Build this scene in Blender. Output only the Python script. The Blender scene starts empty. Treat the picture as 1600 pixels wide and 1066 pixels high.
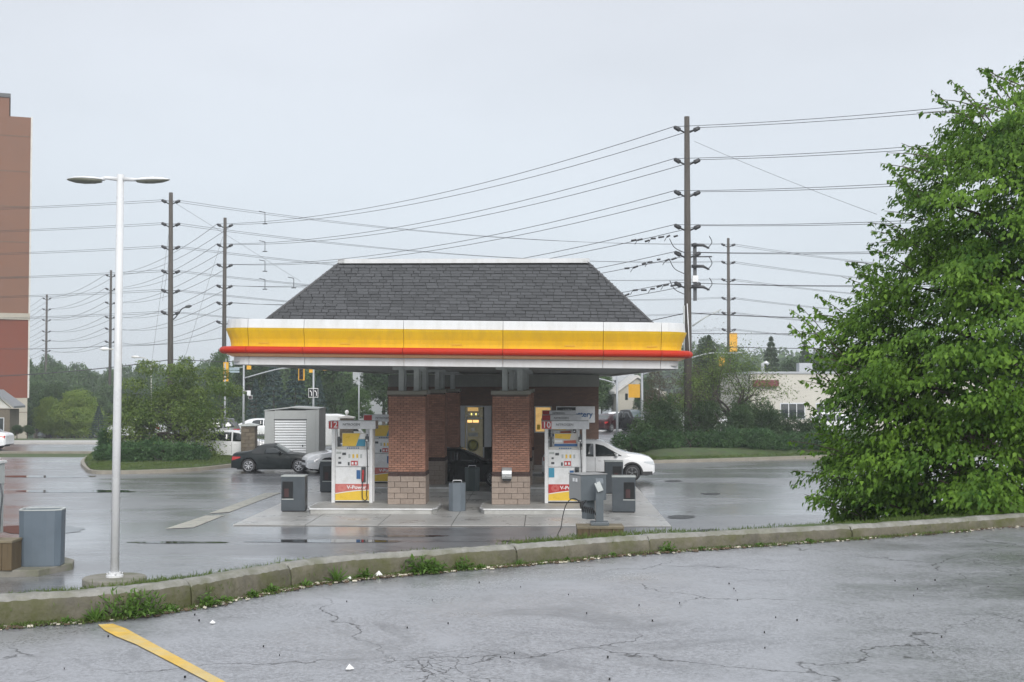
import bpy, bmesh, math, random
import numpy as np
from mathutils import Vector, Matrix, noise as mnoise
R = math.radians
rnd = random.Random(7)
sc = bpy.context.scene
COL = sc.collection

# ---------------------------------------------------------------- camera
CAMZ = 4.0
PITCH = math.atan(67 / 2000)
cam_data = bpy.data.cameras.new('camera')
cam = bpy.data.objects.new('camera', cam_data)
COL.objects.link(cam)
cam.location = (0, 0, CAMZ)
cam.rotation_euler = (R(90) + PITCH, 0, 0)
cam_data.sensor_width = 36
cam_data.lens = 45
cam_data.clip_end = 3000
sc.camera = cam

# ---------------------------------------------------------------- overcast sky
world = bpy.data.worlds.new('World')
sc.world = world
world.use_nodes = True
wn, wl = world.node_tree.nodes, world.node_tree.links
wn.clear()
w_out = wn.new('ShaderNodeOutputWorld')
w_bg = wn.new('ShaderNodeBackground')
w_sky = wn.new('ShaderNodeTexSky')
w_sky.sky_type = 'NISHITA'
w_sky.sun_disc = False
w_sky.sun_elevation = R(29)
w_sky.sun_rotation = R(166)
w_tc = wn.new('ShaderNodeTexCoord')
w_sep = wn.new('ShaderNodeSeparateXYZ')
w_ramp = wn.new('ShaderNodeValToRGB')
w_noise = wn.new('ShaderNodeTexNoise')
w_noise.inputs['Scale'].default_value = 1.6
w_noise.inputs['Detail'].default_value = 4
w_map = wn.new('ShaderNodeMapping')
w_map.inputs['Scale'].default_value = (1, 1, 3.2)
w_mix = wn.new('ShaderNodeMix'); w_mix.data_type = 'RGBA'
w_mul = wn.new('ShaderNodeMix'); w_mul.data_type = 'RGBA'; w_mul.blend_type = 'MULTIPLY'
w_nr = wn.new('ShaderNodeMapRange')
w_nr.inputs['To Min'].default_value = 0.92; w_nr.inputs['To Max'].default_value = 1.08; w_nr.inputs['From Min'].default_value = .32; w_nr.inputs['From Max'].default_value = .68
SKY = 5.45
HAZE = .0008
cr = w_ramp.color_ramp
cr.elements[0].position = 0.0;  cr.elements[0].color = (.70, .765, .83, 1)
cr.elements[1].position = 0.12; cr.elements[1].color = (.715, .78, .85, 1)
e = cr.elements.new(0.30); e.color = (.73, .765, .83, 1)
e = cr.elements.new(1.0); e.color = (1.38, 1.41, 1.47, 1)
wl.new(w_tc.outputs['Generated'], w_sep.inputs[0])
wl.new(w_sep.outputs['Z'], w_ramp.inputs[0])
wl.new(w_tc.outputs['Generated'], w_map.inputs[0])
wl.new(w_map.outputs[0], w_noise.inputs['Vector'])
wl.new(w_noise.outputs[0], w_nr.inputs[0])
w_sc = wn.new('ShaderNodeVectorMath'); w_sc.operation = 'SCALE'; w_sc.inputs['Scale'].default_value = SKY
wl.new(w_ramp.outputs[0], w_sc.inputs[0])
w_mul.inputs[0].default_value = 1
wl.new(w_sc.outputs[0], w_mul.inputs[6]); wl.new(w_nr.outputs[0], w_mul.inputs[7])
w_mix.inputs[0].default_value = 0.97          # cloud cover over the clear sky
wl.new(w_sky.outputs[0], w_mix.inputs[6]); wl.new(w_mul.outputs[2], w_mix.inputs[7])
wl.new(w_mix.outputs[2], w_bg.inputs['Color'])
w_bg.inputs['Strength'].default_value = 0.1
wl.new(w_bg.outputs[0], w_out.inputs[0])

# ---------------------------------------------------------------- veiled sun
sun_d = bpy.data.lights.new('sun', 'SUN')
sun_d.energy = 1.4
sun_d.angle = R(25)
sun_d.color = (1, .97, .93)
sun = bpy.data.objects.new('sun', sun_d)
COL.objects.link(sun)
sun.rotation_euler = (R(61), 0, R(14))
sc.view_settings.view_transform = 'Standard'
sc.view_settings.look = 'None'
sc.view_settings.exposure = 0.9
sc.view_settings.gamma = 1
sc.view_settings.use_curve_mapping = False
sc.cycles.use_denoising = True
sc.cycles.max_bounces = 6
sc.cycles.diffuse_bounces = 4
sc.cycles.glossy_bounces = 3
sc.cycles.transparent_max_bounces = 6
sc.cycles.volume_bounces = 0
sc.cycles.use_adaptive_sampling = True

# ---------------------------------------------------------------- helpers
def ray(px, py):
    d = Vector(((px - 800) / 2000, (533 - py) / 2000, -1))
    c, s = math.cos(R(90) + PITCH), math.sin(R(90) + PITCH)
    return Vector((d.x, d.y * c - d.z * s, d.y * s + d.z * c))
def onz(px, py, z=0.0):
    d = ray(px, py); t = (z - CAMZ) / d.z
    return Vector((d.x * t, d.y * t, z))
def ony(px, py, D):
    d = ray(px, py); t = D / d.y
    return Vector((d.x * t, D, CAMZ + d.z * t))

MATS = {}
def mat(name, color, rough=.6, metal=0., var=.12, scale=3., bump=0., bscale=60., spec=.5, emit=None, estr=0,
        random_obj=False, random_isl=False, rvar=0., coat=0., stain=None, stain_amt=0., stain_scale=1.5, vscale=(1, 1, 1), trans=0.):
    if name in MATS: return MATS[name]
    m = bpy.data.materials.new(name); m.use_nodes = True
    n, l = m.node_tree.nodes, m.node_tree.links
    p = n['Principled BSDF']
    p.inputs['Roughness'].default_value = rough
    p.inputs['Metallic'].default_value = metal
    p.inputs['Specular IOR Level'].default_value = spec
    p.inputs['Coat Weight'].default_value = coat
    p.inputs['Coat Roughness'].default_value = .06
    tc = n.new('ShaderNodeTexCoord')
    mp = n.new('ShaderNodeMapping'); mp.inputs['Scale'].default_value = vscale
    l.new(tc.outputs['Object'], mp.inputs[0])
    out = None
    a = Vector(color[:3])
    rgb = n.new('ShaderNodeRGB'); rgb.outputs[0].default_value = (*a, 1); out = rgb.outputs[0]
    def mul(val_socket, lo, hi, out):
        mr = n.new('ShaderNodeMapRange'); mr.inputs['To Min'].default_value = lo; mr.inputs['To Max'].default_value = hi
        l.new(val_socket, mr.inputs[0])
        mx = n.new('ShaderNodeVectorMath'); mx.operation = 'SCALE'
        l.new(out, mx.inputs[0]); l.new(mr.outputs[0], mx.inputs['Scale'])
        return mx.outputs[0]
    if var:
        t = n.new('ShaderNodeTexNoise'); t.inputs['Scale'].default_value = scale; t.inputs['Detail'].default_value = 5
        t.inputs['Roughness'].default_value = .65
        l.new(mp.outputs[0], t.inputs['Vector'])
        mr = n.new('ShaderNodeMapRange'); mr.inputs['From Min'].default_value = .3; mr.inputs['From Max'].default_value = .7
        l.new(t.outputs[0], mr.inputs[0])
        out = mul(mr.outputs[0], 1 - var, 1 + var, out)
        rr = n.new('ShaderNodeMapRange'); rr.inputs['To Min'].default_value = max(.03, rough - .12 - rvar); rr.inputs['To Max'].default_value = min(1, rough + .12 + rvar)
        l.new(mr.outputs[0], rr.inputs[0]); l.new(rr.outputs[0], p.inputs['Roughness'])
    if random_obj:
        oi = n.new('ShaderNodeObjectInfo'); out = mul(oi.outputs['Random'], 1 - random_obj, 1 + random_obj, out)
    if random_isl:
        g = n.new('ShaderNodeNewGeometry'); out = mul(g.outputs['Random Per Island'], 1 - random_isl, 1 + random_isl, out)
    if stain:
        t = n.new('ShaderNodeTexNoise'); t.inputs['Scale'].default_value = stain_scale; t.inputs['Detail'].default_value = 6
        t.inputs['Roughness'].default_value = .7
        l.new(mp.outputs[0], t.inputs['Vector'])
        mr = n.new('ShaderNodeMapRange'); mr.inputs['From Min'].default_value = .45; mr.inputs['From Max'].default_value = .65
        mr.inputs['To Max'].default_value = stain_amt
        l.new(t.outputs[0], mr.inputs[0])
        mx = n.new('ShaderNodeMix'); mx.data_type = 'RGBA'
        l.new(mr.outputs[0], mx.inputs[0]); l.new(out, mx.inputs[6]); mx.inputs[7].default_value = (*stain, 1)
        out = mx.outputs[2]
    l.new(out, p.inputs['Base Color'])
    if bump:
        t = n.new('ShaderNodeTexNoise'); t.inputs['Scale'].default_value = bscale; t.inputs['Detail'].default_value = 4
        l.new(mp.outputs[0], t.inputs['Vector'])
        b = n.new('ShaderNodeBump'); b.inputs['Strength'].default_value = min(1, bump); b.inputs['Distance'].default_value = .01
        l.new(t.outputs[0], b.inputs['Height']); l.new(b.outputs[0], p.inputs['Normal'])
    if emit:
        p.inputs['Emission Color'].default_value = (*emit, 1); p.inputs['Emission Strength'].default_value = estr
    if trans:
        tr = n.new('ShaderNodeBsdfTranslucent'); l.new(out, tr.inputs[0])
        ms = n.new('ShaderNodeMixShader'); ms.inputs[0].default_value = trans
        l.new(p.outputs[0], ms.inputs[1]); l.new(tr.outputs[0], ms.inputs[2])
        l.new(ms.outputs[0], n['Material Output'].inputs[0])
    MATS[name] = m
    return m

def tag(o, label=None, cat=None, group=None, kind=None):
    if label: o['label'] = label
    if cat: o['category'] = cat
    if group: o['group'] = group
    if kind: o['kind'] = kind
    return o
def thing(name, label, cat, loc=(0, 0, 0), rz=0., group=None, kind=None, rot=None):
    o = bpy.data.objects.new(name, None); COL.objects.link(o)
    o.location = loc; o.rotation_euler = rot or (0, 0, rz); o.empty_display_size = .2
    return tag(o, label, cat, group, kind)
def link(name, me, parent=None, loc=(0, 0, 0), rot=(0, 0, 0)):
    o = bpy.data.objects.new(name, me); COL.objects.link(o)
    if parent: o.parent = parent
    o.location = loc; o.rotation_euler = rot
    return o
def copy_tree(o, parent=None):
    c = o.copy(); COL.objects.link(c); c.parent = parent
    for ch in [x for x in KIDS(o)]: copy_tree(ch, c)
    return c
def KIDS(o): return list(o.children)

class MB:
    def __init__(s): s.v = []; s.f = []; s.m = []; s.mats = []; s.sm = []
    def mi(s, m):
        if m not in s.mats: s.mats.append(m)
        return s.mats.index(m)
    def add(s, vs, fs, m, smooth=False):
        b = len(s.v); s.v += [tuple(v) for v in vs]; k = s.mi(m)
        for f in fs: s.f.append(tuple(b + i for i in f)); s.m.append(k); s.sm.append(smooth)
        return s
    def box(s, x0, x1, y0, y1, z0, z1, m, M=None):
        vs = [Vector((x, y, z)) for z in (z0, z1) for y in (y0, y1) for x in (x0, x1)]
        if M: vs = [M @ v for v in vs]
        return s.add(vs, [(0, 2, 3, 1), (4, 5, 7, 6), (0, 1, 5, 4), (2, 6, 7, 3), (0, 4, 6, 2), (1, 3, 7, 5)], m)
    def tube(s, pts, r, m, n=8, cap=True, smooth=True):
        pts = [Vector(p) for p in pts]
        rs = r if isinstance(r, (list, tuple)) else [r] * len(pts)
        rings = []
        up = None
        for i, p in enumerate(pts):
            d = (pts[min(i + 1, len(pts) - 1)] - pts[max(i - 1, 0)])
            if d.length < 1e-9: d = Vector((0, 0, 1))
            d.normalize()
            if up is None: up = d.orthogonal().normalized()
            else:
                up = up - d * up.dot(d)
                up = up.normalized() if up.length > 1e-6 else d.orthogonal().normalized()
            q = d.cross(up)
            rings.append([p + (up * math.cos(a) + q * math.sin(a)) * rs[i] for a in [2 * math.pi * k / n for k in range(n)]])
        vs = [v for rg in rings for v in rg]
        fs = [(i * n + k, i * n + (k + 1) % n, (i + 1) * n + (k + 1) % n, (i + 1) * n + k) for i in range(len(pts) - 1) for k in range(n)]
        s.add(vs, fs, m, smooth)
        if cap:
            b = len(s.v) - len(vs); k = s.mi(m)
            s.f.append(tuple(b + i for i in reversed(range(n)))); s.m.append(k); s.sm.append(False)
            s.f.append(tuple(b + (len(pts) - 1) * n + i for i in range(n))); s.m.append(k); s.sm.append(False)
        return s
    def lathe(s, prof, m, c=(0, 0, 0), n=20, M=None, smooth=True):
        vs = []
        for r, z in prof:
            for k in range(n):
                a = 2 * math.pi * k / n
                v = Vector((r * math.cos(a), r * math.sin(a), z))
                if M: v = M @ v
                vs.append(v + Vector(c))
        fs = [(i * n + k, i * n + (k + 1) % n, (i + 1) * n + (k + 1) % n, (i + 1) * n + k) for i in range(len(prof) - 1) for k in range(n)]
        s.add(vs, fs, m, smooth); b = len(s.v) - len(vs); k = s.mi(m)
        s.f.append(tuple(b + i for i in reversed(range(n)))); s.m.append(k); s.sm.append(False)
        s.f.append(tuple(b + (len(prof) - 1) * n + i for i in range(n))); s.m.append(k); s.sm.append(False)
        return s
    def prism(s, poly, y0, y1, m, axis='y'):
        n = len(poly)
        if axis == 'y': vs = [(a, y0, b) for a, b in poly] + [(a, y1, b) for a, b in poly]
        elif axis == 'x': vs = [(y0, a, b) for a, b in poly] + [(y1, a, b) for a, b in poly]
        else: vs = [(a, b, y0) for a, b in poly] + [(a, b, y1) for a, b in poly]
        fs = [tuple(range(n)), tuple(reversed(range(n, 2 * n)))] + [(i, i + n, (i + 1) % n + n, (i + 1) % n) for i in range(n)]
        return s.add(vs, fs, m)
    def loft(s, rings, m, closed=True, caps=True, smooth=True):
        n = len(rings[0]); vs = [v for r_ in rings for v in r_]
        kk = range(n) if closed else range(n - 1)
        fs = [(i * n + k, i * n + (k + 1) % n, (i + 1) * n + (k + 1) % n, (i + 1) * n + k) for i in range(len(rings) - 1) for k in kk]
        s.add(vs, fs, m, smooth)
        if caps and closed:
            b = len(s.v) - len(vs); k = s.mi(m)
            s.f.append(tuple(b + i for i in reversed(range(n)))); s.m.append(k); s.sm.append(False)
            s.f.append(tuple(b + (len(rings) - 1) * n + i for i in range(n))); s.m.append(k); s.sm.append(False)
        return s
    def mesh(s, name, bevel=0, fix=True):
        me = bpy.data.meshes.new(name)
        me.from_pydata(s.v, [], s.f)
        for mm in s.mats: me.materials.append(mm)
        me.polygons.foreach_set('material_index', s.m)
        me.polygons.foreach_set('use_smooth', s.sm)
        if fix or bevel:
            bm = bmesh.new(); bm.from_mesh(me)
            bmesh.ops.recalc_face_normals(bm, faces=bm.faces)
            if bevel:
                es = [e_ for e_ in bm.edges if len(e_.link_faces) == 2 and e_.calc_face_angle(0) > .5]
                bmesh.ops.bevel(bm, geom=es, offset=bevel, segments=2, affect='EDGES', profile=.5, clamp_overlap=True)
            bm.to_mesh(me); bm.free()
        me.update()
        return me
    def build(s, name, parent=None, loc=(0, 0, 0), rot=(0, 0, 0), bevel=0):
        return link(name, s.mesh(name, bevel), parent, loc, rot)

def text(name, body, size, m, parent, loc, rot=(R(90), 0, 0), align='CENTER', ext=.002, sx=1., bold=0., shear=0.):
    c = bpy.data.curves.new(name, 'FONT'); c.body = body; c.size = size; c.extrude = ext
    c.align_x = align; c.align_y = 'CENTER'; c.offset = bold; c.shear = shear; c.resolution_u = 3
    c.materials.append(m)
    tmp = bpy.data.objects.new('tmp', c)
    me = bpy.data.meshes.new_from_object(tmp); me.name = name
    bpy.data.objects.remove(tmp); bpy.data.curves.remove(c)
    if not me.materials: me.materials.append(m)
    o = link(name, me, parent, loc, rot); o.scale = (sx, 1, 1)
    return o

def leaves_mesh(name, C, Dr, N, Ln, Wd, m, fold=.25):
    """C centres, Dr long axis, N normals (n,3); one folded diamond each"""
    C = np.asarray(C, dtype=np.float32); n = len(C)
    Dr = Dr / (np.linalg.norm(Dr, axis=1, keepdims=True) + 1e-9)
    S = np.cross(Dr, N); S /= (np.linalg.norm(S, axis=1, keepdims=True) + 1e-9)
    U = np.cross(S, Dr)
    Ln = np.asarray(Ln).reshape(-1, 1); Wd = np.asarray(Wd).reshape(-1, 1)
    v = np.empty((n, 4, 3), np.float32)
    v[:, 0] = C - Dr * Ln * .5
    v[:, 1] = C + S * Wd * .5 + U * Wd * fold - Dr * Ln * .08
    v[:, 2] = C + Dr * Ln * .5 - U * Ln * .12
    v[:, 3] = C - S * Wd * .5 + U * Wd * fold - Dr * Ln * .08
    me = bpy.data.meshes.new(name)
    me.vertices.add(n * 4); me.vertices.foreach_set('co', v.reshape(-1))
    me.loops.add(n * 4); me.loops.foreach_set('vertex_index', np.arange(n * 4, dtype=np.int32))
    me.polygons.add(n); me.polygons.foreach_set('loop_start', np.arange(0, n * 4, 4, dtype=np.int32))
    try: me.polygons.foreach_set('loop_total', np.full(n, 4, np.int32))
    except Exception: pass
    me.materials.append(m)
    me.update(calc_edges=True); me.validate()
    return me
RS = np.random.RandomState(11)
def unit(n, rs=RS):
    a = rs.normal(size=(n, 3)); return a / np.linalg.norm(a, axis=1, keepdims=True)
def lobes_leaves(lobes, per_m2, L, W, rs, droop=.5, shell=.35, clump=.0, nclump=0, ragged=.12):
    """leaves spread through the outer shell of a set of ellipsoid lobes (cx,cy,cz,rx,ry,rz)"""
    Cs, Ds, Ns, Ls = [], [], [], []
    for (cx, cy, cz, rx, ry, rz) in lobes:
        area = 4 * math.pi * ((rx * ry) ** 1.6 / 3 + (rx * rz) ** 1.6 / 3 + (ry * rz) ** 1.6 / 3) ** (1 / 1.6)
        n = max(20, int(area * per_m2))
        u = unit(n, rs)
        ph = rs.uniform(0, 6, 6)
        bumpy = 1 + ragged * (np.sin(u[:, 0] * 5 + ph[0]) * np.sin(u[:, 1] * 5 + ph[1]) + np.sin(u[:, 2] * 7 + ph[2]) * .7 + np.sin(u[:, 0] * 11 + ph[3]) * np.sin(u[:, 2] * 12 + ph[4]) * .6)
        rr = (1 - shell * rs.beta(1, 2.2, n)) * bumpy + rs.normal(size=n) * .03
        c = np.stack([cx + u[:, 0] * rx * rr, cy + u[:, 1] * ry * rr, cz + u[:, 2] * rz * rr], 1)
        d = u * np.array([1, 1, .3]) + rs.normal(size=(n, 3)) * .55 + np.array([0, 0, -droop])
        nn = u * .6 + np.array([0, 0, .9]) + rs.normal(size=(n, 3)) * .5
        Cs.append(c); Ds.append(d); Ns.append(nn)
    C = np.concatenate(Cs); D = np.concatenate(Ds); N = np.concatenate(Ns)
    s = rs.uniform(.65, 1.25, len(C))
    return C, D, N, L * s, W * s

def leafmat(name, c1, c2, rough=.5, trans=.3, scale=.9):
    m = bpy.data.materials.new(name); m.use_nodes = True
    n, l = m.node_tree.nodes, m.node_tree.links
    p = n['Principled BSDF']; p.inputs['Roughness'].default_value = max(rough, .55); p.inputs['Specular IOR Level'].default_value = .22
    g = n.new('ShaderNodeNewGeometry'); tc = n.new('ShaderNodeTexCoord')
    t = n.new('ShaderNodeTexNoise'); t.inputs['Scale'].default_value = scale; t.inputs['Detail'].default_value = 3
    l.new(tc.outputs['Object'], t.inputs['Vector'])
    mr = n.new('ShaderNodeMapRange'); mr.inputs['From Min'].default_value = .35; mr.inputs['From Max'].default_value = .65
    l.new(t.outputs[0], mr.inputs[0])
    ad = n.new('ShaderNodeMath'); ad.operation = 'MULTIPLY_ADD'; ad.inputs[1].default_value = .55
    l.new(mr.outputs[0], ad.inputs[0])
    m2 = n.new('ShaderNodeMath'); m2.operation = 'MULTIPLY'; m2.inputs[1].default_value = .5
    l.new(g.outputs['Random Per Island'], m2.inputs[0]); l.new(m2.outputs[0], ad.inputs[2])
    mx = n.new('ShaderNodeMix'); mx.data_type = 'RGBA'
    l.new(ad.outputs[0], mx.inputs[0]); mx.inputs[6].default_value = (*c1, 1); mx.inputs[7].default_value = (*c2, 1)
    l.new(mx.outputs[2], p.inputs['Base Color'])
    tr = n.new('ShaderNodeBsdfTranslucent'); l.new(mx.outputs[2], tr.inputs[0])
    ms = n.new('ShaderNodeMixShader'); ms.inputs[0].default_value = trans
    l.new(p.outputs[0], ms.inputs[1]); l.new(tr.outputs[0], ms.inputs[2]); l.new(ms.outputs[0], n['Material Output'].inputs[0])
    return m
# ---------------------------------------------------------------- ground materials
def asphalt(name, c0=(.06, .062, .066), wet=.5, rlo=.10, rhi=.42, pscale=.35, crack=True, vs=(1, 1, 1), agg=True, tint=(.10, .10, .105)):
    m = bpy.data.materials.new(name); m.use_nodes = True
    n, l = m.node_tree.nodes, m.node_tree.links
    p = n['Principled BSDF']
    tc = n.new('ShaderNodeTexCoord')
    mp = n.new('ShaderNodeMapping'); mp.inputs['Scale'].default_value = vs
    l.new(tc.outputs['Object'], mp.inputs[0])
    def N(scale, det=5, rough=.6, src=None, dist=0):
        t = n.new('ShaderNodeTexNoise'); t.inputs['Scale'].default_value = scale; t.inputs['Detail'].default_value = det
        t.inputs['Roughness'].default_value = rough; t.inputs['Distortion'].default_value = dist
        l.new((src or mp.outputs[0]), t.inputs['Vector']); return t.outputs[0]
    def MR(v, a, b, c, d):
        x = n.new('ShaderNodeMapRange'); x.inputs['From Min'].default_value = a; x.inputs['From Max'].default_value = b
        x.inputs['To Min'].default_value = c; x.inputs['To Max'].default_value = d; l.new(v, x.inputs[0]); return x.outputs[0]
    def MX(f, a, b):
        x = n.new('ShaderNodeMix'); x.data_type = 'RGBA'
        if isinstance(f, float): x.inputs[0].default_value = f
        else: l.new(f, x.inputs[0])
        for i, c in ((6, a), (7, b)):
            if isinstance(c, tuple): x.inputs[i].default_value = (*c, 1)
            else: l.new(c, x.inputs[i])
        return x.outputs[2]
    def MA(op, a, b):
        x = n.new('ShaderNodeMath'); x.operation = op
        for i, c in ((0, a), (1, b)):
            if isinstance(c, float): x.inputs[i].default_value = c
            else: l.new(c, x.inputs[i])
        return x.outputs[0]
    big = N(pscale, 4, .55, dist=.4)
    mid = N(pscale * 4.5, 5, .65)
    fine = N(46, 2, .8, tc.outputs['Object'])
    patch = N(.9, 6, .7, tc.outputs['Object'], dist=.8)
    wetm = MR(MA('ADD', MA('MULTIPLY', big, .75), MA('MULTIPLY', mid, .25)), wet - .06, wet + .09, 1., 0.)   # 1 = water film
    col = MX(MR(mid, .35, .65, 0., 1.), c0, tint)
    col = MX(MR(fine, .46, .62, 0., .8), col, tuple(min(1, c * 2.0) for c in c0))
    col = MX(MR(fine, .30, .42, .75, 0.), col, tuple(c * .3 for c in c0))
    col = MX(MR(patch, .50, .66, 0., .75), col, tuple(min(1, c * 1.75) for c in c0))
    col = MX(MR(patch, .33, .44, .6, 0.), col, tuple(c * .5 for c in c0))
    col = MX(MA('MULTIPLY', wetm, .35), col, tuple(c * .55 for c in c0))
    rough = MR(wetm, 0., 1., rhi, rlo)
    rough = MA('ADD', rough, MR(fine, .3, .7, -.05, .08))
    hs = MA('MULTIPLY', fine, MR(wetm, 0., 1., 1., .12)) if agg else fine
    if crack:
        v = n.new('ShaderNodeTexVoronoi'); v.feature = 'DISTANCE_TO_EDGE'; v.inputs['Scale'].default_value = .42
        wob = n.new('ShaderNodeVectorMath'); wob.operation = 'ADD'
        nz = n.new('ShaderNodeTexNoise'); nz.inputs['Scale'].default_value = 2.4; nz.inputs['Detail'].default_value = 6; l.new(tc.outputs['Object'], nz.inputs['Vector'])
        sc_ = n.new('ShaderNodeVectorMath'); sc_.operation = 'SCALE'; sc_.inputs['Scale'].default_value = .6
        l.new(nz.outputs['Color'], sc_.inputs[0]); l.new(tc.outputs['Object'], wob.inputs[0]); l.new(sc_.outputs[0], wob.inputs[1])
        l.new(wob.outputs[0], v.inputs['Vector'])
        line = MR(v.outputs[0], .0, .0046, 1., 0.)
        msk = MR(N(.55, 3, .5, tc.outputs['Object']), .43, .50, 0., 1.)
        line = MA('MULTIPLY', line, msk)
        v2 = n.new('ShaderNodeTexVoronoi'); v2.feature = 'DISTANCE_TO_EDGE'; v2.inputs['Scale'].default_value = 7
        l.new(wob.outputs[0], v2.inputs['Vector'])
        l2 = MA('MULTIPLY', MR(v2.outputs[0], .0, .05, 1., 0.), MR(N(.5, 4, .6, wob.outputs[0]), .60, .65, 0., 1.))
        line = MA('MAXIMUM', line, l2)
        col = MX(line, col, (.012, .012, .012))
        rough = MA('ADD', rough, MA('MULTIPLY', line, .3))
        hs = MA('SUBTRACT', hs, MA('MULTIPLY', line, 1.2))
    l.new(col, p.inputs['Base Color']); l.new(rough, p.inputs['Roughness'])
    p.inputs['Coat Roughness'].default_value = rhi * .75; l.new(MR(wetm, 0., 1., .45, .9), p.inputs['Coat Weight'])
    b = n.new('ShaderNodeBump'); b.inputs['Strength'].default_value = .6; b.inputs['Distance'].default_value = .006
    l.new(hs, b.inputs['Height']); l.new(b.outputs[0], p.inputs['Normal'])
    return m
M_low = asphalt('wet_forecourt_asphalt', (.12, .124, .132), wet=.50, rlo=.13, rhi=.36, pscale=.22, vs=(.35, 1, 1), crack=False, tint=(.165, .169, .177))
M_near = asphalt('damp_old_asphalt', (.168, .173, .186), wet=.45, rlo=.22, rhi=.5, pscale=.5, vs=(.7, 1, 1), tint=(.22, .225, .238))
M_road = asphalt('road_asphalt', (.06, .062, .066), wet=.5, rlo=.16, rhi=.4, pscale=.12, crack=False, tint=(.08, .08, .085))
M_pad = mat('wet_concrete_slab', (.46, .46, .445), .36, var=.22, scale=.9, bump=.15, bscale=40, rvar=.08, stain=(.3, .29, .27), stain_amt=.6, stain_scale=.5)
M_isl = mat('island_concrete', (.42, .42, .40), .55, var=.15, scale=2.5, bump=.3, stain=(.2, .19, .17), stain_amt=.4)
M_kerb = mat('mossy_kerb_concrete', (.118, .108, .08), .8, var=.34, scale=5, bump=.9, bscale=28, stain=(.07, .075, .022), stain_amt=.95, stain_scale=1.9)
M_kerbt = mat('pale_kerb_top', (.24, .235, .215), .75, var=.25, scale=9, bump=.9, bscale=30, stain=(.12, .125, .07), stain_amt=.7, stain_scale=3)  # lighter grey given to the top faces of the kerb
M_kerbf = mat('far_kerb_concrete', (.24, .22, .18), .6, var=.2, scale=2, bump=.2)
M_grass_soil = mat('grassy_soil', (.05, .085, .022), .85, var=.4, scale=2.2, bump=.6, bscale=30, stain=(.07, .055, .03), stain_amt=.4, stain_scale=.8)
M_soil = mat('dark_soil', (.055, .045, .03), .9, var=.35, scale=6, bump=.8)
M_walk = mat('pale_pavement', (.40, .39, .37), .45, var=.12, scale=1)
M_grassb = leafmat('grass_blade', (.075, .13, .03), (.15, .20, .06), .55, .3, 1.2)
M_weed = leafmat('weed_leaf', (.06, .13, .025), (.14, .24, .05), .5, .3, 5)

# ---------------------------------------------------------------- terrain
def smooth(t): t = max(0, min(1, t)); return t * t * (3 - 2 * t)
def gz(x, y):
    """lower ground: flat forecourt, falling away into a valley on the left"""
    k = smooth((-6 - x - (y - 90) * .05) / 22)
    d = max(0, y - 94)
    return -k * min(d * .043, 9 + d * .01)
kerb_px = [(-1300, 1075), (-700, 1045), (-260, 1010), (0, 980), (160, 968), (300, 949), (400, 929), (500, 911), (600, 900), (700, 892), (850, 879), (1000, 865), (1150, 855), (1300, 845), (1450, 834), (1600, 822), (1900, 800), (2350, 775), (2900, 752)]
NZ = 2.4
kerb_pts = [onz(px, py, NZ) for px, py in kerb_px]
def catmull(P, k=8):
    out = []
    for i in range(len(P) - 1):
        a, b, c, d = P[max(i - 1, 0)], P[i], P[i + 1], P[min(i + 2, len(P) - 1)]
        for j in range(k):
            t = j / k
            out.append(.5 * ((2 * b) + (-a + c) * t + (2 * a - 5 * b + 4 * c - d) * t * t + (-a + 3 * b - 3 * c + d) * t ** 3))
    out.append(P[-1]); return out
kpath = catmull(kerb_pts, 10)
def kperp(i):
    a, b = kpath[max(i - 1, 0)], kpath[min(i + 1, len(kpath) - 1)]
    d = (b - a); d.z = 0; d.normalize()
    return Vector((-d.y, d.x, 0))
# near parking lot: sheet from behind the camera to the kerb, gently uneven
mb = MB(); vs, fs = [], []
npt = len(kpath); K = 26
for i, p in enumerate(kpath):
    q = Vector((p.x * 3.0 + (p.x) * .0, -25, NZ))
    for j in range(K + 1):
        t = (j / K) ** 2.2
        v = p.lerp(q, t) + kperp(i) * (.05 if j == 0 else 0)
        v.z = NZ + (.003 * mnoise.noise(Vector((v.x * .5, v.y * .5, 0))) if 0 < j else 0)
        vs.append(v)
for i in range(npt - 1):
    for j in range(K): a = i * (K + 1) + j; fs.append((a, a + K + 1, a + K + 2, a + 1))
mb.add(vs, fs, M_near, True)
near = mb.build('parking_lot')
tag(near, 'grey damp cracked asphalt of the raised near parking lot', 'parking lot', kind='structure')
# bank falling from the kerb to the forecourt
mb = MB(); rings = []
offs = [(.10, -.35), (.13, .125), (.32, .11), (.7, -.08), (1.6, -.75), (3.2, -1.75), (5.2, -2.38), (7.0, -2.46)]
for i, p in enumerate(kpath):
    q = kperp(i)
    h = KH = .0
    rings.append([p + q * o + Vector((0, 0, z + (mnoise.noise(Vector((p.x * 2, p.y * 2, o))) * .05 if .2 < o else 0))) for o, z in offs])
mb.loft(rings, M_grass_soil, closed=False, caps=False)
tag(mb.build('grass_bank'), 'steep grassy bank dropping from the kerb to the forecourt', 'bank', kind='structure')

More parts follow.
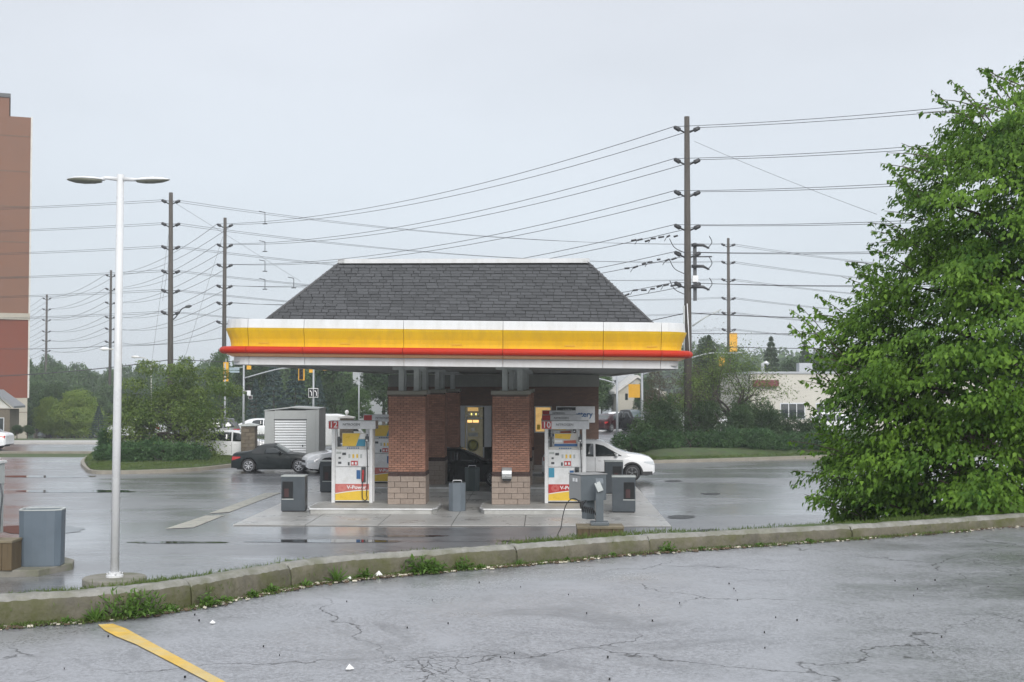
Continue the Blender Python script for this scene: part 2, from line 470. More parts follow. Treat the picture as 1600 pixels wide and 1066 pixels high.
# lower ground sheet
mb = MB(); vs, fs = [], []
xs = [-700, -400, -260] + list(np.arange(-180, 121, 6.)) + [180, 300, 500, 700]
ys = [-60, 0, 10] + list(np.arange(16, 240, 6.)) + [260, 300, 360, 450, 600, 900]
for y in ys:
    for x in xs: vs.append((x, y, gz(x, y)))
for j in range(len(ys) - 1):
    for i in range(len(xs) - 1): a = j * len(xs) + i; fs.append((a, a + 1, a + 1 + len(xs), a + len(xs)))
low_faces, far_faces = [], []
for f in fs:
    cy = sum(vs[i][1] for i in f) / 4; cx = sum(vs[i][0] for i in f) / 4
    (low_faces if cy < 73 else far_faces).append(f)
mb.add(vs, low_faces, M_low); a = mb.build('forecourt_ground')
tag(a, 'wide wet dark asphalt forecourt with shiny puddle streaks', 'ground', kind='structure')
mb = MB(); mb.add(vs, far_faces, M_grass_soil); a = mb.build('terrain')
tag(a, 'green ground beyond the forecourt falling into a wooded valley', 'ground', kind='structure')

def sheet(name, pts, z, m, label, cat, h=None):
    mb = MB()
    if h is None: mb.add([(p[0], p[1], z + gz(p[0], p[1])) for p in pts], [tuple(range(len(pts)))], m)
    else:
        n = len(pts)
        vs = [(p[0], p[1], gz(p[0], p[1]) - .3) for p in pts] + [(p[0], p[1], z + h + gz(p[0], p[1])) for p in pts]
        mb.add(vs, [tuple(range(n, 2 * n))] + [(i, (i + 1) % n, (i + 1) % n + n, i + n) for i in range(n)], m)
    return tag(mb.build(name), label, cat, kind='structure')
# street beyond, verge pavement, far street
sheet('street', [(-140, 74.5), (9, 74.5), (30, 86), (90, 86), (90, 94), (-140, 84)], .012, M_road, 'wet grey street running behind the forecourt', 'street')
sheet('crossing_street', [(-9, 86), (22, 90.2), (60, 140), (60, 230), (20, 230), (-4, 120)], .02, M_road, 'broad wet street of the intersection beyond the kiosk', 'street')
sheet('pavement', [(-140, 85), (-11, 85), (-11, 88.5), (-140, 88.5)], .0, M_walk, 'pale pavement strip along the far side of the street', 'pavement', h=.12)
sheet('kerb', [(-140, 73.6), (-24, 73.6), (-24, 74.0), (-140, 74.0)], 0, M_kerbf, 'low concrete kerb between the forecourt and the street', 'kerb', h=.13)

# near kerb: cast segments with open joints
joints_px = [-1250, -700, -260, 303, 458, 808, 1015, 1330, 1900, 2350, 2880]
kroot = thing('kerb', 'mossy cracked concrete kerb edging the near parking lot', 'kerb', kind='structure')
def kidx(px):
    best = 0
    for i, p in enumerate(kpath):
        sx = 800 + 2000 * p.x / p.y
        if sx <= px: best = i
    return best
def cut_path(a, b):
    col = lambda p: 800 + 2000 * p.x / p.y
    ins = [p for p in kd if a + 6 < col(p) < b - 6]
    def at_(c):
        for p, q in zip(kd[:-1], kd[1:]):
            if col(p) <= c <= col(q): return p.lerp(q, (c - col(p)) / max(1e-6, col(q) - col(p)))
    p0, p1 = at_(a), at_(b); out = ([p0] if p0 else []) + ins + ([p1] if p1 else [])
    d0 = (out[1] - out[0]).normalized(); d1 = (out[-1] - out[-2]).normalized()
    out[0] = out[0] + d0 * .0035; out[-1] = out[-1] - d1 * .0035
    return out
def kheight(x): return .195 - .06 * smooth((x + 3.5) / 9)
kd = catmull(kpath, 3)
for s in range(len(joints_px) - 1):
    a_px, b_px = joints_px[s], joints_px[s + 1]
    pts = cut_path(a_px, b_px)
    if len(pts) < 2: continue
    dz = rnd.uniform(-.005, .005); dy = rnd.uniform(-.006, .006)
    # subdivide for uneven edges
    pp = []
    for i in range(len(pts) - 1):
        for j in range(3): pp.append(pts[i].lerp(pts[i + 1], j / 3))
    pp.append(pts[-1])
    rings = []
    for i, p in enumerate(pp):
        d = (pp[min(i + 1, len(pp) - 1)] - pp[max(i - 1, 0)]); d.z = 0; d.normalize(); q = Vector((-d.y, d.x, 0))
        h = kheight(p.x) + dz
        chip = lambda k: .006 * mnoise.noise(Vector((p.x * 6, p.y * 6, k * 3.1))) + .007 * mnoise.noise(Vector((p.x * 19, p.y * 19, k)))
        if i in (0, len(pp) - 1): h -= .012
        prof = [(-.012, -.2), (.0, -.05), (.004, h * .5), (.018, h - .035), (.045, h - .004), (.10, h), (.15, h - .002), (.175, h - .03), (.18, -.2)]
        rings.append([p + q * (o + dy + chip(k)) + Vector((0, 0, z + (chip(k + 20) if z > 0 else 0))) for k, (o, z) in enumerate(prof)])
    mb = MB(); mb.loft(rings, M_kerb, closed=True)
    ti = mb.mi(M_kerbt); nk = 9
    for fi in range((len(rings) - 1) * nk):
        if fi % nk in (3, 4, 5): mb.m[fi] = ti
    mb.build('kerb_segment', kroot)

# yellow parking line
M_yel = mat('worn_yellow_paint', (.60, .38, .05), .5, var=.2, scale=6, stain=(.52, .46, .27), stain_amt=.9, stain_scale=1.6, bump=.4, bscale=50)
pl = [onz(*p, NZ) for p in [(153, 977), (176, 976), (196, 983), (240, 1007), (296, 1037), (352, 1067), (510, 1150), (470, 1160), (325, 1067), (268, 1037), (212, 1008), (182, 996), (163, 986)]]
mb = MB(); mb.add([(p.x, p.y, NZ + .006) for p in pl], [tuple(range(len(pl)))], M_yel)
tag(mb.build('parking_line'), 'worn yellow parking line painted on the near asphalt', 'road marking', kind='structure')
M_worn = mat('worn_white_paint', (.42, .41, .34), .5, var=.2, scale=3, stain=(.2, .2, .19), stain_amt=.8, stain_scale=3)
for pp_, lab in (([(258, 827), (302, 825), (350, 806), (322, 806)], 'faded pale paint bar on the forecourt, nearer one of the pair'),
                 ([(326, 803), (358, 801), (440, 770), (414, 771)], 'faded pale paint bar on the forecourt, one nearer the storage shed')):
    mb = MB(); q = [onz(*p, 0) for p in pp_]
    mb.add([(p.x, p.y, .012) for p in q], [(0, 1, 2, 3)], M_worn)
    tag(mb.build('pavement_marking'), lab, 'road marking', kind='structure')

# puddles and painted dark reflections on the forecourt
M_pud = mat('puddle_water', (.03, .032, .034), .03, var=0, spec=.6)
M_refl = mat('painted_dark_reflection', (.012, .012, .012), .35, var=.3, spec=.2)  # near-black colour standing in for dark reflections on the wet asphalt
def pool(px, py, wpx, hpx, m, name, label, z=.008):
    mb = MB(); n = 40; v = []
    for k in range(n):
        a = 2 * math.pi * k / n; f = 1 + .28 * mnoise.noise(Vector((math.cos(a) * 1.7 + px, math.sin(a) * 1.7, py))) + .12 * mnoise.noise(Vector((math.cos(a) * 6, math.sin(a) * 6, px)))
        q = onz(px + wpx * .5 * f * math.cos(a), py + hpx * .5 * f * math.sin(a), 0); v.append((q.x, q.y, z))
    mb.add(v, [tuple(range(n))], m); tag(mb.build(name), label, 'puddle' if m is M_pud else 'reflection', kind='structure')
pool(60, 828, 150, 13, M_pud, 'puddle', 'pale puddle behind the big grey bin at the left')
pool(275, 848, 150, 3, M_pud, 'puddle', 'thin bright puddle line right of the white lamp post')
pool(505, 846, 250, 5, M_pud, 'puddle', 'long thin puddle in front of the left washer bin')
pool(640, 838, 120, 3, M_pud, 'puddle', 'thin puddle in front of the left island')
pool(845, 846, 130, 3, M_pud, 'puddle', 'thin puddle left of the timber block')
pool(120, 768, 170, 5, M_pud, 'puddle', 'thin puddle far left on the forecourt')
pool(70, 745, 160, 4, M_pud, 'puddle', 'thin farther puddle at the far left')
pool(1064, 808, 44, 6, M_refl, 'reflection', 'painted dark hollow at the right edge of the pad')
pool(1108, 829, 36, 4, M_refl, 'reflection', 'painted dark hollow nearer the kerb, right of the pad')
pool(1110, 772, 30, 3, M_refl, 'reflection', 'small painted dark patch right of the white crossover')
pool(1052, 752, 26, 3, M_refl, 'reflection', 'small painted dark patch below the white crossover nose')

# ---------------------------------------------------------------- station frame
TH = .025
def S(x, y, z=0.):
    dy = y - 36
    return Vector((x + dy * TH, y - x * TH, z))
def SX(px, D):   # station-frame x of an image column at depth D
    return (px - 800) * D / 2000 - (D - 36) * TH
# pump pad of cast slabs
pad = thing('concrete_pad', 'pale wet concrete pad under the pumps, cast in square slabs', 'concrete pad', S(0, 36), kind='structure')
px0, px1 = SX(362, 36), SX(1048, 36)
nx = 6; w = (px1 - px0) / nx
cells = [36.05, 38.6, 42.3, 46, 49.7, 53.4, 57.1, 60.8, 62.9]
M_joint = mat('joint_filler', (.10, .10, .095), .8, var=0)
mb = MB(); mb.box(px0 + .03, px1 - .03, .03, 26.8, -.2, .012, M_joint); mb.build('joint_filler', pad)
mbs = {}
for j in range(len(cells) - 1):
    for i in range(nx):
        x0, x1 = px0 + i * w + .012, px0 + (i + 1) * w - .012
        y0, y1 = cells[j] - 36 + .012, cells[j + 1] - 36 - .012
        dx = TH * 0
        mb = MB(); mb.box(x0, x1, y0, y1, -.2, .03 + rnd.uniform(-.002, .002), M_pad)
        mb.build('slab', pad)
pad.rotation_euler = (0, 0, -TH)
# ---------------------------------------------------------------- station: islands
def place(o, x, y, z=0., rz=0.):
    o.location = S(x, y, z); o.rotation_euler = (0, 0, rz - TH); return o
M_steelw = mat('white_enamel', (.78, .79, .80), .28, var=.05, scale=2, coat=.3, stain=(.55, .54, .50), stain_amt=.35, stain_scale=3)
M_red = mat('red_print', (.48, .035, .035), .3, var=.06)
M_yellowp = mat('yellow_print', (.78, .52, .05), .35, var=.06)
M_black = mat('black_rubber', (.015, .015, .016), .5, var=.1)
M_dgrey = mat('charcoal_metal', (.06, .065, .07), .4, var=.12)
M_blue = mat('blue_print', (.03, .12, .30), .4, var=.05)
M_teal = mat('teal_print', (.05, .28, .42), .4, var=.05)
M_white = mat('white_print', (.8, .8, .8), .4, var=.03)
M_silver = mat('brushed_aluminium', (.55, .56, .57), .35, metal=.6, var=.08)
M_gpost = mat('grey_painted_steel', (.46, .49, .48), .5, var=.12, scale=2, stain=(.22, .23, .21), stain_amt=.4)
M_binm = mat('blue_grey_bin_metal', (.055, .067, .078), .42, var=.12, scale=4, coat=.15)
M_bind = mat('bin_opening_dark', (.01, .011, .012), .3, var=0)
M_pink = mat('faded_red_hose', (.42, .10, .06), .5, var=.1)
M_dirtw = mat('dirty_white', (.6, .59, .56), .5, var=.12, stain=(.3, .28, .25), stain_amt=.4)

islands = {}
def island(x0, x1, D, label, depth=2.4):
    t = thing('pump_island', label, 'pump island', group='raised concrete pump islands')
    place(t, 0, D)
    c = .45
    poly = [(x0 + c * .3, 0), (x1 - c * .3, 0), (x1, c), (x1, depth - c), (x1 - c * .3, depth), (x0 + c * .3, depth), (x0, depth - c), (x0, c)]
    mb = MB(); mb.prism(poly, -.1, .15, M_isl, axis='z')
    mb.build('island_base', t, bevel=.012)
    p2 = [(a + (.03 if a > (x0 + x1) / 2 else -.03), b + (.03 if b > depth / 2 else -.03)) for a, b in poly]
    mb = MB(); mb.prism(p2, .151, .19, M_steelw, axis='z'); mb.build('edge_trim', t, bevel=.008)
    p3 = [(a - (.03 if a > (x0 + x1) / 2 else -.03), b - (.03 if b > depth / 2 else -.03)) for a, b in poly]
    mb = MB(); mb.prism(p3, .1905, .196, M_isl, axis='z'); mb.build('top_slab', t)
    return t
IZ = .196
LX0, LX1 = SX(478, 39.2), SX(681, 39.2)
RX0, RX1 = SX(750, 39.2), SX(925, 39.2)
island(LX0, LX1, 39.2, 'front left concrete island carrying the pump numbered 12')
island(RX0, RX1, 39.2, 'front right concrete island carrying the pump numbered 10')
for D, w_ in ((47.2, 'middle'), (55.2, 'rear')):
    island(LX0, LX1, D, w_ + ' left concrete island in the row behind pump 12')
    island(RX0, RX1, D, w_ + ' right concrete island in the row behind pump 10')

# ---------------------------------------------------------------- fuel pumps (origin: foot of the front face centre)
M_hdr = mat('pump_header_white', (.72, .73, .75), .3, var=.04)
def fuel_pump(x, D, num, label, rich):
    t = thing('fuel_pump', label, 'fuel pump', group='white fuel pumps with header boards')
    place(t, x, D, IZ)
    W = .66; H = 2.6; dp = .55
    post = None
    for sx in (-1, 1):
        for y0 in (0., dp - .1):
            mb = MB(); mb.box(sx * (W - .055) - .055, sx * (W - .055) + .055, y0, y0 + .10, 0, 2.36, M_steelw)
            mb.build('post', t, bevel=.008)
    mb = MB(); mb.box(-W - .10, W + .10, -.06, dp + .06, 2.36, 2.62, M_hdr); hd = mb.build('header_board', t, bevel=.012)
    mb = MB(); mb.box(-W - .085, -W + .22, -.068, -.058, 2.372, 2.608, M_red); npn = mb.build('number_panel', hd)
    if num: text('number', num, .27, M_white, hd, (-W + .065, -.071, 2.49), bold=.004)
    text('lettering', 'NITROGEN', .10, M_dgrey, hd, (-.02, -.064, 2.50), sx=1.1, bold=.001)
    mb = MB(); mb.box(-.28, .28, -.066, -.063, 2.425, 2.432, M_gpost); mb.build('small_print', hd)
    # lower cabinet
    mb = MB(); mb.box(-W + .115, W - .115, .03, dp - .03, .05, 1.14, M_steelw); mb.build('cabinet', t, bevel=.01)
    mb = MB(); mb.box(-W + .115, W - .115, .05, dp - .05, 0, .05, M_black); mb.build('plinth', t)
    mb = MB(); mb.box(-W + .115, W - .115, .02, dp - .02, 1.155, 1.70, M_steelw); mb.build('control_head', t, bevel=.01)
    # coloured bottom print: red band with a curve, yellow swoosh
    x0, x1 = -W + .12, W - .12
    n = 14
    cur = lambda u: .28 + .11 * math.sin(u * math.pi * .5)
    mb = MB()
    up = [(x0 + (x1 - x0) * k / n, cur(k / n)) for k in range(n + 1)]
    mb.prism([(x0, .08)] + [(a, b) for a, b in up] + [(x1, .08)], .022, .029, M_yellowp); mb.build('yellow_band', t)
    mb = MB(); mb.prism([(a, b + .03) for a, b in up] + [(x1, .60), (x0, .60)], .022, .029, M_red if rich else M_pinkband); mb.build('red_band', t)
    text('brand_lettering', 'V-Power', .15, M_white, t, (.14, .019, .49), bold=.004, sx=1.15)
    mb = MB()
    for k in range(16):
        a = 2 * math.pi * k / 16; r0, r1 = .04, .135
        c, s_ = math.cos(a), math.sin(a); c2, s2 = math.cos(a + .13), math.sin(a + .13)
        cx, cz = x0 + .22, .475
        mb.add([(cx + r0 * c, .0195, cz + .8 * r0 * s_), (cx + r1 * c, .0195, cz + .8 * r1 * s_), (cx + r1 * c2, .0195, cz + .8 * r1 * s2), (cx + r0 * c2, .0195, cz + .8 * r0 * s2)], [(0, 1, 2, 3)], M_dpink)
    mb.build('sunburst_print', t)
    # control details
    def plate(nm, a, b, z0, z1, m, y=.014, par=t):
        mb = MB(); mb.box(a, b, y, .028 if y < .02 else y + .01, z0, z1, m); return mb.build(nm, par)
    plate('card_display', x0 + .03, x0 + .19, 1.56, 1.63, M_gpost)
    plate('display_frame', x0 + .22, x0 + .34, 1.52, 1.60, M_dgrey)
    plate('receipt_slot', x0 + .10, x0 + .17, 1.40, 1.46, M_dgrey)
    plate('card_slot', x0 + .09, x0 + .19, 1.24, 1.31, M_dgrey)
    for k in range(4):
        xx = x0 + .42 + .125 * k
        if xx < x1 - .28:
            plate('grade_button', xx, xx + .06, 1.43, 1.55, M_yellowp if k in (1, 2) else M_gpost)
    plate('grade_panel', x0 + .50, x0 + .72, 1.19, 1.34, M_red)
    for k in (0, 1): plate('grade_button', x0 + .525 + .105 * k, x0 + .585 + .105 * k, 1.22, 1.30, M_white, y=.006)
    plate('grade_button', x0 + .40, x0 + .46, 1.19, 1.30, M_dgrey)
    plate('seam', x0 + .74, x0 + .746, 1.16, 1.69, M_gpost)
    plate('notice', x1 - .40, x1 - .27, .76, 1.04, M_blue, y=.016)
    if rich: plate('notice', x0 + .01, x0 + .19, .82, 1.12, M_teal, y=.016)
    # display and advert between the posts
    mb = MB(); mb.box(-W + .115, W - .115, .20, .34, 1.70, 1.78, M_dirtw); mb.build('display_shelf', t)
    ad = MB(); ad.box(-.36, .40, .24, .27, 1.79, 2.22, M_dirtw); adv = ad.build('advert_board', t)
    def ad_piece(nm, poly, m, y=.232):
        mb = MB(); mb.prism(poly, y, .239, m); mb.build(nm, adv)
    if rich:
        ad_piece('advert_print', [(-.35, 1.80), (.39, 1.80), (.39, 1.88), (-.35, 1.88)], M_blue)
        ad_piece('advert_print', [(-.33, 2.06), (.15, 2.02), (.2, 2.2), (-.33, 2.2)], M_yellowp)
        ad_piece('advert_print', [(-.05, 1.9), (.36, 1.9), (.34, 2.0), (-.05, 1.98)], M_pink, .225)
        ad_piece('advert_print', [(-.33, 1.93), (-.09, 1.93), (-.09, 2.0), (-.33, 2.0)], M_white, .225)
    else:
        ad_piece('advert_print', [(-.35, 1.80), (.08, 1.80), (.22, 2.21), (-.35, 2.21)], M_yellowp)
        ad_piece('advert_print', [(.09, 1.80), (.39, 1.80), (.39, 2.02), (.17, 2.02)], M_teal)
        ad_piece('advert_print', [(.20, 2.04), (.38, 2.04), (.38, 2.19), (.24, 2.19)], M_white)
    mb = MB(); mb.box(-.5, -.42, .22, .30, 1.78, 2.1, M_dgrey); mb.build('bracket', t)
    for k in range(6):
        mb = MB(); mb.box(-.2 + .07 * k, -.155 + .07 * k, .19, .20, 1.72, 1.755, M_blue); mb.build('price_digit', t)
    # hose riser, boot and hose
    mb = MB(); mb.tube([(W - .22, .10, 1.70), (W - .22, .10, 2.36)], .022, M_steelw); mb.build('hose_riser', t)
    mb = MB(); mb.box(W - .24, W - .13, -.02, .05, 1.95, 2.12, M_dgrey); mb.box(W - .20, W - .15, -.04, .0, 2.1, 2.2, M_dgrey); mb.build('hose_swivel', t, bevel=.01)
    mb = MB(); mb.lathe([(.0, -.01), (.035, -.01), (.035, .01), (.0, .01)], M_white, M=Matrix.Rotation(R(90), 4, 'X'), c=(W - .185, -.035, 1.99), n=12); mb.build('breakaway_disc', t)
    mb = MB(); mb.box(W - .36, W - .22, -.05, .028, .66, 1.14, M_dgrey)
    mb.box(W - .33, W - .25, -.085, -.05, .74, 1.06, M_black); boot = mb.build('nozzle_boot', t, bevel=.015)
    mb = MB(); mb.tube([(W - .29, -.09, 1.05), (W - .29, -.12, .95), (W - .30, -.10, .78), (W - .31, -.09, .68)], [.03, .035, .03, .02], M_red if not rich else M_black); mb.build('nozzle', t)
    pts = []
    for k in range(15):
        u = k / 14
        pts.append((W - .185 + .035 * math.sin(u * 3), -.06 - .03 * math.sin(u * 3), 1.97 - 1.72 * u))
    for k in range(1, 9):
        a = math.pi * k / 8
        pts.append((W - .235 + .07 * math.cos(a) * 1.2, -.07, .22 - .14 * math.sin(a)))
    pts.append((W - .32, -.08, .45)); pts.append((W - .31, -.09, .68))
    mb = MB(); mb.tube(catmull([Vector(p) for p in pts], 2), .015, M_black, n=6); mb.build('hose', t)
    return t
M_pinkband = mat('sun_faded_red_print', (.56, .16, .14), .35, var=.1)
M_dpink = mat('sunburst_pink', (.72, .30, .26), .4, var=0)
PX12, PX10 = SX(550, 41.0), SX(883, 41.0)
fuel_pump(PX12, 41.0, '12', 'white fuel pump numbered 12 on the front left island', False)
fuel_pump(PX10, 41.0, '10', 'white fuel pump numbered 10 on the front right island', True)
for D, w_ in ((49.0, 'middle'), (57.0, 'rear')):
    fuel_pump(PX12, D, '', w_ + ' row fuel pump on the left, half hidden behind the brick pier', False)
    fuel_pump(PX10, D, '', w_ + ' row fuel pump on the right, header showing above pump 10', True)

# ---------------------------------------------------------------- brick piers
def brickmat(name, c, ro=0, ri=0):
    return mat(name, c, .8, var=.18, scale=7, bump=.5, bscale=90, random_obj=ro, random_isl=ri)
M_br1 = brickmat('brown_red_brick', (.34, .172, .118), ro=.2)
M_br2 = brickmat('brown_red_brick_course', (.34, .172, .118), ri=.2)
M_brd = brickmat('dark_brick', (.07, .04, .035), ro=.2)
M_mort = mat('mortar', (.15, .115, .09), .9, var=.15)
M_blk = mat('split_face_block', (.31, .25, .21), .85, var=.16, scale=14, bump=1., bscale=45, random_obj=.12)
M_capm = mat('grey_cap_stone', (.27, .26, .22), .7, var=.15, scale=3, stain=(.14, .14, .11), stain_amt=.5)
bl, bh, jt = .183, .0575, .0105
def brick_mesh(L, m): 
    mb = MB(); mb.box(-L / 2, L / 2, 0, .05, 0, bh, m); return mb.mesh('brick', bevel=.003)
BRF = brick_mesh(bl, M_br1); BRH = brick_mesh((bl - jt) / 2, M_br1)
BDF = brick_mesh(bl, M_brd); BDH = brick_mesh((bl - jt) / 2, M_brd)
def pier(x0, D, label, front):
    W_ = 1.165; t = thing('brick_pier', label, 'pier', group='brick piers with block bases under the canopy')
    place(t, x0, D, IZ)
    mb = MB(); mb.box(.05, W_ - .05, .05, W_ - .05, 0, 3.46, M_mort); mb.build('mortar_core', t)
    # block base: 5 courses
    bhh = .178; z = 0
    side = MB()
    for c in range(5):
        ls = [(-.02, .38), (.39, .79), (.80, W_ + .02)] if c % 2 == 0 else [(-.02, .19), (.20, .60), (.61, .98), (.99, W_ + .02)]
        for a, b in ls:
            if front:
                mb = MB(); mb.box(a, b, -.02 + rnd.uniform(-.006, .006), .08, z + .004, z + bhh - .006, M_blk); mb.build('block', t, bevel=.008)
            else: side.box(a, b, -.02, .08, z + .004, z + bhh - .006, M_blk)
            for xx in ((-.02, .08), (W_ - .08, W_ + .02)):
                side.box(xx[0], xx[1], max(a, .085), b, z + .004, z + bhh - .006, M_blk)
            side.box(a, b, W_ - .08, W_ + .02, z + .004, z + bhh - .006, M_blk) if 0 < a and b < W_ else None
        z += bhh
    tag(side.build('block_sides', t), kind='stuff')
    # dark soldier-like band and brick field
    z0 = z
    nC = int((3.46 - z0) / (bh + jt))
    mass = MB()
    def course(fn, z, off, dark):
        x = off
        while x < W_ - .01:
            L = min(bl, W_ - x) if x >= 0 else bl + x
            a = max(x, 0)
            if L > .03: fn(a, a + L, z, dark)
            x += bl + jt
    def f_front(a, b, z, dark):
        L = b - a
        if front:
            full = abs(L - bl) < .01
            me = (BDF if dark else BRF) if full else (BDH if dark else BRH)
            o = link('brick', me, t, ((a + b) / 2, rnd.uniform(-.003, .002) - (.022 if dark else 0), z))
            if not full: o.scale = (L / ((bl - jt) / 2), 1, 1)
        else: mass.box(a, b, rnd.uniform(-.002, .002), .05, z, z + bh, M_brd if dark else M_br2)
    def f_r(a, b, z, dark): mass.box(W_ - .05, W_ + rnd.uniform(-.002, .002) + (.02 if dark else 0), max(a, .055), b, z, z + bh, M_brd if dark else M_br2)
    def f_l(a, b, z, dark): mass.box(rnd.uniform(-.002, .002) - (.02 if dark else 0), .05, max(a, .055), b, z, z + bh, M_brd if dark else M_br2)
    for c in range(nC):
        zz = z0 + c * (bh + jt) + jt * .5
        off = 0 if c % 2 else -(bl + jt) / 2
        dark = c in (0, 1)
        course(f_front, zz, off, dark); course(f_r, zz, off, dark); course(f_l, zz, off, dark)
    tag(mass.build('brickwork', t), kind='stuff')
    mb = MB(); mb.box(-.05, W_ + .05, -.05, W_ + .05, 3.465, 3.585, M_capm); mb.build('cap_stone', t, bevel=.01)
    for px_ in (.30, .78):
        for py_ in (.12, .80):
            mb = MB(); mb.box(px_ + .0, px_ + .17, py_, py_ + .17, 3.586, 4.35, M_gpost); mb.build('steel_post', t, bevel=.006)
    for py_ in (.17, .85):
        mb = MB(); mb.box(.10, 1.15, py_ - .02, py_ + .08, 4.25, 4.349, M_gpost); mb.build('bracket', t)
    return t
CL, CR_ = SX(607, 40.5), SX(769.5, 40.5)
pier(CL, 40.5, 'front brick pier beside pump 12, lit and seen whole', True)
pr = pier(CR_, 40.5, 'front brick pier beside pump 10 with a silver dispenser on it', True)
for D, w_ in ((48.4, 'shaded brick pier directly behind'), (56.4, 'shaded brick pier two rows behind')):
    pier(CL, D, w_ + ' the front left pier, same line of columns', False)
    pier(CR_, D, w_ + ' the front right pier that carries the silver dispenser', False)
# towel dispenser
t = thing('towel_dispenser', 'small silver towel dispenser fixed to the right brick pier', 'dispenser'); place(t, SX(792, 40.4), 40.46, IZ)
mb = MB()
prof = [(-.02, 1.18), (-.10, 1.16), (-.17, 1.08), (-.19, .98), (-.17, .88), (-.14, .82), (-.02, .80)]
mb.prism([(a, b) for a, b in prof], -.155, .155, M_silver, axis='x'); mb.build('housing', t, bevel=.006)
mb = MB(); mb.box(-.13, .13, -.15, -.03, .76, .80, M_black); mb.build('slot', t)

# ---------------------------------------------------------------- canopy
M_fwhite = mat('white_fascia_panel', (.66, .67, .68), .5, var=.05, scale=.8, stain=(.52, .52, .50), stain_amt=.5, stain_scale=1.5, vscale=(1.5, 1.5, .35))
M_fyel = mat('yellow_fascia_panel', (.70, .455, .012), .45, var=.05, scale=.8, stain=(.56, .36, .03), stain_amt=.5, stain_scale=2, vscale=(2.5, 2.5, .3))
M_fred = mat('red_bumper_tube', (.46, .026, .008), .55, var=.05, spec=.25)
M_lip = mat('orange_lip', (.85, .42, .18), .4, var=.05)
M_soff = mat('grey_soffit_panel', (.30, .31, .30), .6, var=.1, scale=1.5, bump=.2)
SL = .0105
can = thing('canopy', 'long forecourt canopy with white, yellow and red fascia and shingled roof', 'canopy', S(0, 36), rot=(0, SL, -TH))
cx0, cx1, cd = SX(365, 36), SX(1050, 36), 37.
def rr_path(seg_front):
    """outline sample points (x, y, nx, ny) for one straight front piece"""
    return seg_front
rc = .55
def front_piece(xa, xb): return [(xa, 0, 0, -1), (xb, 0, 0, -1)]
def corner_piece(cx, cy, a0, a1, n=7):
    return [(cx + rc * math.cos(a), cy + rc * math.sin(a), math.cos(a), math.sin(a)) for a in [a0 + (a1 - a0) * k / (n - 1) for k in range(n)]]
P_white = [(5.755, .08), (5.755, .17), (5.74, .175), (5.515, .20), (5.505, .20), (5.505, .08)]
P_yel = [(5.50, .235), (5.44, .22), (5.33, .175), (5.2, .12), (5.08, .09), (4.98, .08), (4.98, .02), (5.50, .02)]
P_red = [(4.88 + .10 * math.cos(a), .30 + .115 * math.sin(a)) for a in [2 * math.pi * k / 14 for k in range(14)]]
P_lip = [(4.765, .20), (4.70, .05), (4.70, .0), (4.97, .0), (4.97, .20)]
P_low = [(4.69, .0), (4.47, .0), (4.47, -.04), (4.69, -.04)]
def sweep(name, prof, path, m, parent=can):
    rings = [[Vector((x + nx_ * o, y + ny_ * o, z)) for z, o in prof] for x, y, nx_, ny_ in path]
    mb = MB(); mb.loft(rings, m, closed=True, smooth=False)
    o = mb.build(name, parent)
    return o
jx = [cx0 + rc] + [SX(p, 36) for p in (472, 628, 783, 939, 1029)]
jx[0] = SX(384, 36)
jx[-1] = cx1 - .38
def pieces():
    g = .006
    out = []
    for i in range(len(jx) - 1):
        out.append(front_piece(jx[i] + g, jx[i + 1] - g))
    # corners
    out.append(corner_piece(jx[0], rc, math.pi, 1.5 * math.pi)[:-1] + [(jx[0] - g, 0, 0, -1)])
    out.append([(jx[-1] + g, 0, 0, -1)] + corner_piece(jx[-1], rc, 1.5 * math.pi, 2 * math.pi)[1:])
    xs0, xs1 = jx[0] - rc, jx[-1] + rc
    y = rc + g
    while y < cd:
        y2 = min(y + 2.85, cd)
        out.append([(xs0, y2, -1, 0), (xs0, y, -1, 0)])
        out.append([(xs1, y, 1, 0), (xs1, y2, 1, 0)])
        y = y2 + .012
    x = jx[0] - .0
    out.append([(xs1, cd + .02, 0, 1), (xs0, cd + .02, 0, 1)])
    return out
for path in pieces():
    sweep('white_panel', P_white, path, M_fwhite)
    sweep('yellow_panel', P_yel, path, M_fyel)
    sweep('red_bumper', P_red, path, M_fred)
    sweep('lip_strip', P_lip, path, M_lip)
    sweep('skirt_panel', P_low, path, M_fwhite)
M_fmark = mat('yellow_fascia_plate', (.58, .34, .012), .4, var=.05)
for p in (536, 711, 887, 1015, 408):
    mb = MB(); xx = SX(p, 36); mb.box(xx - .15, xx + .15, -.105, -.09, 5.06, 5.11, M_fmark); mb.build('maker_plate', can, bevel=.003)
# deck + soffit
xs0, xs1 = jx[0] - rc, jx[-1] + rc
mb = MB(); mb.box(xs0 + .05, xs1 - .05, .06, cd - .02, 5.60, 5.70, M_dgrey); mb.build('roof_deck', can)
mb = MB()
x = xs0 + .05
while x < xs1 - .25:
    mb.box(x, x + .19, .08, cd - .03, 4.545, 4.56, M_soff); mb.box(x + .19, x + .21, .08, cd - .03, 4.56, 4.575, M_soff); x += .21
tag(mb.build('soffit', can), kind='stuff')

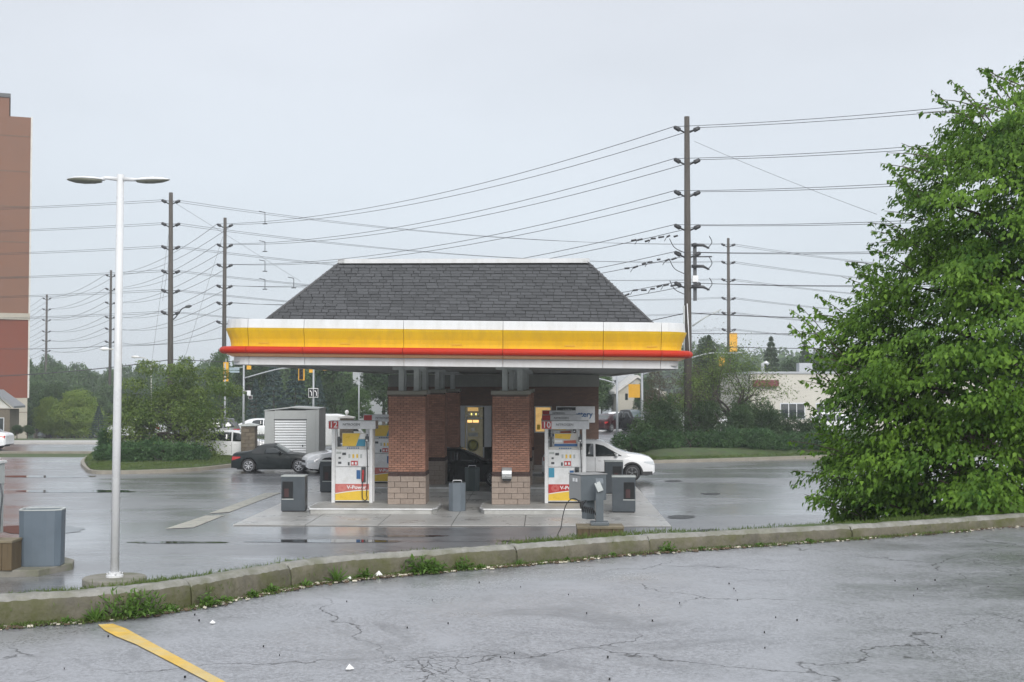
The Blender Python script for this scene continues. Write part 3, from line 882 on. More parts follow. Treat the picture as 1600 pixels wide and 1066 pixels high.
# roof: mansard with shingles
M_sh1 = mat('charcoal_shingle', (.058, .060, .064), .75, var=.2, scale=12, bump=.5, bscale=120, random_obj=.2)
M_sh2 = mat('charcoal_shingle_mass', (.058, .060, .064), .75, var=.2, scale=12, bump=.5, bscale=120, random_isl=.2)
ex0, ex1 = SX(408, 36.4), SX(1018, 36.4)
run = 1.84; rise = 1.86; ez = 5.70; ey = .38
by = 36.4
def zc(x): return SL * (x - ex0) * 0
mb = MB()
A = [(ex0, ey, ez), (ex1, ey, ez), (ex1, by, ez), (ex0, by, ez)]
B = [(ex0 + run, ey + run, ez + rise - .0), (ex1 - run, ey + run, ez + rise + SL * (ex1 - ex0 - 2 * run)), (ex1 - run, by - run, ez + rise + SL * (ex1 - ex0 - 2 * run)), (ex0 + run, by - run, ez + rise)]
mb.add(A + B, [(0, 1, 5, 4), (1, 2, 6, 5), (2, 3, 7, 6), (3, 0, 4, 7), (4, 5, 6, 7), (3, 2, 1, 0)], M_black)
roof = mb.build('roof', can)
slen = math.hypot(run, rise)
ux = Vector((0, run, rise)).normalized()
exp_, tw, th = .131, .335, .120
def sh_mesh(L):
    mb = MB(); mb.box(0, L, 0, th, 0, .022, M_sh1); 
    me = mb.mesh('shingle'); return me
SH = [sh_mesh(l) for l in (tw - .012, tw * .55, tw * .8)]
rows = int(slen / exp_)
ang = math.atan2(rise, run)
count = 0; mass = MB()
for r_ in range(rows):
    d0 = r_ * exp_
    z_ = ez + d0 * math.sin(ang); y_ = ey + d0 * math.cos(ang); ins = d0 * math.cos(ang)
    xa, xb = ex0 + ins, ex1 - ins
    x = xa - rnd.uniform(0, .25)
    while x < xb:
        L = rnd.choice((tw - .012, tw * .55, tw * .8, tw - .012)); L0 = L
        a, b = max(x, xa), min(x + L, xb)
        lift = rnd.choice((.004, .004, .012))
        zz = z_ + SL * (a - ex0) * (d0 / slen)
        if b - a > .05:
            if count < 300:
                me = SH[0 if L0 > .28 else (1 if L0 < .2 else 2)]
                o = link('shingle', me, roof, (a, y_ - lift * math.sin(ang), zz + lift * math.cos(ang)), (ang - .03, 0, 0))
                o.scale = ((b - a) / L0 if abs(b - a - L0) > .01 else 1, 1, 1)
                count += 1
            else:
                Mx = Matrix.Translation((a, y_ - lift * math.sin(ang), zz + lift * math.cos(ang))) @ Matrix.Rotation(ang - .03, 4, 'X')
                mass.box(0, b - a, 0, th, 0, .022, M_sh2, M=Mx)
        x += L + .02
# side slopes
for side in (0, 1):
    for r_ in range(rows):
        d0 = r_ * exp_; z_ = ez + d0 * math.sin(ang); ins = d0 * math.cos(ang)
        y = ey + ins
        while y < by - ins:
            L = rnd.choice((tw, tw * .8, tw * .55)); y2 = min(y + L, by - ins)
            zz = z_ + (SL * (ex1 - ex0 - 2 * ins) * (d0 / slen) if side else 0)
            if side: Mx = Matrix.Translation((ex1 - ins, y, zz)) @ Matrix.Rotation(R(90), 4, 'Z') @ Matrix.Rotation(ang - .03, 4, 'X')
            else: Mx = Matrix.Translation((ex0 + ins, y2, zz)) @ Matrix.Rotation(R(-90), 4, 'Z') @ Matrix.Rotation(ang - .03, 4, 'X')
            mass.box(0, y2 - y - .012, 0, th, .003, .014, M_sh2, M=Mx)
            y = y2
tag(mass.build('shingle_field', roof), kind='stuff')
M_hip = mat('hip_cap', (.085, .085, .088), .7, var=.15)
for (a, b) in ((0, 0), (1, 1), (2, 2), (3, 3)):
    mb = MB(); mb.tube([Vector(A[a]) + Vector((0, 0, .02)), Vector(B[b]) + Vector((0, 0, .02))], .045, M_hip, n=6); mb.build('hip_cap', roof)
for (a, b) in ((0, 1), (1, 2), (3, 0), (2, 3)):
    va, vb = Vector(B[a]), Vector(B[b]); d = (vb - va).normalized(); q = Vector((d.y, -d.x, 0))
    mb = MB(); pr_ = [(.02, .0), (.06, .0), (.06, .13), (-.14, .13), (-.14, .0)]
    e = d * .06
    mb.loft([[va - e + q * o + Vector((0, 0, z)) for o, z in pr_], [vb + e + q * o + Vector((0, 0, z)) for o, z in pr_]], M_fwhite, smooth=False)
    mb.build('coping', can)

# ---------------------------------------------------------------- kiosk
KD = 63.
kx0, kx1 = SX(605, KD), SX(935, KD)
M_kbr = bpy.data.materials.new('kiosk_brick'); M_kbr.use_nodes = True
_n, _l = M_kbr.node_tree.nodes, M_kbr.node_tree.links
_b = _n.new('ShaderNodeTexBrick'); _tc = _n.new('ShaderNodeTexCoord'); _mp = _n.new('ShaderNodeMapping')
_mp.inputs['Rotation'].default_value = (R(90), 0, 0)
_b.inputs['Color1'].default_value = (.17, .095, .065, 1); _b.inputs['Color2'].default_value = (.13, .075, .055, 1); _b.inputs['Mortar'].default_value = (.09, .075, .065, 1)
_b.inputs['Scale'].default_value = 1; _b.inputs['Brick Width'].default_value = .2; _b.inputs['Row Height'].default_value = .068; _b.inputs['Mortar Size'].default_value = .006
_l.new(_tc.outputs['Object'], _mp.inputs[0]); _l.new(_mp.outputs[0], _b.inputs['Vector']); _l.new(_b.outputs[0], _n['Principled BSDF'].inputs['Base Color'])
_n['Principled BSDF'].inputs['Roughness'].default_value = .85
M_glass = mat('dark_glass', (.02, .028, .03), .06, var=0, spec=.8)
M_frame = mat('pale_door_frame', (.60, .62, .64), .4, metal=.3, var=.06)
M_warm = mat('lit_interior_warm', (.8, .55, .25), .5, var=.4, scale=3, emit=(1, .62, .2), estr=.22)
M_neon = mat('lit_sign_orange', (.8, .5, .2), .5, var=0, emit=(1, .58, .2), estr=.8)
M_neony = mat('lit_sign_yellow', (.8, .7, .2), .5, var=0, emit=(1, .85, .25), estr=.7)
M_lit = mat('lit_shop_door_glass', (.10, .095, .07), .12, var=.45, scale=3.5, emit=(.75, .68, .45), estr=.05)
M_int = mat('shop_interior', (.10, .10, .08), .6, var=.4, scale=4)
k = thing('kiosk', 'brown brick shop kiosk under the back of the canopy', 'kiosk'); place(k, 0, KD)
dx0, dx1, dz = SX(718, KD), SX(768, KD), 2.93
wx0, wx1, wz0, wz1 = SX(835, KD), SX(862, KD), 1.6, 2.90
mb = MB(); T = .25
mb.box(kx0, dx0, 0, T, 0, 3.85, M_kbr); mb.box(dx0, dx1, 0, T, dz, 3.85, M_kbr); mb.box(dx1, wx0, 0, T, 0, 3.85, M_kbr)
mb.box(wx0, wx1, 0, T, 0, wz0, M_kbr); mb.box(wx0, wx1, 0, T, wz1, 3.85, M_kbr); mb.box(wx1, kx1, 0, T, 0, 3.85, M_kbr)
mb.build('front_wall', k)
mb = MB(); mb.box(kx0, kx0 + T, T, 8, 0, 3.85, M_kbr); mb.box(kx1 - T, kx1, T, 8, 0, 3.85, M_kbr); mb.box(kx0 + T, kx1 - T, 7.75, 8, 0, 3.85, M_kbr)
mb.build('side_walls', k)
mb = MB(); mb.box(kx0 + T, kx1 - T, 2.2, 2.3, 0, 3.8, M_int); mb.build('shop_partition', k)
x = kx0 + .03; mb = MB()
M_sid = mat('dark_ribbed_siding', (.27, .275, .25), .6, var=.15, scale=2)
while x < kx1 - .1:
    mb.box(x, x + .11, .03, .08, 3.86, 4.44, M_sid); mb.box(x + .11, x + .16, .06, .08, 3.86, 4.44, M_sid); x += .16
mb.box(kx0 + .03, kx1 - .03, .081, 7.9, 3.86, 4.44, M_sid)
tag(mb.build('ribbed_siding', k), kind='stuff')
# door with side panels
dw = (dx1 - dx0)
door = MB()
door.box(dx0, dx0 + .26, .04, .14, .9, dz, M_frame); door.box(dx1 - .36, dx1, .04, .14, .9, dz, M_frame)
door.box(dx0 + .27, dx1 - .37, .04, .14, dz - .06, dz, M_frame)
door.box(dx0 + .20, dx0 + .26, .04, .14, 0, .89, M_frame); door.box(dx1 - .42, dx1 - .36, .04, .14, 0, .89, M_frame)
dr = door.build('door', k)
mb = MB(); mb.box(dx0 + .27, dx1 - .43, .08, .10, .02, dz - .07, M_lit); mb.build('pane', dr)
mb = MB(); mb.tube([(dx0 + .36, .0, .6), (dx0 + .36, .0, 2.5)], .03, M_frame); mb.build('handle', dr)
mb = MB(); mb.box(dx0 + .30, dx1 - .45, .06, .075, 2.28, 2.34, M_frame); mb.build('transom_bar', dr)
a_, b_ = dx0 + .42, dx1 - .47
def sg(nm, x0, x1, z0, z1, m): 
    mb = MB(); mb.box(x0, x1, .055, .07, z0, z1, m); return mb.build(nm, dr)
sg('lit_shelf', a_ - .02, a_ + .5, 2.66, 2.84, M_warm)
for q in range(5): sg('lit_item', a_ + .02 + q * .11, a_ + .09 + q * .11, 2.46, 2.56, M_neony if q % 2 else M_white)
sg('lit_sign', a_ - .05, a_ + .2, 2.10, 2.22, M_neon); sg('lit_sign', a_ + .24, a_ + .52, 2.10, 2.22, M_neon)
sg('sticker', a_ + .16, a_ + .32, 1.68, 1.84, M_white); sg('notice', a_ + .02, a_ + .48, 1.42, 1.60, M_gpost)
mb = MB(); Mx = Matrix.Rotation(R(90), 4, 'X')
M_lime = mat('lime_sticker', (.34, .33, .09), .5, var=.05)
mb.lathe([(.0, -.01), (.30, -.01), (.30, .0), (.0, .0)], M_lime, M=Mx, c=(a_ + .24, .05, .98), n=24); mb.build('round_sticker', dr)
mb = MB(); mb.tube([(a_ + .24 + .24 * math.cos(t_), .035, .98 + .24 * math.sin(t_)) for t_ in [2 * math.pi * q / 24 for q in range(25)]], .018, M_dgrey, n=5, cap=False); mb.build('sticker_ring', dr)
# window
mb = MB(); f_ = .06
mb.box(wx0, wx1, .03, .12, wz1 - f_, wz1, M_frame); mb.box(wx0, wx1, .03, .12, wz0, wz0 + f_, M_frame)
mb.box(wx0, wx0 + f_, .03, .12, wz0 + f_, wz1 - f_, M_frame); mb.box(wx1 - f_, wx1, .03, .12, wz0 + f_, wz1 - f_, M_frame)
wd = mb.build('window', k)
mb = MB(); mb.box(wx0 + f_, wx1 - f_, .07, .09, wz0 + f_, wz1 - f_, M_warm); mb.build('lit_pane', wd)
for q in range(3):
    mb = MB(); mb.box(wx0 + .12 + .22 * q, wx0 + .28 + .22 * q, .05, .065, 1.75 + .3 * q, 2.0 + .3 * q, (M_yellowp, M_dgrey, M_red)[q]); mb.build('poster', wd)
# signs on the wall
sx0, sx1 = SX(869, KD), SX(929, KD)
t = thing('lottery_sign', 'white and black lottery sign on the kiosk wall above pump 10', 'sign'); place(t, 0, KD - .12)
mb = MB(); mb.box(sx0, sx1, 0, .1, 2.52, 2.90, M_steelw); mb.box(sx1 - .95, sx1, 0, .1, 2.10, 2.515, M_steelw); bd = mb.build('sign_board', t, bevel=.01)
mb = MB(); mb.box(sx0 + .04, sx0 + .95, -.012, -.002, 2.56, 2.86, M_bind); mb.build('dark_panel', t)
text('lettering', 'LOTO', .16, M_silver, t, (sx0 + .55, -.016, 2.71))
text('lettering', 'Lottery', .36, M_blue, t, (sx1 - .66, -.012, 2.50), bold=.008)

# ---------------------------------------------------------------- bins
def bin_unit(x, D, w, h, d, rz, label, win=None, z=.03, mt=None, name='waste_bin', open_top=False, sides=None):
    t = thing(name, label, 'bin', group='grey forecourt bins'); place(t, x, D, z, rz)
    m = mt or M_binm
    if sides == 8:
        mb = MB(); c = w * .27
        poly = [(-w / 2 + c, -d / 2), (w / 2 - c, -d / 2), (w / 2, -d / 2 + c), (w / 2, d / 2 - c), (w / 2 - c, d / 2), (-w / 2 + c, d / 2), (-w / 2, d / 2 - c), (-w / 2, -d / 2 + c)]
        mb.prism(poly, 0, h, m, axis='z'); mb.build('bin_body', t, bevel=.008)
        mb = MB(); mb.tube([(-.14, 0, h), (-.13, 0, h + .07), (.13, 0, h + .07), (.14, 0, h)], .014, M_steelw); mb.build('handle', t)
        return t
    if open_top:
        n = 20; outer = []; inner = []
        for kk in range(n):
            a = 2 * math.pi * kk / n; ca, sa = math.cos(a), math.sin(a)
            p = 5
            rr = 1 / ((abs(ca) ** p + abs(sa) ** p) ** (1 / p))
            outer.append((ca * rr * w / 2, sa * rr * d / 2)); inner.append((ca * rr * w * .40, sa * rr * d * .36))
        mb = MB()
        mb.loft([[Vector((a * f, b * f, zz)) for a, b in (outer if src == 0 else inner)] for zz, f, src in
                 ((0, .95, 0), (.02, .965, 0), (h * .97, 1.0, 0), (h, 1.0, 0), (h + .005, .97, 0), (h - .0, 1., 1), (h - .35, .9, 1))], m, caps=True, smooth=False)
        mb.build('bin_body', t)
        mb = MB(); mb.loft([[Vector((a * s_, b * s_, zz)) for a, b in outer] for zz, s_ in ((h + .006, 1.01), (h + .03, 1.01), (h + .03, .9), (h + .006, .9))] , M_gpost, caps=False, smooth=False)
        mb.build('rim', t)
        return t
    mb = MB(); mb.box(-w / 2, w / 2, 0, d, .03, h, m); mb.build('bin_body', t, bevel=.015)
    mb = MB(); mb.box(-w / 2 - .01, w / 2 + .01, -.01, d + .01, h, h + .035, M_gpost); mb.build('lid', t, bevel=.01)
    mb = MB(); mb.box(-w / 2 + .03, w / 2 - .03, .03, d - .03, 0, .03, M_black); mb.build('foot', t)
    if win:
        a, b = win
        mb = MB(); mb.box(a, b, -.012, -.002, h * .38, h * .86, M_bind); wn_ = mb.build('window', t, bevel=.004)
        mb = MB(); mb.box(a + .06, a + .2, -.016, -.013, h * .42, h * .66, mat('reddish_towel_pack', (.045, .015, .015), .5)); mb.build('towel_pack', wn_)
        mb = MB(); mb.box(a - .02, b + .02, -.016, -.006, h * .35, h * .375, M_gpost); mb.build('ledge', t)
    return t
bin_unit(SX(459.5, 39.9), 39.7, .74, 1.09, .55, .03, 'blue-grey washer bin with a dark window at the front left corner of the pad', win=(-.33, .0))
bin_unit(SX(973, 39.9), 39.7, .72, 1.09, .55, -.05, 'blue-grey washer bin with a dark window at the front right corner of the pad', win=(.0, .33))
bin_unit(SX(513, 46.8), 46.8, .62, 1.12, .55, .0, 'dark bin behind and left of pump 12', win=(-.2, .1))
bin_unit(SX(958, 46.8), 46.5, .66, 1.15, .55, .0, 'dark bin just behind the front right washer bin', win=(-.05, .28))
bin_unit(SX(715, 40.3), 40.2, .52, .88, .52, 0, 'low octagonal grey bin with a white handle between the front islands', sides=8, mt=mat('octagon_bin_grey', (.13, .155, .18), .4, var=.1))
bin_unit(SX(738, 47.8), 47.8, .54, .86, .52, 0, 'dark green-grey octagonal bin in front of the black saloon', sides=8, mt=mat('green_bin', (.03, .05, .05), .4, var=.1))
# ---------------------------------------------------------------- white lamp post
M_wpole = mat('white_painted_pole', (.66, .67, .68), .3, var=.05, scale=3, coat=.2, stain=(.6, .59, .55), stain_amt=.3, stain_scale=2)
M_conc = mat('old_concrete', (.22, .21, .18), .8, var=.25, scale=4, bump=.8, stain=(.09, .10, .05), stain_amt=.8, stain_scale=2)
lp = onz(179, 917, 0); lp = Vector((lp.x * (lp.y + .3) / lp.y, lp.y + .3, 0))
t = thing('lamp_post', 'tall slender white lamp post with two heads, standing on a round concrete foot', 'lamp post', lp)
mb = MB(); mb.lathe([(.62, -.1), (.62, .13), (.60, .15)], M_conc, n=32, smooth=False); mb.build('foot', t)
mb = MB(); mb.lathe([(.17, .15), (.17, .19), (.12, .20), (.12, .25)], M_wpole, n=16, smooth=False)
for k in range(4):
    a = k * math.pi / 2 + .4; mb.lathe([(.016, .19), (.016, .24)], M_silver, c=(.145 * math.cos(a), .145 * math.sin(a), 0), n=6)
mb.build('base_plate', t)
H_ = ony(182, 273, lp.y).z
mb = MB(); mb.tube([(0, 0, .2), (.02, 0, H_ * .5), (.035, 0, H_)], [.085, .078, .07], M_wpole, n=14); mb.build('pole', t)
M_lens = mat('lamp_lens_grey', (.16, .165, .13), .25, var=.05)
for sx, ang_ in ((-1, R(-4)), (1, R(8))):
    h = thing('lamp_head', None, None); h.parent = t; h.location = (.035, 0, H_ - .09); h.rotation_euler = (R(6), 0, (math.pi if sx < 0 else 0) + R(-8) * sx)
    sg_ = 1
    mb = MB(); mb.tube([(.06, 0, .0), (.3, 0, .0 - (.02 if sx > 0 else -.02)), (.42, 0, -.03)], [.045, .035, .04], M_wpole, n=8)
    mb.build('arm', h)
    prof = [(.30, .03, .02), (.36, .07, .04), (.50, .13, .06), (.70, .165, .065), (.88, .14, .05), (1.0, .07, .022), (1.04, .02, .008)]
    rings = []
    for x, w_, z_ in prof:
        rings.append([Vector((x, w_ * math.cos(a), -.03 + (z_ * math.sin(a) if math.sin(a) > 0 else 0))) for a in [2 * math.pi * q / 16 for q in range(16)]])
    mb = MB(); mb.loft(rings, M_wpole); mb.build('hood', h)
    rings = []
    for x, w_, z_ in prof[1:]:
        rings.append([Vector((x, w_ * .93 * math.cos(a), -.034 + (z_ * 1.15 * math.sin(a) if math.sin(a) < 0 else 0))) for a in [2 * math.pi * q / 16 for q in range(16)]])
    mb = MB(); mb.loft(rings, M_lens); mb.build('lens', h)

# ---------------------------------------------------------------- near left bin on its island
isl = [onz(-160, 905), onz(60, 901), onz(114, 890), onz(116, 884), onz(96, 878), onz(-160, 872)]
t = thing('pump_island', 'low mossy concrete island edge under the big grey bin at the left', 'concrete island')
mb = MB(); mb.prism([(p.x, p.y) for p in isl], -.1, .14, M_conc, axis='z'); mb.build('island_base', t, bevel=.02)
D_ = onz(62, 886, .14).y
s_ = 2000 / D_
x_ = (61 - 800) / s_
bt = bin_unit(0, D_, .90, 1.17, .6, 0, 'big blue-grey open-topped bin in front of the wet forecourt, by the white lamp post', open_top=True, z=.14, mt=mat('bin_grey_blue', (.105, .135, .165), .42, var=.08, scale=2))
bt.location = (x_, D_ + .32, .14); bt.rotation_euler = (0, 0, .12)
if 'group' in bt: del bt['group']
M_wood = mat('weathered_timber', (.12, .085, .042), .8, var=.4, scale=2, bump=.6, vscale=(6, 6, .6), stain=(.09, .07, .045), stain_amt=.7, stain_scale=2)
M_woodt = mat('pale_timber_top', (.19, .16, .105), .8, var=.3, scale=3, bump=.5)
def timber_block(px0_, px1_, pyt, D, label, dpt=.7, z0=0.):
    xa, xb = (px0_ - 800) * D / 2000, (px1_ - 800) * D / 2000
    zt = ony(500, pyt, D).z
    t = thing('timber_block', label, 'timber block', ((xa + xb) / 2, D, z0))
    w_ = xb - xa; n = 4
    for k in range(n):
        mb = MB(); mb.box(-w_ / 2 + k * w_ / n + .004, -w_ / 2 + (k + 1) * w_ / n - .004, rnd.uniform(0, .012), dpt, 0, zt - z0 - .05, M_wood); mb.build('board', t, bevel=.006)
    mb = MB(); mb.box(-w_ / 2 - .01, w_ / 2 + .01, -.01, dpt + .01, zt - z0 - .05, zt - z0, M_woodt); mb.build('top_board', t, bevel=.006)
    return t, zt
timber_block(-40, 22, 845, 26.6, 'stained timber block at the left edge beside the big grey bin', .55, .14)
t = thing('vacuum_machine', 'grey vacuum machine cut by the left edge, standing on a timber block', 'vacuum machine', ((-9 - 800) * 26.85 / 2000, 26.85, .87))
mb = MB(); mb.box(-.30, .14, 0, .3, 1.02, 1.45, M_gpost); mb.box(-.36, .17, -.04, .34, 1.45, 1.52, M_steelw); mb.build('head_box', t, bevel=.02)
mb = MB(); mb.box(-.12, .12, .05, .3, 0, 1.02, M_gpost); mb.build('post', t, bevel=.01)
mb = MB(); mb.tube([(.16, .0, 1.05), (.21, .0, .8), (.17, 0, .4), (.15, 0, .05)], .02, M_dgrey); mb.build('hose', t)

# ---------------------------------------------------------------- air machine on timber block
AD = 28.2
tb, zt = timber_block(902, 974, 823, AD, 'stained timber block carrying the grey air machine', .62)
xm = (938 - 800) * AD / 2000
t = thing('air_machine', 'grey air machine with cabinet, coiled hose and a post with slanted plate', 'air machine', (xm, AD + .3, zt))
M_mach = mat('machine_grey_paint', (.125, .145, .16), .38, var=.08, scale=3, coat=.1)
M_machl = mat('machine_pale_grey', (.27, .275, .275), .4, var=.08, scale=3)  # paler tone for the cabinet's left side and lid
mb = MB(); mb.box(-.20, .20, -.14, .30, 0, .07, M_mach); mb.build('base_plate', t, bevel=.01)
# post
mb = MB(); mb.box(-.085, .085, -.02, .16, .07, .93, M_mach); mb.build('post', t, bevel=.008)
mb = MB(); mb.prism([(-.02, .93), (.16, .93), (.16, 1.02), (.10, 1.02)], -.085, .085, M_mach, axis='x'); mb.build('post_head', t, bevel=.004)
mb = MB(); Mx = Matrix.Translation((-.01, -.035, .85)) @ Matrix.Rotation(R(-22), 4, 'Y') @ Matrix.Rotation(R(-20), 4, 'X')
mb.box(-.075, .055, -.015, .0, -.11, .11, M_gpost, M=Mx); mb.build('slanted_plate', t, bevel=.004)
# cabinet, turned so that its left side and front both show
cb = thing('cabinet', None, None); cb.parent = t; cb.location = (-.12, .42, 0); cb.rotation_euler = (0, 0, R(24))
mb = MB(); mb.box(-.30, .34, 0, .60, .50, 1.08, M_mach); mb.build('cabinet_shell', cb, bevel=.015)
mb = MB(); mb.box(-.315, -.302, .02, .58, .52, 1.06, M_machl); mb.build('side_panel', cb, bevel=.004)
mb = MB(); mb.box(-.32, .36, -.02, .62, 1.08, 1.10, M_machl); mb.build('lid', cb, bevel=.008)
mb = MB(); mb.box(-.325, -.316, .30, .38, .92, 1.0, M_steelw); mb.box(-.325, -.316, .16, .24, .92, 1.0, M_steelw); mb.build('sticker', cb)
mb = MB(); mb.box(-.08, .12, .15, .4, .07, .50, M_mach); mb.build('cabinet_leg', cb)
hp = []
for k in range(60):
    a = k * .75; hp.append((-.42 + .005 * k, .05 + .06 * math.cos(a), .36 + .07 * math.sin(a) - .001 * k))
mb = MB(); mb.tube([(-.28, .35, .52)] + hp + [(-.05, .0, .12)], .011, M_black, n=5); mb.build('coiled_hose', t)
lp_ = [(-.40, .1, .42), (-.5, .06, .56), (-.62, .02, .58), (-.74, .0, .46), (-.82, 0, .2), (-.86, 0, -.05), (-.93, -.05, -.2), (-.90, -.1, -.32), (-.96, -.1, -.42), (-1.0, -.1, -.6), (-1.05, -.1, -.8)]
mb = MB(); mb.tube(catmull([Vector(p) for p in lp_], 4), .011, M_black, n=5); mb.build('air_hose', t)
mb = MB(); mb.box(-.44, -.36, .02, .12, .40, .52, M_black); mb.build('hose_holder', t, bevel=.01)

# ---------------------------------------------------------------- cars
M_tyre = mat('tyre_rubber', (.018, .018, .019), .7, var=.1)
M_rim = mat('alloy_rim', (.45, .46, .48), .3, metal=.7, var=.05)
M_cglass = mat('car_glass', (.018, .024, .026), .05, var=0, spec=.9)
M_cglass2 = mat('car_windscreen', (.10, .13, .14), .06, var=0, spec=.9)
M_head = mat('headlight_glass', (.55, .58, .60), .08, var=0, spec=.9)
M_tail = mat('taillight_red', (.40, .02, .02), .15, var=0)
M_under = mat('underbody_black', (.012, .012, .013), .6, var=0)
M_trim = mat('black_plastic_trim', (.03, .03, .032), .5, var=0)
def carpaint(name, c, rough=.28): return mat(name, c, rough, var=.02, scale=1, coat=.9 if sum(c) > .5 else .08, spec=.5 if sum(c) > .5 else .25)
def interp(tab, x):
    if x <= tab[0][0]: return tab[0][1]
    for i in range(len(tab) - 1):
        a, b = tab[i], tab[i + 1]
        if x <= b[0]:
            u = (x - a[0]) / (b[0] - a[0]); p0 = tab[i - 1][1] if i > 0 else a[1]; p3 = tab[i + 2][1] if i + 2 < len(tab) else b[1]
            m0 = (b[1] - p0) / 2 ; m1 = (p3 - a[1]) / 2
            lin = a[1] * (1 - u) + b[1] * u
            cub = a[1] + .5 * u * ((b[1] - p0) + u * (2 * p0 - 5 * a[1] + 4 * b[1] - p3 + u * (3 * (a[1] - b[1]) + p3 - p0)))
            return lin * .5 + cub * .5
    return tab[-1][1]
def car(name, label, cat, L, W, top, belt, wx, wr, windows, paint, loc, rz, low=.22, roof_x=(0, 1), ws=None, rw=None, spoke=5, group=None, mats=None, detail=True, door=None, lights=True, cladding=False, name_parts=True, rimm=None):
    """nose points to +x; origin on the ground under the centre"""
    t = thing(name, label, cat, loc, rz, group)
    wheel_x = wx
    def wid(x):
        u = abs(x) / (L / 2); return W / 2 * (1 - .20 * u ** 5 - .02 * u)
    def tz(x): return interp(top, x)
    def bz(x): return interp(belt, x)
    ar = wr * 1.17
    def zb(x):
        z = low + .06 * (abs(x) / (L / 2)) ** 6
        for w_ in wheel_x:
            d = abs(x - w_)
            if d < ar: z = max(z, wr + math.sqrt(ar * ar - d * d) * 1.0)
        return z
    def side_y(x, z):
        """half width of the body at (x, z)"""
        w_ = wid(x); T_, B_ = tz(x), bz(x)
        if z <= B_: 
            m_ = .38 + low * .5
            if z > m_: return w_ - .055 * ((z - m_) / max(.05, B_ - m_)) ** 2 
            return w_ - .05 * ((m_ - z) / m_)
        return w_ - .055 - .36 * (z - B_)
    xs_ = set(np.round(np.linspace(-L / 2, L / 2, 96), 4))
    for w_ in wheel_x:
        for k in range(25):
            xs_.add(round(w_ + ar * math.cos(math.pi * k / 24), 4))
    xs_ = sorted(x for x in xs_ if -L / 2 <= x <= L / 2)
    rings = []
    for x in xs_:
        b_, B_, T_ = zb(x), bz(x), tz(x)
        e_ = max(0, (abs(x) / (L / 2) - .975) / .025)
        if e_ > 0: b_ += .05 * e_; T_ -= .03 * e_
        B_ = min(B_, T_ - .015)
        b_ = min(b_, B_ - .12)
        half = [(0, b_), (max(.1, wid(x) - .2), b_)]
        for u in (0, .06, .3, .55, .8, 1):
            z = b_ + (B_ - b_) * u; half.append((side_y(x, z) - (.05 * e_), z))
        h_ = T_ - B_
        for u in (.12, .5, .82):
            z = B_ + h_ * u; half.append((side_y(x, z) - (.012 if u == .12 else 0), z))
        yt = side_y(x, T_)
        half += [(yt - .05, T_ - .004), (yt - .22, T_ + .012), (0, T_ + .028)]
        ring = [Vector((x, -y, z)) for y, z in half] + [Vector((x, y, z)) for y, z in reversed(half[1:-1])]
        rings.append(ring)
    mb = MB(); mb.loft(rings, paint)
    me_ = mb.mesh('body')
    me_.materials.append(M_under)
    for p in me_.polygons:
        if p.normal.z < -.5 and p.center.z < wr * 2.5: p.material_index = 1
    body = link('body', me_, t)
    # shoulder under body
    mb = MB(); mb.box(-L / 2 + .25, L / 2 - .25, -W / 2 + .28, W / 2 - .28, low - .04, wr * 2.1, M_under); mb.build('underbody', t)
    if cladding:
        for s_ in (-1, 1):
            mb = MB()
            for a, b in ((-L / 2 + .1, wheel_x[0] - ar), (wheel_x[0] + ar, wheel_x[1] - ar), (wheel_x[1] + ar, L / 2 - .1)):
                if b - a < .05: continue
                q = [(a + (b - a) * k / 6) for k in range(7)]
                mb.loft([[Vector((x, s_ * (wid(x) + .006), low - .01)), Vector((x, s_ * (wid(x) + .008), low + .13)), Vector((x, s_ * (wid(x) - .1), low + .13)), Vector((x, s_ * (wid(x) - .1), low - .01))] for x in q], M_trim, smooth=False)
            for w_ in wheel_x:
                q = [math.pi * k / 16 for k in range(17)]
                mb.loft([[Vector((w_ + r_ * math.cos(a), s_ * (wid(w_) + o - .0), wr + r_ * math.sin(a))) for r_, o in ((ar - .01, .008), (ar + .055, .008), (ar + .055, -.05), (ar - .01, -.05))] for a in q], M_trim, smooth=False)
            mb.build('cladding', t)
    # windows as proud curved panes
    def pane(poly, s_, nm='side_window', m=M_cglass, off=.006):
        cx_ = sum(p[0] for p in poly) / len(poly); cz_ = sum(p[1] for p in poly) / len(poly)
        pts = []
        for i in range(len(poly)):
            a, b = poly[i], poly[(i + 1) % len(poly)]
            for k in range(5): pts.append((a[0] + (b[0] - a[0]) * k / 5, a[1] + (b[1] - a[1]) * k / 5))
        mid = [((p[0] + cx_) / 2, (p[1] + cz_) / 2) for p in pts]
        V_ = [(x, s_ * (side_y(x, z) + off), z) for x, z in pts + mid + [(cx_, cz_)]]
        n = len(pts); F_ = [(i, (i + 1) % n, n + (i + 1) % n, n + i) for i in range(n)] + [(n + i, n + (i + 1) % n, 2 * n) for i in range(n)]
        # rim towards the body
        V_ += [(x, s_ * (side_y(x, z) - .02), z) for x, z in pts]; o_ = 2 * n + 1
        F_ += [(i, (i + 1) % n, o_ + (i + 1) % n, o_ + i) for i in range(n)]
        mb = MB(); mb.add(V_, F_, m, True); return mb.build(nm, t)
    for poly in windows:
        for s_ in (-1, 1): pane(poly, s_)
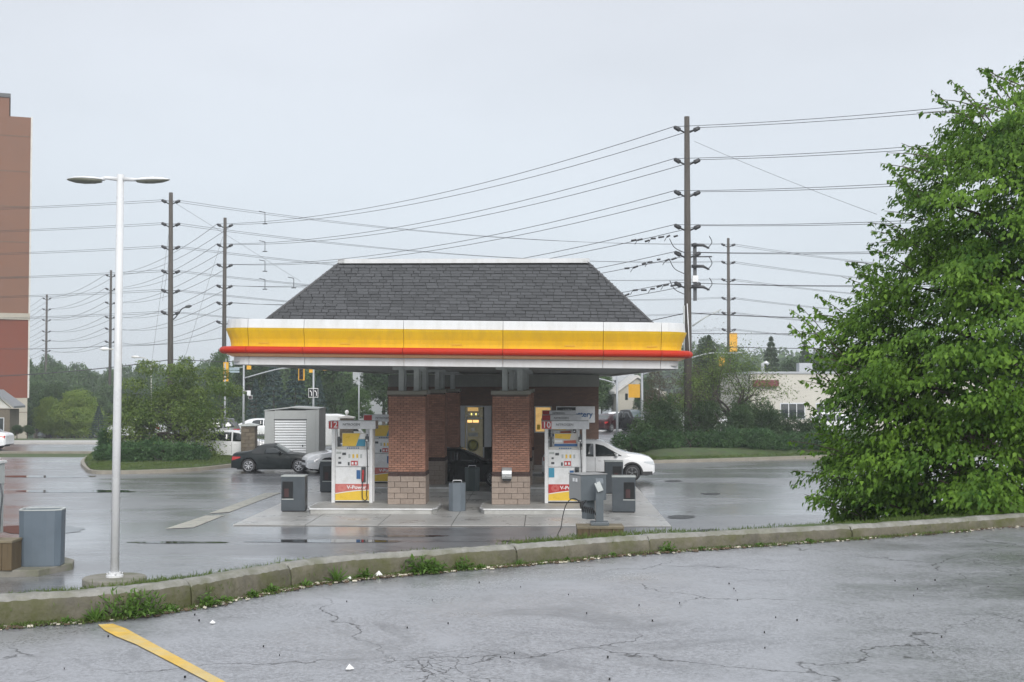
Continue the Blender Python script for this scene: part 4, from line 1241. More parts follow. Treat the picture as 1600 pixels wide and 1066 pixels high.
    def topglass(xa, xb, nm, inset=.09, m=M_cglass):
        V_, n = [], 8; K_ = 8
        for i in range(n + 1):
            x = xa + (xb - xa) * i / n
            yt = side_y(x, tz(x)) - inset
            for j in range(K_ + 1):
                v = -1 + 2 * j / K_
                zz = tz(x) + .034 - .03 * abs(v) ** 3
                V_.append((x, v * yt, zz))
        F_ = [(i * (K_ + 1) + j, i * (K_ + 1) + j + 1, (i + 1) * (K_ + 1) + j + 1, (i + 1) * (K_ + 1) + j) for i in range(n) for j in range(K_)]
        mb = MB(); mb.add(V_, F_, m, True); return mb.build(nm, t)
    if ws: topglass(ws[0], ws[1], 'windscreen', m=M_cglass2)
    if rw: topglass(rw[0], rw[1], 'rear_window')
    # wheels
    for w_ in wheel_x:
        for s_ in (-1, 1):
            wh = thing('wheel', None, None); wh.parent = t; wh.location = (w_, s_ * (W / 2 - .115), wr)
            Mx = Matrix.Rotation(R(90), 4, 'X')
            mb = MB(); mb.lathe([(wr * .66, -.10), (wr * .9, -.105), (wr, -.08), (wr, .08), (wr * .9, .105), (wr * .66, .10)], M_tyre, n=28, M=Mx); mb.build('tyre', wh)
            mb = MB(); mb.lathe([(wr * .66, -.085), (wr * .60, -.09), (wr * .58, -.03)], M_rim if not rimm else rimm, n=28, M=Mx) if 0 else None
            ys = s_ * .095
            ring_ = [(wr * .68 * math.cos(a), ys, wr * .68 * math.sin(a)) for a in [2 * math.pi * k / 28 for k in range(29)]]
            mb.tube(ring_, wr * .045, rimm or M_rim, n=6, cap=False)
            for k in range(spoke):
                a = 2 * math.pi * k / spoke + .3
                for da in (-.13, .13):
                    mb.tube([(wr * .12 * math.cos(a), ys * 1.0, wr * .12 * math.sin(a)), (wr * .66 * math.cos(a + da), ys * .96, wr * .66 * math.sin(a + da))], [wr * .06, wr * .045], rimm or M_rim, n=5)
            mb.lathe([(0, -.012), (wr * .16, -.012), (wr * .16, .012), (0, .012)], rimm or M_rim, M=Mx, c=(0, ys, 0), n=12)
            mb.build('rim', wh)
            mb = MB(); mb.lathe([(0, -.01), (wr * .64, -.01), (wr * .64, .01), (0, .01)], M_under, M=Mx, c=(0, s_ * .04, 0), n=20); mb.build('brake_disc', wh)
    if lights:
        for s_ in (-1, 1):
            lz = bz(L / 2 - .25) - .10
            for (nm, xa, m_, sg__) in (('headlight', L / 2, M_head, 1), ('taillight', -L / 2, M_tail, -1)):
                zl = min(bz(xa - sg__ * .3), tz(xa - sg__ * .2)) - (.13 if sg__ > 0 else .10)
                V_ = []
                n = 8
                for k in range(n + 1):
                    u = k / n; x = xa - sg__ * (.045 + .40 * u)
                    hh = (.075 if sg__ > 0 else .085) * (1 - .75 * u)
                    for z in (zl - hh + .05 * u, zl + hh + .06 * u): 
                        V_.append((x, s_ * (side_y(x, min(z, bz(x))) + .008), z))
                xx = xa - sg__ * .01
                V_ = [(xx + sg__ * .012, s_ * (side_y(xa, zl) - .36), zl - .05), (xx + sg__ * .012, s_ * (side_y(xa, zl) - .36), zl + .05)] + V_
                F_ = [(2 * i, 2 * i + 1, 2 * i + 3, 2 * i + 2) for i in range(n + 1)]
                mb = MB(); mb.add(V_, F_, m_, True); mb.build(nm, t)
    if detail:
        for s_ in (-1, 1):
            if ws:
                x = min(ws) + (max(ws) - min(ws)) * .50
                mx_ = windows[0]
                xm_ = max(p[0] for p in mx_) - .22; zm_ = bz(xm_) + .06
                mb = MB(); y_ = side_y(xm_, zm_)
                mb.lathe([(.0, -.07), (.05, -.06), (.075, 0), (.06, .05), (0, .06)], paint, M=Matrix.Rotation(R(90), 4, 'Y') @ Matrix.Scale(1.5, 4, (0, 1, 0)), c=(xm_, s_ * (y_ + .12), zm_ + .03), n=10)
                mb.tube([(xm_ + .02, s_ * (y_ - .02), zm_ - .02), (xm_ + .01, s_ * (y_ + .1), zm_)], .02, M_trim, n=6)
                mb.build('mirror', t)
            for dxx in (door or ()):
                pts = [(dxx, low + .12), (dxx, bz(dxx) - .02)]
                V_ = []
                for z in [low + .1 + (bz(dxx) - low - .11) * k / 8 for k in range(9)]:
                    V_ += [(dxx - .006, s_ * (side_y(dxx, z) + .003), z), (dxx + .006, s_ * (side_y(dxx, z) + .003), z)]
                mb = MB(); mb.add(V_, [(2 * i, 2 * i + 1, 2 * i + 3, 2 * i + 2) for i in range(8)], M_under); mb.build('door_seam', t)
                hx = dxx + .14; hz = bz(hx) - .13
                mb = MB(); mb.tube([(hx, s_ * (side_y(hx, hz) + .015), hz), (hx + .16, s_ * (side_y(hx + .16, hz) + .015), hz)], .014, paint, n=6); mb.build('door_handle', t)
        # grille and lower intake, plates
        mb = MB(); mb.box(L / 2 - .06, L / 2 + .004, -.45, .45, low + .07, low + .19, M_trim); mb.build('lower_intake', t, bevel=.01)
        mb = MB(); mb.box(L / 2 - .06, L / 2 + .001, -.38, .38, low + .28, low + .40, M_trim); mb.build('grille', t, bevel=.01)
        mb = MB(); mb.box(-L / 2 - .004, -L / 2 + .06, -.6, .6, low + .03, low + .13, M_trim); mb.build('rear_valance', t, bevel=.01)
        mb = MB(); mb.box(-L / 2 - .012, -L / 2 + .03, -.16, .16, low + .34, low + .46, M_white); mb.build('number_plate', t)
    return t
P_whitec = carpaint('white_car_paint', (.74, .75, .76))
P_black = carpaint('black_car_paint', (.006, .0065, .0075), .3)
P_dkgreen = carpaint('charcoal_green_car_paint', (.010, .015, .016), .35)
P_silver = carpaint('silver_car_paint', (.42, .44, .45))
P_grey = carpaint('grey_car_paint', (.10, .105, .11))
P_maroon = carpaint('dark_red_car_paint', (.035, .009, .011))
M_softtop = mat('black_soft_top', (.03, .034, .036), .7, var=.1)

# suv profile (nose +x)
def suv_tabs(L=4.6, H=1.68):
    top = [(-L / 2, .95), (-L / 2 + .08, 1.08), (-L / 2 + .22, 1.36), (-L / 2 + .45, H - .05), (-.9, H - .01), (0, H - .03), (.35, H - .13), (.75, H - .36), (1.10, 1.19), (1.35, 1.12), (1.8, 1.06), (2.1, .97), (L / 2 - .03, .82), (L / 2, .70)]
    belt = [(-L / 2, .90), (-1.9, 1.02), (-1, 1.0), (0, .97), (.9, .98), (1.35, 1.0), (1.9, .92), (L / 2, .66)]
    return top, belt
top, belt = suv_tabs()
suv_win = [[(-.12, 1.01), (.96, 1.03), (.62, 1.22), (.20, 1.45), (-.12, 1.52)], [(-1.15, 1.03), (-.20, 1.005), (-.20, 1.525), (-1.15, 1.54)], [(-1.95, 1.10), (-1.23, 1.04), (-1.23, 1.535), (-1.62, 1.50)]]
X0 = (1020 - 800) * 53.2 / 2000
car('suv', 'white crossover with black trim passing behind pump 10, its nose to the right', 'car', 4.6, 1.86, top, belt, (-1.33, 1.36), .34, suv_win, P_whitec, (X0 - 2.3, 53.2, .03), -TH, low=.27, ws=(.30, 1.12), rw=(-2.22, -1.9), cladding=True, door=(-.14, -1.18), spoke=5, rimm=mat('dark_alloy', (.16, .165, .17), .3, metal=.5, var=0))
# black saloon
topS = [(-2.35, .86), (-2.25, .98), (-1.75, 1.10), (-1.2, 1.36), (-.6, 1.45), (.1, 1.43), (.6, 1.22), (1.02, 1.00), (1.4, .95), (2.0, .85), (2.28, .72), (2.35, .58)]
beltS = [(-2.35, .80), (-1.7, .97), (-.5, .94), (.5, .90), (1.0, .89), (1.7, .82), (2.35, .55)]
saloon_win = [[(.0, .95), (.95, .93), (.55, 1.17), (.18, 1.33), (.0, 1.36)], [(-1.0, .97), (-.08, .95), (-.08, 1.365), (-.55, 1.36), (-.80, 1.30)]]
bxn = (803 - 800) * 50.6 / 2000
car('saloon_car', 'black saloon waiting between the pump rows, half hidden behind the brick piers', 'car', 4.7, 1.82, topS, beltS, (-1.38, 1.42), .33, saloon_win, P_black, (bxn - 2.2, 50.6, .03), -TH, low=.2, ws=(.14, 1.05), rw=(-1.9, -1.2), door=(-.04, -1.02), spoke=10)
# white car emerging at the left behind pump 12
car('saloon_car', 'white saloon with black wheels nosing out from behind pump 12', 'car', 4.7, 1.84, topS, beltS, (-1.38, 1.42), .345, saloon_win, P_whitec, ((467 - 800) * 56.2 / 2000 + 2.20, 58.3, .0), math.pi + .38, low=.2, ws=(.14, 1.05), rw=(-1.9, -1.2), door=(-.04, -1.02), spoke=10, rimm=mat('dark_alloy_b', (.10, .10, .105), .3, metal=.5, var=0))
# convertible
topM = [(-1.97, .72), (-1.88, .86), (-1.35, .92), (-1.0, 1.0), (-.72, 1.19), (-.35, 1.24), (.02, 1.22), (.30, 1.06), (.62, .87), (1.0, .84), (1.6, .74), (1.90, .60), (1.97, .50)]
beltM = [(-1.97, .66), (-1.3, .84), (-.5, .84), (.3, .82), (.8, .80), (1.5, .70), (1.97, .48)]
mw = [[(-.42, .86), (.48, .845), (.12, 1.08), (-.15, 1.14), (-.42, 1.13)]]
xmn = (367 - 800) * 58.6 / 2000
cv = car('convertible', 'small dark green-black two-seat convertible with its soft top up, by the storage shed', 'car', 3.95, 1.68, topM, beltM, (-1.15, 1.12), .31, mw, P_dkgreen, (xmn + 1.97, 58.6, 0), 0, low=.17, ws=(.03, .60), rw=None, door=(-.52,), spoke=7)
# soft top skin, thin shell just proud of the cabin
rings = []
for x in np.linspace(-1.02, .0, 12):
    x = float(x); T_, B_ = interp(topM, x), interp(beltM, x)
    w0 = 1.68 / 2 * (1 - .02 * abs(x) / 2) - .055
    zlo = max(B_ + .02, 1.13) if x > -.46 else B_ + .02
    half = [(w0 - .36 * (z - B_) + .008, z) for z in (min(zlo, T_ - .02), (min(zlo, T_ - .02) + T_) / 2, T_ - .02)] + [(w0 - .36 * (T_ - B_) - .06, T_ + .012), (.25, T_ + .035), (0, T_ + .038)]
    rings.append([Vector((x, -y, z)) for y, z in half] + [Vector((x, y, z)) for y, z in reversed(half[:-1])])
mb = MB(); mb.loft(rings, M_softtop, closed=False); mb.build('soft_top', cv)
# white hatch behind the shrubs
topH = [(-2.2, .80), (-2.12, 1.0), (-1.85, 1.30), (-1.3, 1.50), (-.5, 1.52), (.2, 1.48), (.7, 1.25), (1.08, 1.03), (1.45, .98), (1.95, .86), (2.15, .72), (2.2, .6)]
beltH = [(-2.2, .82), (-1.5, .98), (0, .93), (1.0, .91), (1.7, .82), (2.2, .55)]
hw = [[(-.05, .97), (1.0, .95), (.62, 1.19), (.25, 1.38), (-.05, 1.43)], [(-1.55, 1.12), (-1.2, 1.02), (-.13, .98), (-.13, 1.435), (-1.0, 1.43)]]
car('hatchback', 'white hatchback parked beyond the juniper bed, rear wheel showing, by the stone pillar', 'car', 4.6, 1.82, topH, beltH, (-1.32, 1.36), .35, hw, P_whitec, ((305 - 800) * 67.5 / 2000 + 2.2, 67.5, .05), .05, low=.22, ws=(.25, 1.1), rw=(-2.1, -1.75), door=(-.1,), spoke=6)

# distant cars
def far_car(kind, px, base_y, D, rz, paint, label, scale=1.):
    x = (px - 800) * D / 2000
    z = gz(x, D)
    if kind == 'suv': a = ('suv', 4.6, 1.86, *suv_tabs(), (-1.33, 1.36), .36, suv_win, (.30, 1.12), (-2.22, -1.9))
    else: a = ('saloon_car', 4.7, 1.82, topS, beltS, (-1.38, 1.42), .33, saloon_win, (.14, 1.05), (-1.9, -1.2))
    t = car(a[0], label, 'car', a[1], a[2], a[3], a[4], a[5], a[6], a[7], paint, (x, D, z + .02), rz, low=.22, ws=a[8], rw=a[9], spoke=5, door=(), detail=False)
    return t
far_car('saloon', 952, 672, 108, R(60), P_maroon, 'dark red saloon seen from behind, just right of the kiosk wall')
far_car('saloon', 966, 660, 116, R(20), P_whitec, 'white saloon beyond the dark red one at the intersection')
far_car('suv', 1012, 665, 112, R(25), P_grey, 'grey crossover between the two pale signal poles')
far_car('suv', 1040, 665, 116, R(-30), P_silver, 'silver crossover right of the pale signal pole')
far_car('suv', 1310, 655, 104, R(-20), P_whitec, 'white crossover glimpsed through the leaves of the big near tree')
far_car('saloon', 95, 684, 150, R(215), P_silver, 'silver saloon on the verge beyond the street, by the leaning hydro pole')
far_car('saloon', 160, 684, 150, R(200), P_whitec, 'white saloon just right of the silver one, beyond the verge')
far_car('saloon', -43, 703, 78, R(180), P_whitec, 'white saloon cut by the left edge on the street')
far_car('suv', 322, 690, 86, R(190), P_grey, 'dark grey crossover behind the planted island tree')
far_car('saloon', 415, 690, 96, R(5), P_whitec, 'white saloon beyond the stone pillar on the street')
far_car('suv', 215, 690, 104, R(170), P_whitec, 'white crossover behind the branches of the island tree')
far_car('suv', 1150, 690, 84, R(5), P_whitec, 'white crossover behind the right-hand shrubbery')
# pickup
t = car('pickup_truck', 'black pickup truck seen from the front quarter at the intersection', 'pickup', 5.4, 1.9,
        [(-2.7, .95), (-2.65, 1.05), (-.95, 1.06), (-.85, 1.3), (-.7, 1.78), (.3, 1.8), (.62, 1.6), (1.0, 1.22), (1.3, 1.15), (2.3, 1.08), (2.6, .95), (2.7, .8)],
        [(-2.7, .9), (-.9, 1.02), (.9, 1.05), (2.0, 1.0), (2.7, .75)], (-1.6, 1.75), .4, [[(-.1, 1.08), (.9, 1.08), (.4, 1.62), (-.1, 1.68)], [(-.75, 1.08), (-.18, 1.08), (-.18, 1.68), (-.62, 1.68)]],
        P_black, ((986 - 800) * 107 / 2000, 107, .03), R(-50), low=.35, ws=(.33, 1.0), detail=False)
# white van behind the shed
VD = 74
t = thing('van', 'white van roof showing over the storage shed and pump 12', 'van', ((505 - 800) * VD / 2000, VD, 0), .1)
mb = MB()
prof = [(-2.4, .45), (2.6, .45), (2.68, .9), (2.3, 1.25), (1.75, 1.95), (1.3, 2.2), (.9, 2.28), (-2.2, 2.28), (-2.42, 2.1)]
mb.prism(prof, -.95, .95, P_whitec); mb.build('body', t, bevel=.09)
for s_ in (-1, 1):
    mb = MB(); mb.prism([(1.0, 1.3), (2.1, 1.3), (1.65, 1.88), (1.0, 1.95)], s_ * .955 - .006, s_ * .955 + .006, M_cglass); mb.build('side_window', t)
    for w_ in (-1.5, 1.7):
        mb = MB(); mb.lathe([(0, -.1), (.36, -.1), (.36, .1), (0, .1)], M_tyre, M=Matrix.Rotation(R(90), 4, 'X'), c=(w_, s_ * .86, .36), n=20); mb.build('wheel', t)
# ---------------------------------------------------------------- storage shed, pillars
SD = 62.2
M_shed = mat('pale_grey_shed_wall', (.36, .375, .37), .5, var=.08, scale=1.5, stain=(.26, .27, .26), stain_amt=.5)
xa, xb = (414 - 800) * SD / 2000, (499 - 800) * SD / 2000
w_ = xb - xa
t = thing('storage_shed', 'pale grey storage shed with a white roll-up door behind the convertible', 'shed', (xa, SD, 0), 0)
zt = 2.73
r0, r1 = .48, w_ - .62
mb = MB()
mb.box(0, r0, 0, .12, 0, zt - .05, M_shed); mb.box(r1, w_ - .16, 0, .12, 0, zt, M_shed); mb.box(r0, r1, 0, .12, 2.25, zt - .02, M_shed)
mb.box(w_ - .16, w_, 0, 2.2, 0, zt + .02, M_shed); mb.box(0, .12, .12, 2.2, 0, zt - .05, M_shed); mb.box(.12, w_ - .16, 2.08, 2.2, 0, zt, M_shed)
mb.build('wall', t, bevel=.01)
mb = MB(); mb.prism([(-.02, zt - .05), (w_ * .5, zt + .10), (w_ + .01, zt + .03), (w_ + .01, zt + .10), (w_ * .5, zt + .17), (-.02, zt + .0)], -.03, 2.22, M_shed); mb.build('roof', t)
n = 18; zh = 2.25; dr = thing('roller_door', None, None); dr.parent = t
M_slat = mat('white_door_slat', (.74, .76, .77), .35, var=.05, stain=(.5, .5, .48), stain_amt=.3)
mb = MB(); mb.box(r0 + .005, r1 - .005, .055, .06, 0, zh, M_dgrey); mb.build('door_backing', dr)
for k in range(n):
    mb = MB(); z0, z1 = k * zh / n, (k + 1) * zh / n - .016
    mb.prism([(.05, z0), (.02, z0 + .02), (.012, (z0 + z1) / 2), (.02, z1 - .02), (.05, z1)], r0 + .01, r1 - .01, M_slat, axis='x'); mb.build('slat', dr)
mb = MB(); mb.box(r0 - .03, r1 + .03, -.02, .0, zh, zh + .04, M_dgrey); mb.build('door_hood', t)
mb = MB(); mb.box(r1 - .2, r1 - .14, -.005, .015, .95, 1.05, M_dgrey); mb.build('latch', dr)
mb = MB(); mb.box(w_ + .0, w_ + .01, .2, .8, 1.2, 1.25, M_gpost); mb.build('vent', t)

M_stone = mat('buff_stone', (.14, .118, .088), .85, var=.25, scale=6, bump=.9, random_obj=.25)
def pillar(px0_, px1_, D, ztop, label, lamp=False, z0=0):
    xa, xb = (px0_ - 800) * D / 2000, (px1_ - 800) * D / 2000; w_ = xb - xa
    t = thing('stone_pillar', label, 'pillar', ((xa + xb) / 2, D, z0))
    z = 0; r = 0
    while z < ztop - .12:
        h = .19; 
        if r % 2 == 0: cs = [-w_ / 2, w_ * .1, w_ / 2]
        else: cs = [-w_ / 2, -w_ * .18, w_ / 2]
        for a, b in zip(cs[:-1], cs[1:]):
            mb = MB(); mb.box(a + .008, b - .008, rnd.uniform(-.015, .015), w_, z + .008, min(z + h, ztop - .1) - .004, M_stone); mb.build('stone', t, bevel=.012)
        z += h; r += 1
    mb = MB(); mb.box(-w_ / 2 + .02, w_ / 2 - .02, .03, w_ - .02, 0, ztop - .12, M_mort); mb.build('core', t)
    mb = MB(); e = .09
    mb.prism([(-w_ / 2 - e, ztop - .11), (w_ / 2 + e, ztop - .11), (w_ / 2 + e, ztop - .05), (0, ztop + .04), (-w_ / 2 - e, ztop - .05)], -e, w_ + e, M_dirtw if lamp else M_gpost); mb.build('cap', t, bevel=.01)
    if lamp:
        mb = MB(); mb.lathe([(.03, 0), (.03, .08), (.09, .12), (.12, .2), (.09, .28), (.02, .32)], M_white, c=(0, w_ / 2, ztop + .03), n=12); mb.build('globe', t)
pillar(377, 399, 65.5, 1.95, 'buff stone pillar between the white hatchback and the storage shed')
pillar(531, 551, 71, 2.2, 'stone pillar with a pale cap and globe behind pump 12', True)
# iron fence between pillar and shed
t = thing('iron_fence', 'short dark iron fence between the stone pillar and the shed', 'fence', ((402 - 800) * 65.8 / 2000, 65.8, 0))
for k in range(7):
    mb = MB(); mb.box(k * .13, k * .13 + .02, 0, .02, 0, 1.5, M_dgrey); mb.build('bar', t)
mb = MB(); mb.box(-.03, .85, -.005, .025, 1.38, 1.42, M_dgrey); mb.box(-.03, .85, -.005, .025, .12, .16, M_dgrey); mb.build('rail', t)

# ---------------------------------------------------------------- hydro poles and wires
M_pole = mat('weathered_utility_pole', (.075, .065, .055), .85, var=.3, scale=2, vscale=(8, 8, .5), bump=.5)
M_ins = mat('dark_insulator', (.03, .03, .033), .4, var=.1)
M_wire = mat('wire_grey', (.06, .06, .065), .5, var=0)
LV = [19.0, 17.1, 15.2, 13.2, 11.6, 9.8]
POLES = {}
def hydro(px, D, label, r=.2, lean=0., n=6, z0=None, zt=19.75, ins_dir=(1, 0), extra=True):
    x = (px - 800) * D / 2000; g = gz(x, D)
    t = thing('hydro_pole', label, 'hydro pole', (x, D, g - .2), 0, 'tall hydro poles along the street')
    H = zt - g + .2
    mb = MB(); mb.tube([(0, 0, 0), (lean * H * .5, 0, H * .5), (lean * H, 0, H)], [r, r * .82, r * .62], M_pole, n=10); mb.build('pole', t)
    pts = []
    for i in range(n):
        z = LV[i] - g + .2
        pr_ = []
        for s_ in (-1, 1):
            xx = lean * z; a = Vector((xx + s_ * r * .6, 0, z - .18)); b = Vector((xx + s_ * (r * .6 + .62 * abs(ins_dir[0]) + .0), ins_dir[1] * s_ * .4, z + (.16 if s_ < 0 else .10)))
            mb = MB(); mb.tube([a, a.lerp(b, .35), a.lerp(b, .45), a.lerp(b, .9), b], [.05, .05, .14, .12, .05], M_ins, n=7); mb.build('insulator', t)
            pr_.append(Vector((x, D, g - .2)) + b)
        pts.append(pr_)
    POLES[px] = pts
    return t, pts
p1077, _ = hydro(1075, 75, 'tallest brown hydro pole, rising behind the right end of the canopy', .26)
hydro(350, 121, 'hydro pole rising behind the left end of the canopy', .24)
hydro(172, 177, 'hydro pole just behind the white lamp post', .24, n=6)
hydro(72, 225, 'farthest hydro pole, left of the white lamp post', .26, n=6)
hydro(267, 105, 'slightly leaning hydro pole right of the white lamp post', .26, lean=-.006)
hydro(1139, 138, 'short-looking far hydro pole right of the tallest one', .24)
wcount = 0
def wire(a, b, sag, label, r=.018, group='thin overhead hydro wires', n=16):
    mb = MB(); pts = []
    for k in range(n + 1):
        u = k / n; p = Vector(a).lerp(Vector(b), u); p.z -= 4 * sag * u * (1 - u); pts.append(p)
    mb.tube(pts, r, M_wire, n=4, cap=False)
    o = mb.build('overhead_wire'); tag(o, label, 'wire', group)
ordn = ['topmost', 'second', 'third', 'fourth', 'fifth', 'lowest']
def run(pa, pb, sag, la, r=.018, levels=range(6)):
    for i in levels:
        for s_ in (0, 1):
            a = pa[i][s_] if pa else None; b = pb[i][s_] if pb else None
            wire(a, b, sag, f'{ordn[i]} level {"right" if s_ else "left"}-hand wire {la}', r)
def offs_(pts, v): return [[p + Vector(v) for p in q] for q in pts]
run(POLES[1075], POLES[350], 1.3, 'from tallest pole to canopy-end pole', .02)
run(POLES[350], POLES[172], 1.2, 'from canopy-end pole to lamp-post pole', .022)
run(POLES[172], POLES[72], .9, 'between the two farthest left poles', .026)
run(POLES[72], offs_(POLES[72], (-28, 50, -1)), .9, 'running left behind the brick tower', .026)
run(POLES[1075], offs_(POLES[1075], (40, -28, .4)), 1.1, 'from the tallest pole over the big tree', .018)
run(POLES[267], offs_(POLES[267], (-58, 6, .4)), .8, 'from the leaning pole off to the left', .018)
run(POLES[267], POLES[1139], 1.1, 'from the leaning pole to the far right pole', .018)
run(POLES[1139], offs_(POLES[1139], (52, 32, -.4)), .9, 'from the far right pole running away right', .022)
# guy wires
def P(px, py, D): return ony(px, py, D)
wire(P(1085, 221, 75), P(1370, 335, 70), .1, 'single guy wire slanting down right from the tallest pole', .012, 'slanting guy wires')
wire(P(265, 355, 105), P(238, 560, 104), 0, 'guy wire falling steeply from the leaning pole, left one', .012, 'slanting guy wires')
wire(P(266, 395, 105), P(254, 470, 104), 0, 'guy wire falling from the leaning pole, right one', .012, 'slanting guy wires')
wire(P(348, 370, 121), P(290, 555, 118), 0, 'guy wire slanting down left from the canopy-end pole', .014, 'slanting guy wires')
wire(P(270, 315, 105), P(470, 440, 125), 0, 'long guy wire slanting right from the leaning pole top', .012, 'slanting guy wires')
# cables
wire(P(-60, 590, 95), P(267, 562, 105), .25, 'thick black cable low across the left, in front of the tower', .045, 'thick communication cables')
wire(P(267, 562, 105), P(1073, 545, 75), .5, 'thick black cable hidden mostly behind the canopy', .035, 'thick communication cables')
wire(P(1077, 489, 75), P(1500, 494, 70), .2, 'upper thick cable right of the tallest pole', .035, 'thick communication cables')
wire(P(1073, 489, 75), P(560, 560, 90), .5, 'cable from the tallest pole down behind the roof', .03, 'thick communication cables')
wire(P(1077, 521, 75), P(1500, 516, 70), .1, 'middle thick cable right of the tallest pole', .025, 'thick communication cables')
wire(P(1120, 542, 80), P(1500, 543, 80), .1, 'lower thick cable in front of the far treetops', .03, 'thick communication cables')
wire(P(-20, 545, 95), P(165, 541, 105), .1, 'lower thin cable left of the white lamp post', .025, 'thick communication cables')
wire(P(165, 541, 105), P(350, 528, 121), .2, 'lower thin cable right of the white lamp post', .025, 'thick communication cables')
# spacers on wires left of roof
for (a, b, c) in ((414, 332, 350), (414, 378, 393), (414, 408, 424), (459, 435, 450), (414, 437, 452)):
    mb = MB(); p, q = P(a, b, 110), P(a, c, 110)
    mb.tube([p, q], .03, M_ins, n=5); mb.tube([p + Vector((-.5, 0, .1)), p], .03, M_ins, n=5); mb.tube([q + Vector((-.2, 0, 0)), q + Vector((.2, 0, 0))], .04, M_ins, n=5)
    tag(mb.build('wire_spacer'), 'small dark spacer hanging between overhead wires left of the roof', 'wire spacer', 'spacers on the overhead wires')
# hardware on the tallest pole
D0 = 74.7; sc0 = D0 / 2000
def L_(px, py): return Vector(((px - 1075) * 75 / 2000, -.3, ony(1075, py, 75).z + .2))
mb = MB(); mb.box(*[v for v in (L_(1084, 0).x, L_(1089, 0).x)], -.1, .15, L_(0, 470).z, L_(0, 380).z, M_dgrey); mb.build('riser_channel', p1077)
for y in (384, 417, 449):
    mb = MB(); mb.tube([L_(1080, y), L_(1098, y), L_(1108, y + 5)], [.10, .09, .04], M_ins, n=6); mb.build('switch_arm', p1077)
    mb = MB(); mb.tube(catmull([L_(1046, y - 10), L_(1054, y + 4), L_(1070, y + 12)], 4), .025, M_ins, n=5, cap=False); mb.build('jumper_wire', p1077)
    mb = MB(); mb.tube(catmull([L_(1108, y - 14), L_(1112, y - 4), L_(1104, y + 6)], 4), .025, M_ins, n=5, cap=False); mb.build('jumper_wire', p1077)
mb = MB(); mb.box(L_(1082, 0).x, L_(1091, 0).x, -.2, .2, L_(0, 441).z, L_(0, 431).z, M_steelw); mb.build('control_box', p1077)
mb = MB(); mb.tube([L_(1068, 478), L_(1068, 560)], .05, M_gpost, n=6); mb.tube([L_(1073, 475), L_(1077, 560)], .03, M_steelw, n=5); mb.build('conduit', p1077)
mb = MB(); mb.tube([L_(1081, 510), L_(1100, 497), L_(1126, 484)], [.05, .04, .035], M_gpost, n=6); mb.build('lamp_arm', p1077)
mb = MB(); mb.tube([L_(1080, 402), L_(1112, 402)], .04, M_ins, n=5); mb.build('cross_bar', p1077)
# tangled dead-end bundles left of the pole
rb = random.Random(3)
for (xA, yA, xB, yB) in ((1060, 367, 985, 377), (1060, 400, 975, 418), (1060, 442, 975, 458)):
    t = thing('cable_splice', f'dark knotted cable splices on the wires left of the tallest pole, {"upper" if yA < 390 else ("middle" if yA < 420 else "lower")} run', 'cable splice', P(xA, yA, 75), 0, 'knotted cable splices')
    o0 = P(xA, yA, 75)
    for k in range(7):
        u = k / 7 + rb.uniform(0, .05); x = xA + (xB - xA) * u; y = yA + (yB - yA) * u + rb.uniform(-1, 3)
        a, b = P(x, y, 75) - o0, P(x - rb.uniform(5, 9), y + rb.uniform(0, 3), 75) - o0
        mb = MB(); mb.tube([a, b], .06, M_ins, n=5)
        if k % 2: mb.tube([b, b + Vector((-.15, 0, -.25))], .025, M_ins, n=4)
        mb.build('splice', t)
# cobra street light on the leaning pole
t = thing('street_light', 'small street light on a curved arm fixed to the leaning hydro pole', 'street light', P(270, 500, 105))
o0 = t.location
mb = MB(); mb.tube(catmull([Vector(), P(276, 494, 105) - o0, P(284, 483, 105) - o0, P(291, 480, 105) - o0], 4), .05, M_dgrey, n=6); mb.build('arm', t)
mb = MB(); mb.lathe([(0, -.3), (.1, -.2), (.14, .1), (.05, .3)], M_dgrey, M=Matrix.Rotation(R(80), 4, 'Y'), c=P(294, 479, 105) - o0, n=8); mb.build('lamp_head', t)
# cobra light left of lamp post
t = thing('street_light', 'white street light head over the verge, against the lamp post', 'street light', P(171, 546, 100))
o0 = t.location
mb = MB(); mb.tube([Vector((.3, 0, 0)), Vector((-.1, 0, .02))], .05, M_dirtw, n=6); mb.build('arm', t)
mb = MB(); mb.lathe([(0, -.4), (.1, -.3), (.14, .1), (.05, .35)], M_white, M=Matrix.Rotation(R(-90), 4, 'Y'), c=(-.4, 0, .03), n=8); mb.build('lamp_head', t)
t = thing('street_light', 'pale street light on a thin arm above the island tree', 'street light', P(226, 562, 120))
mb = MB(); mb.tube([Vector((-.6, 0, .2)), Vector((0, 0, .15)), Vector((.6, 0, -.3)), Vector((.7, 0, -5.5))], .05, M_dirtw, n=6); mb.build('pole', t)
mb = MB(); mb.lathe([(0, -.4), (.1, -.3), (.14, .1), (.05, .35)], M_white, M=Matrix.Rotation(R(-90), 4, 'Y'), c=(-.9, 0, .25), n=8); mb.build('lamp_head', t)

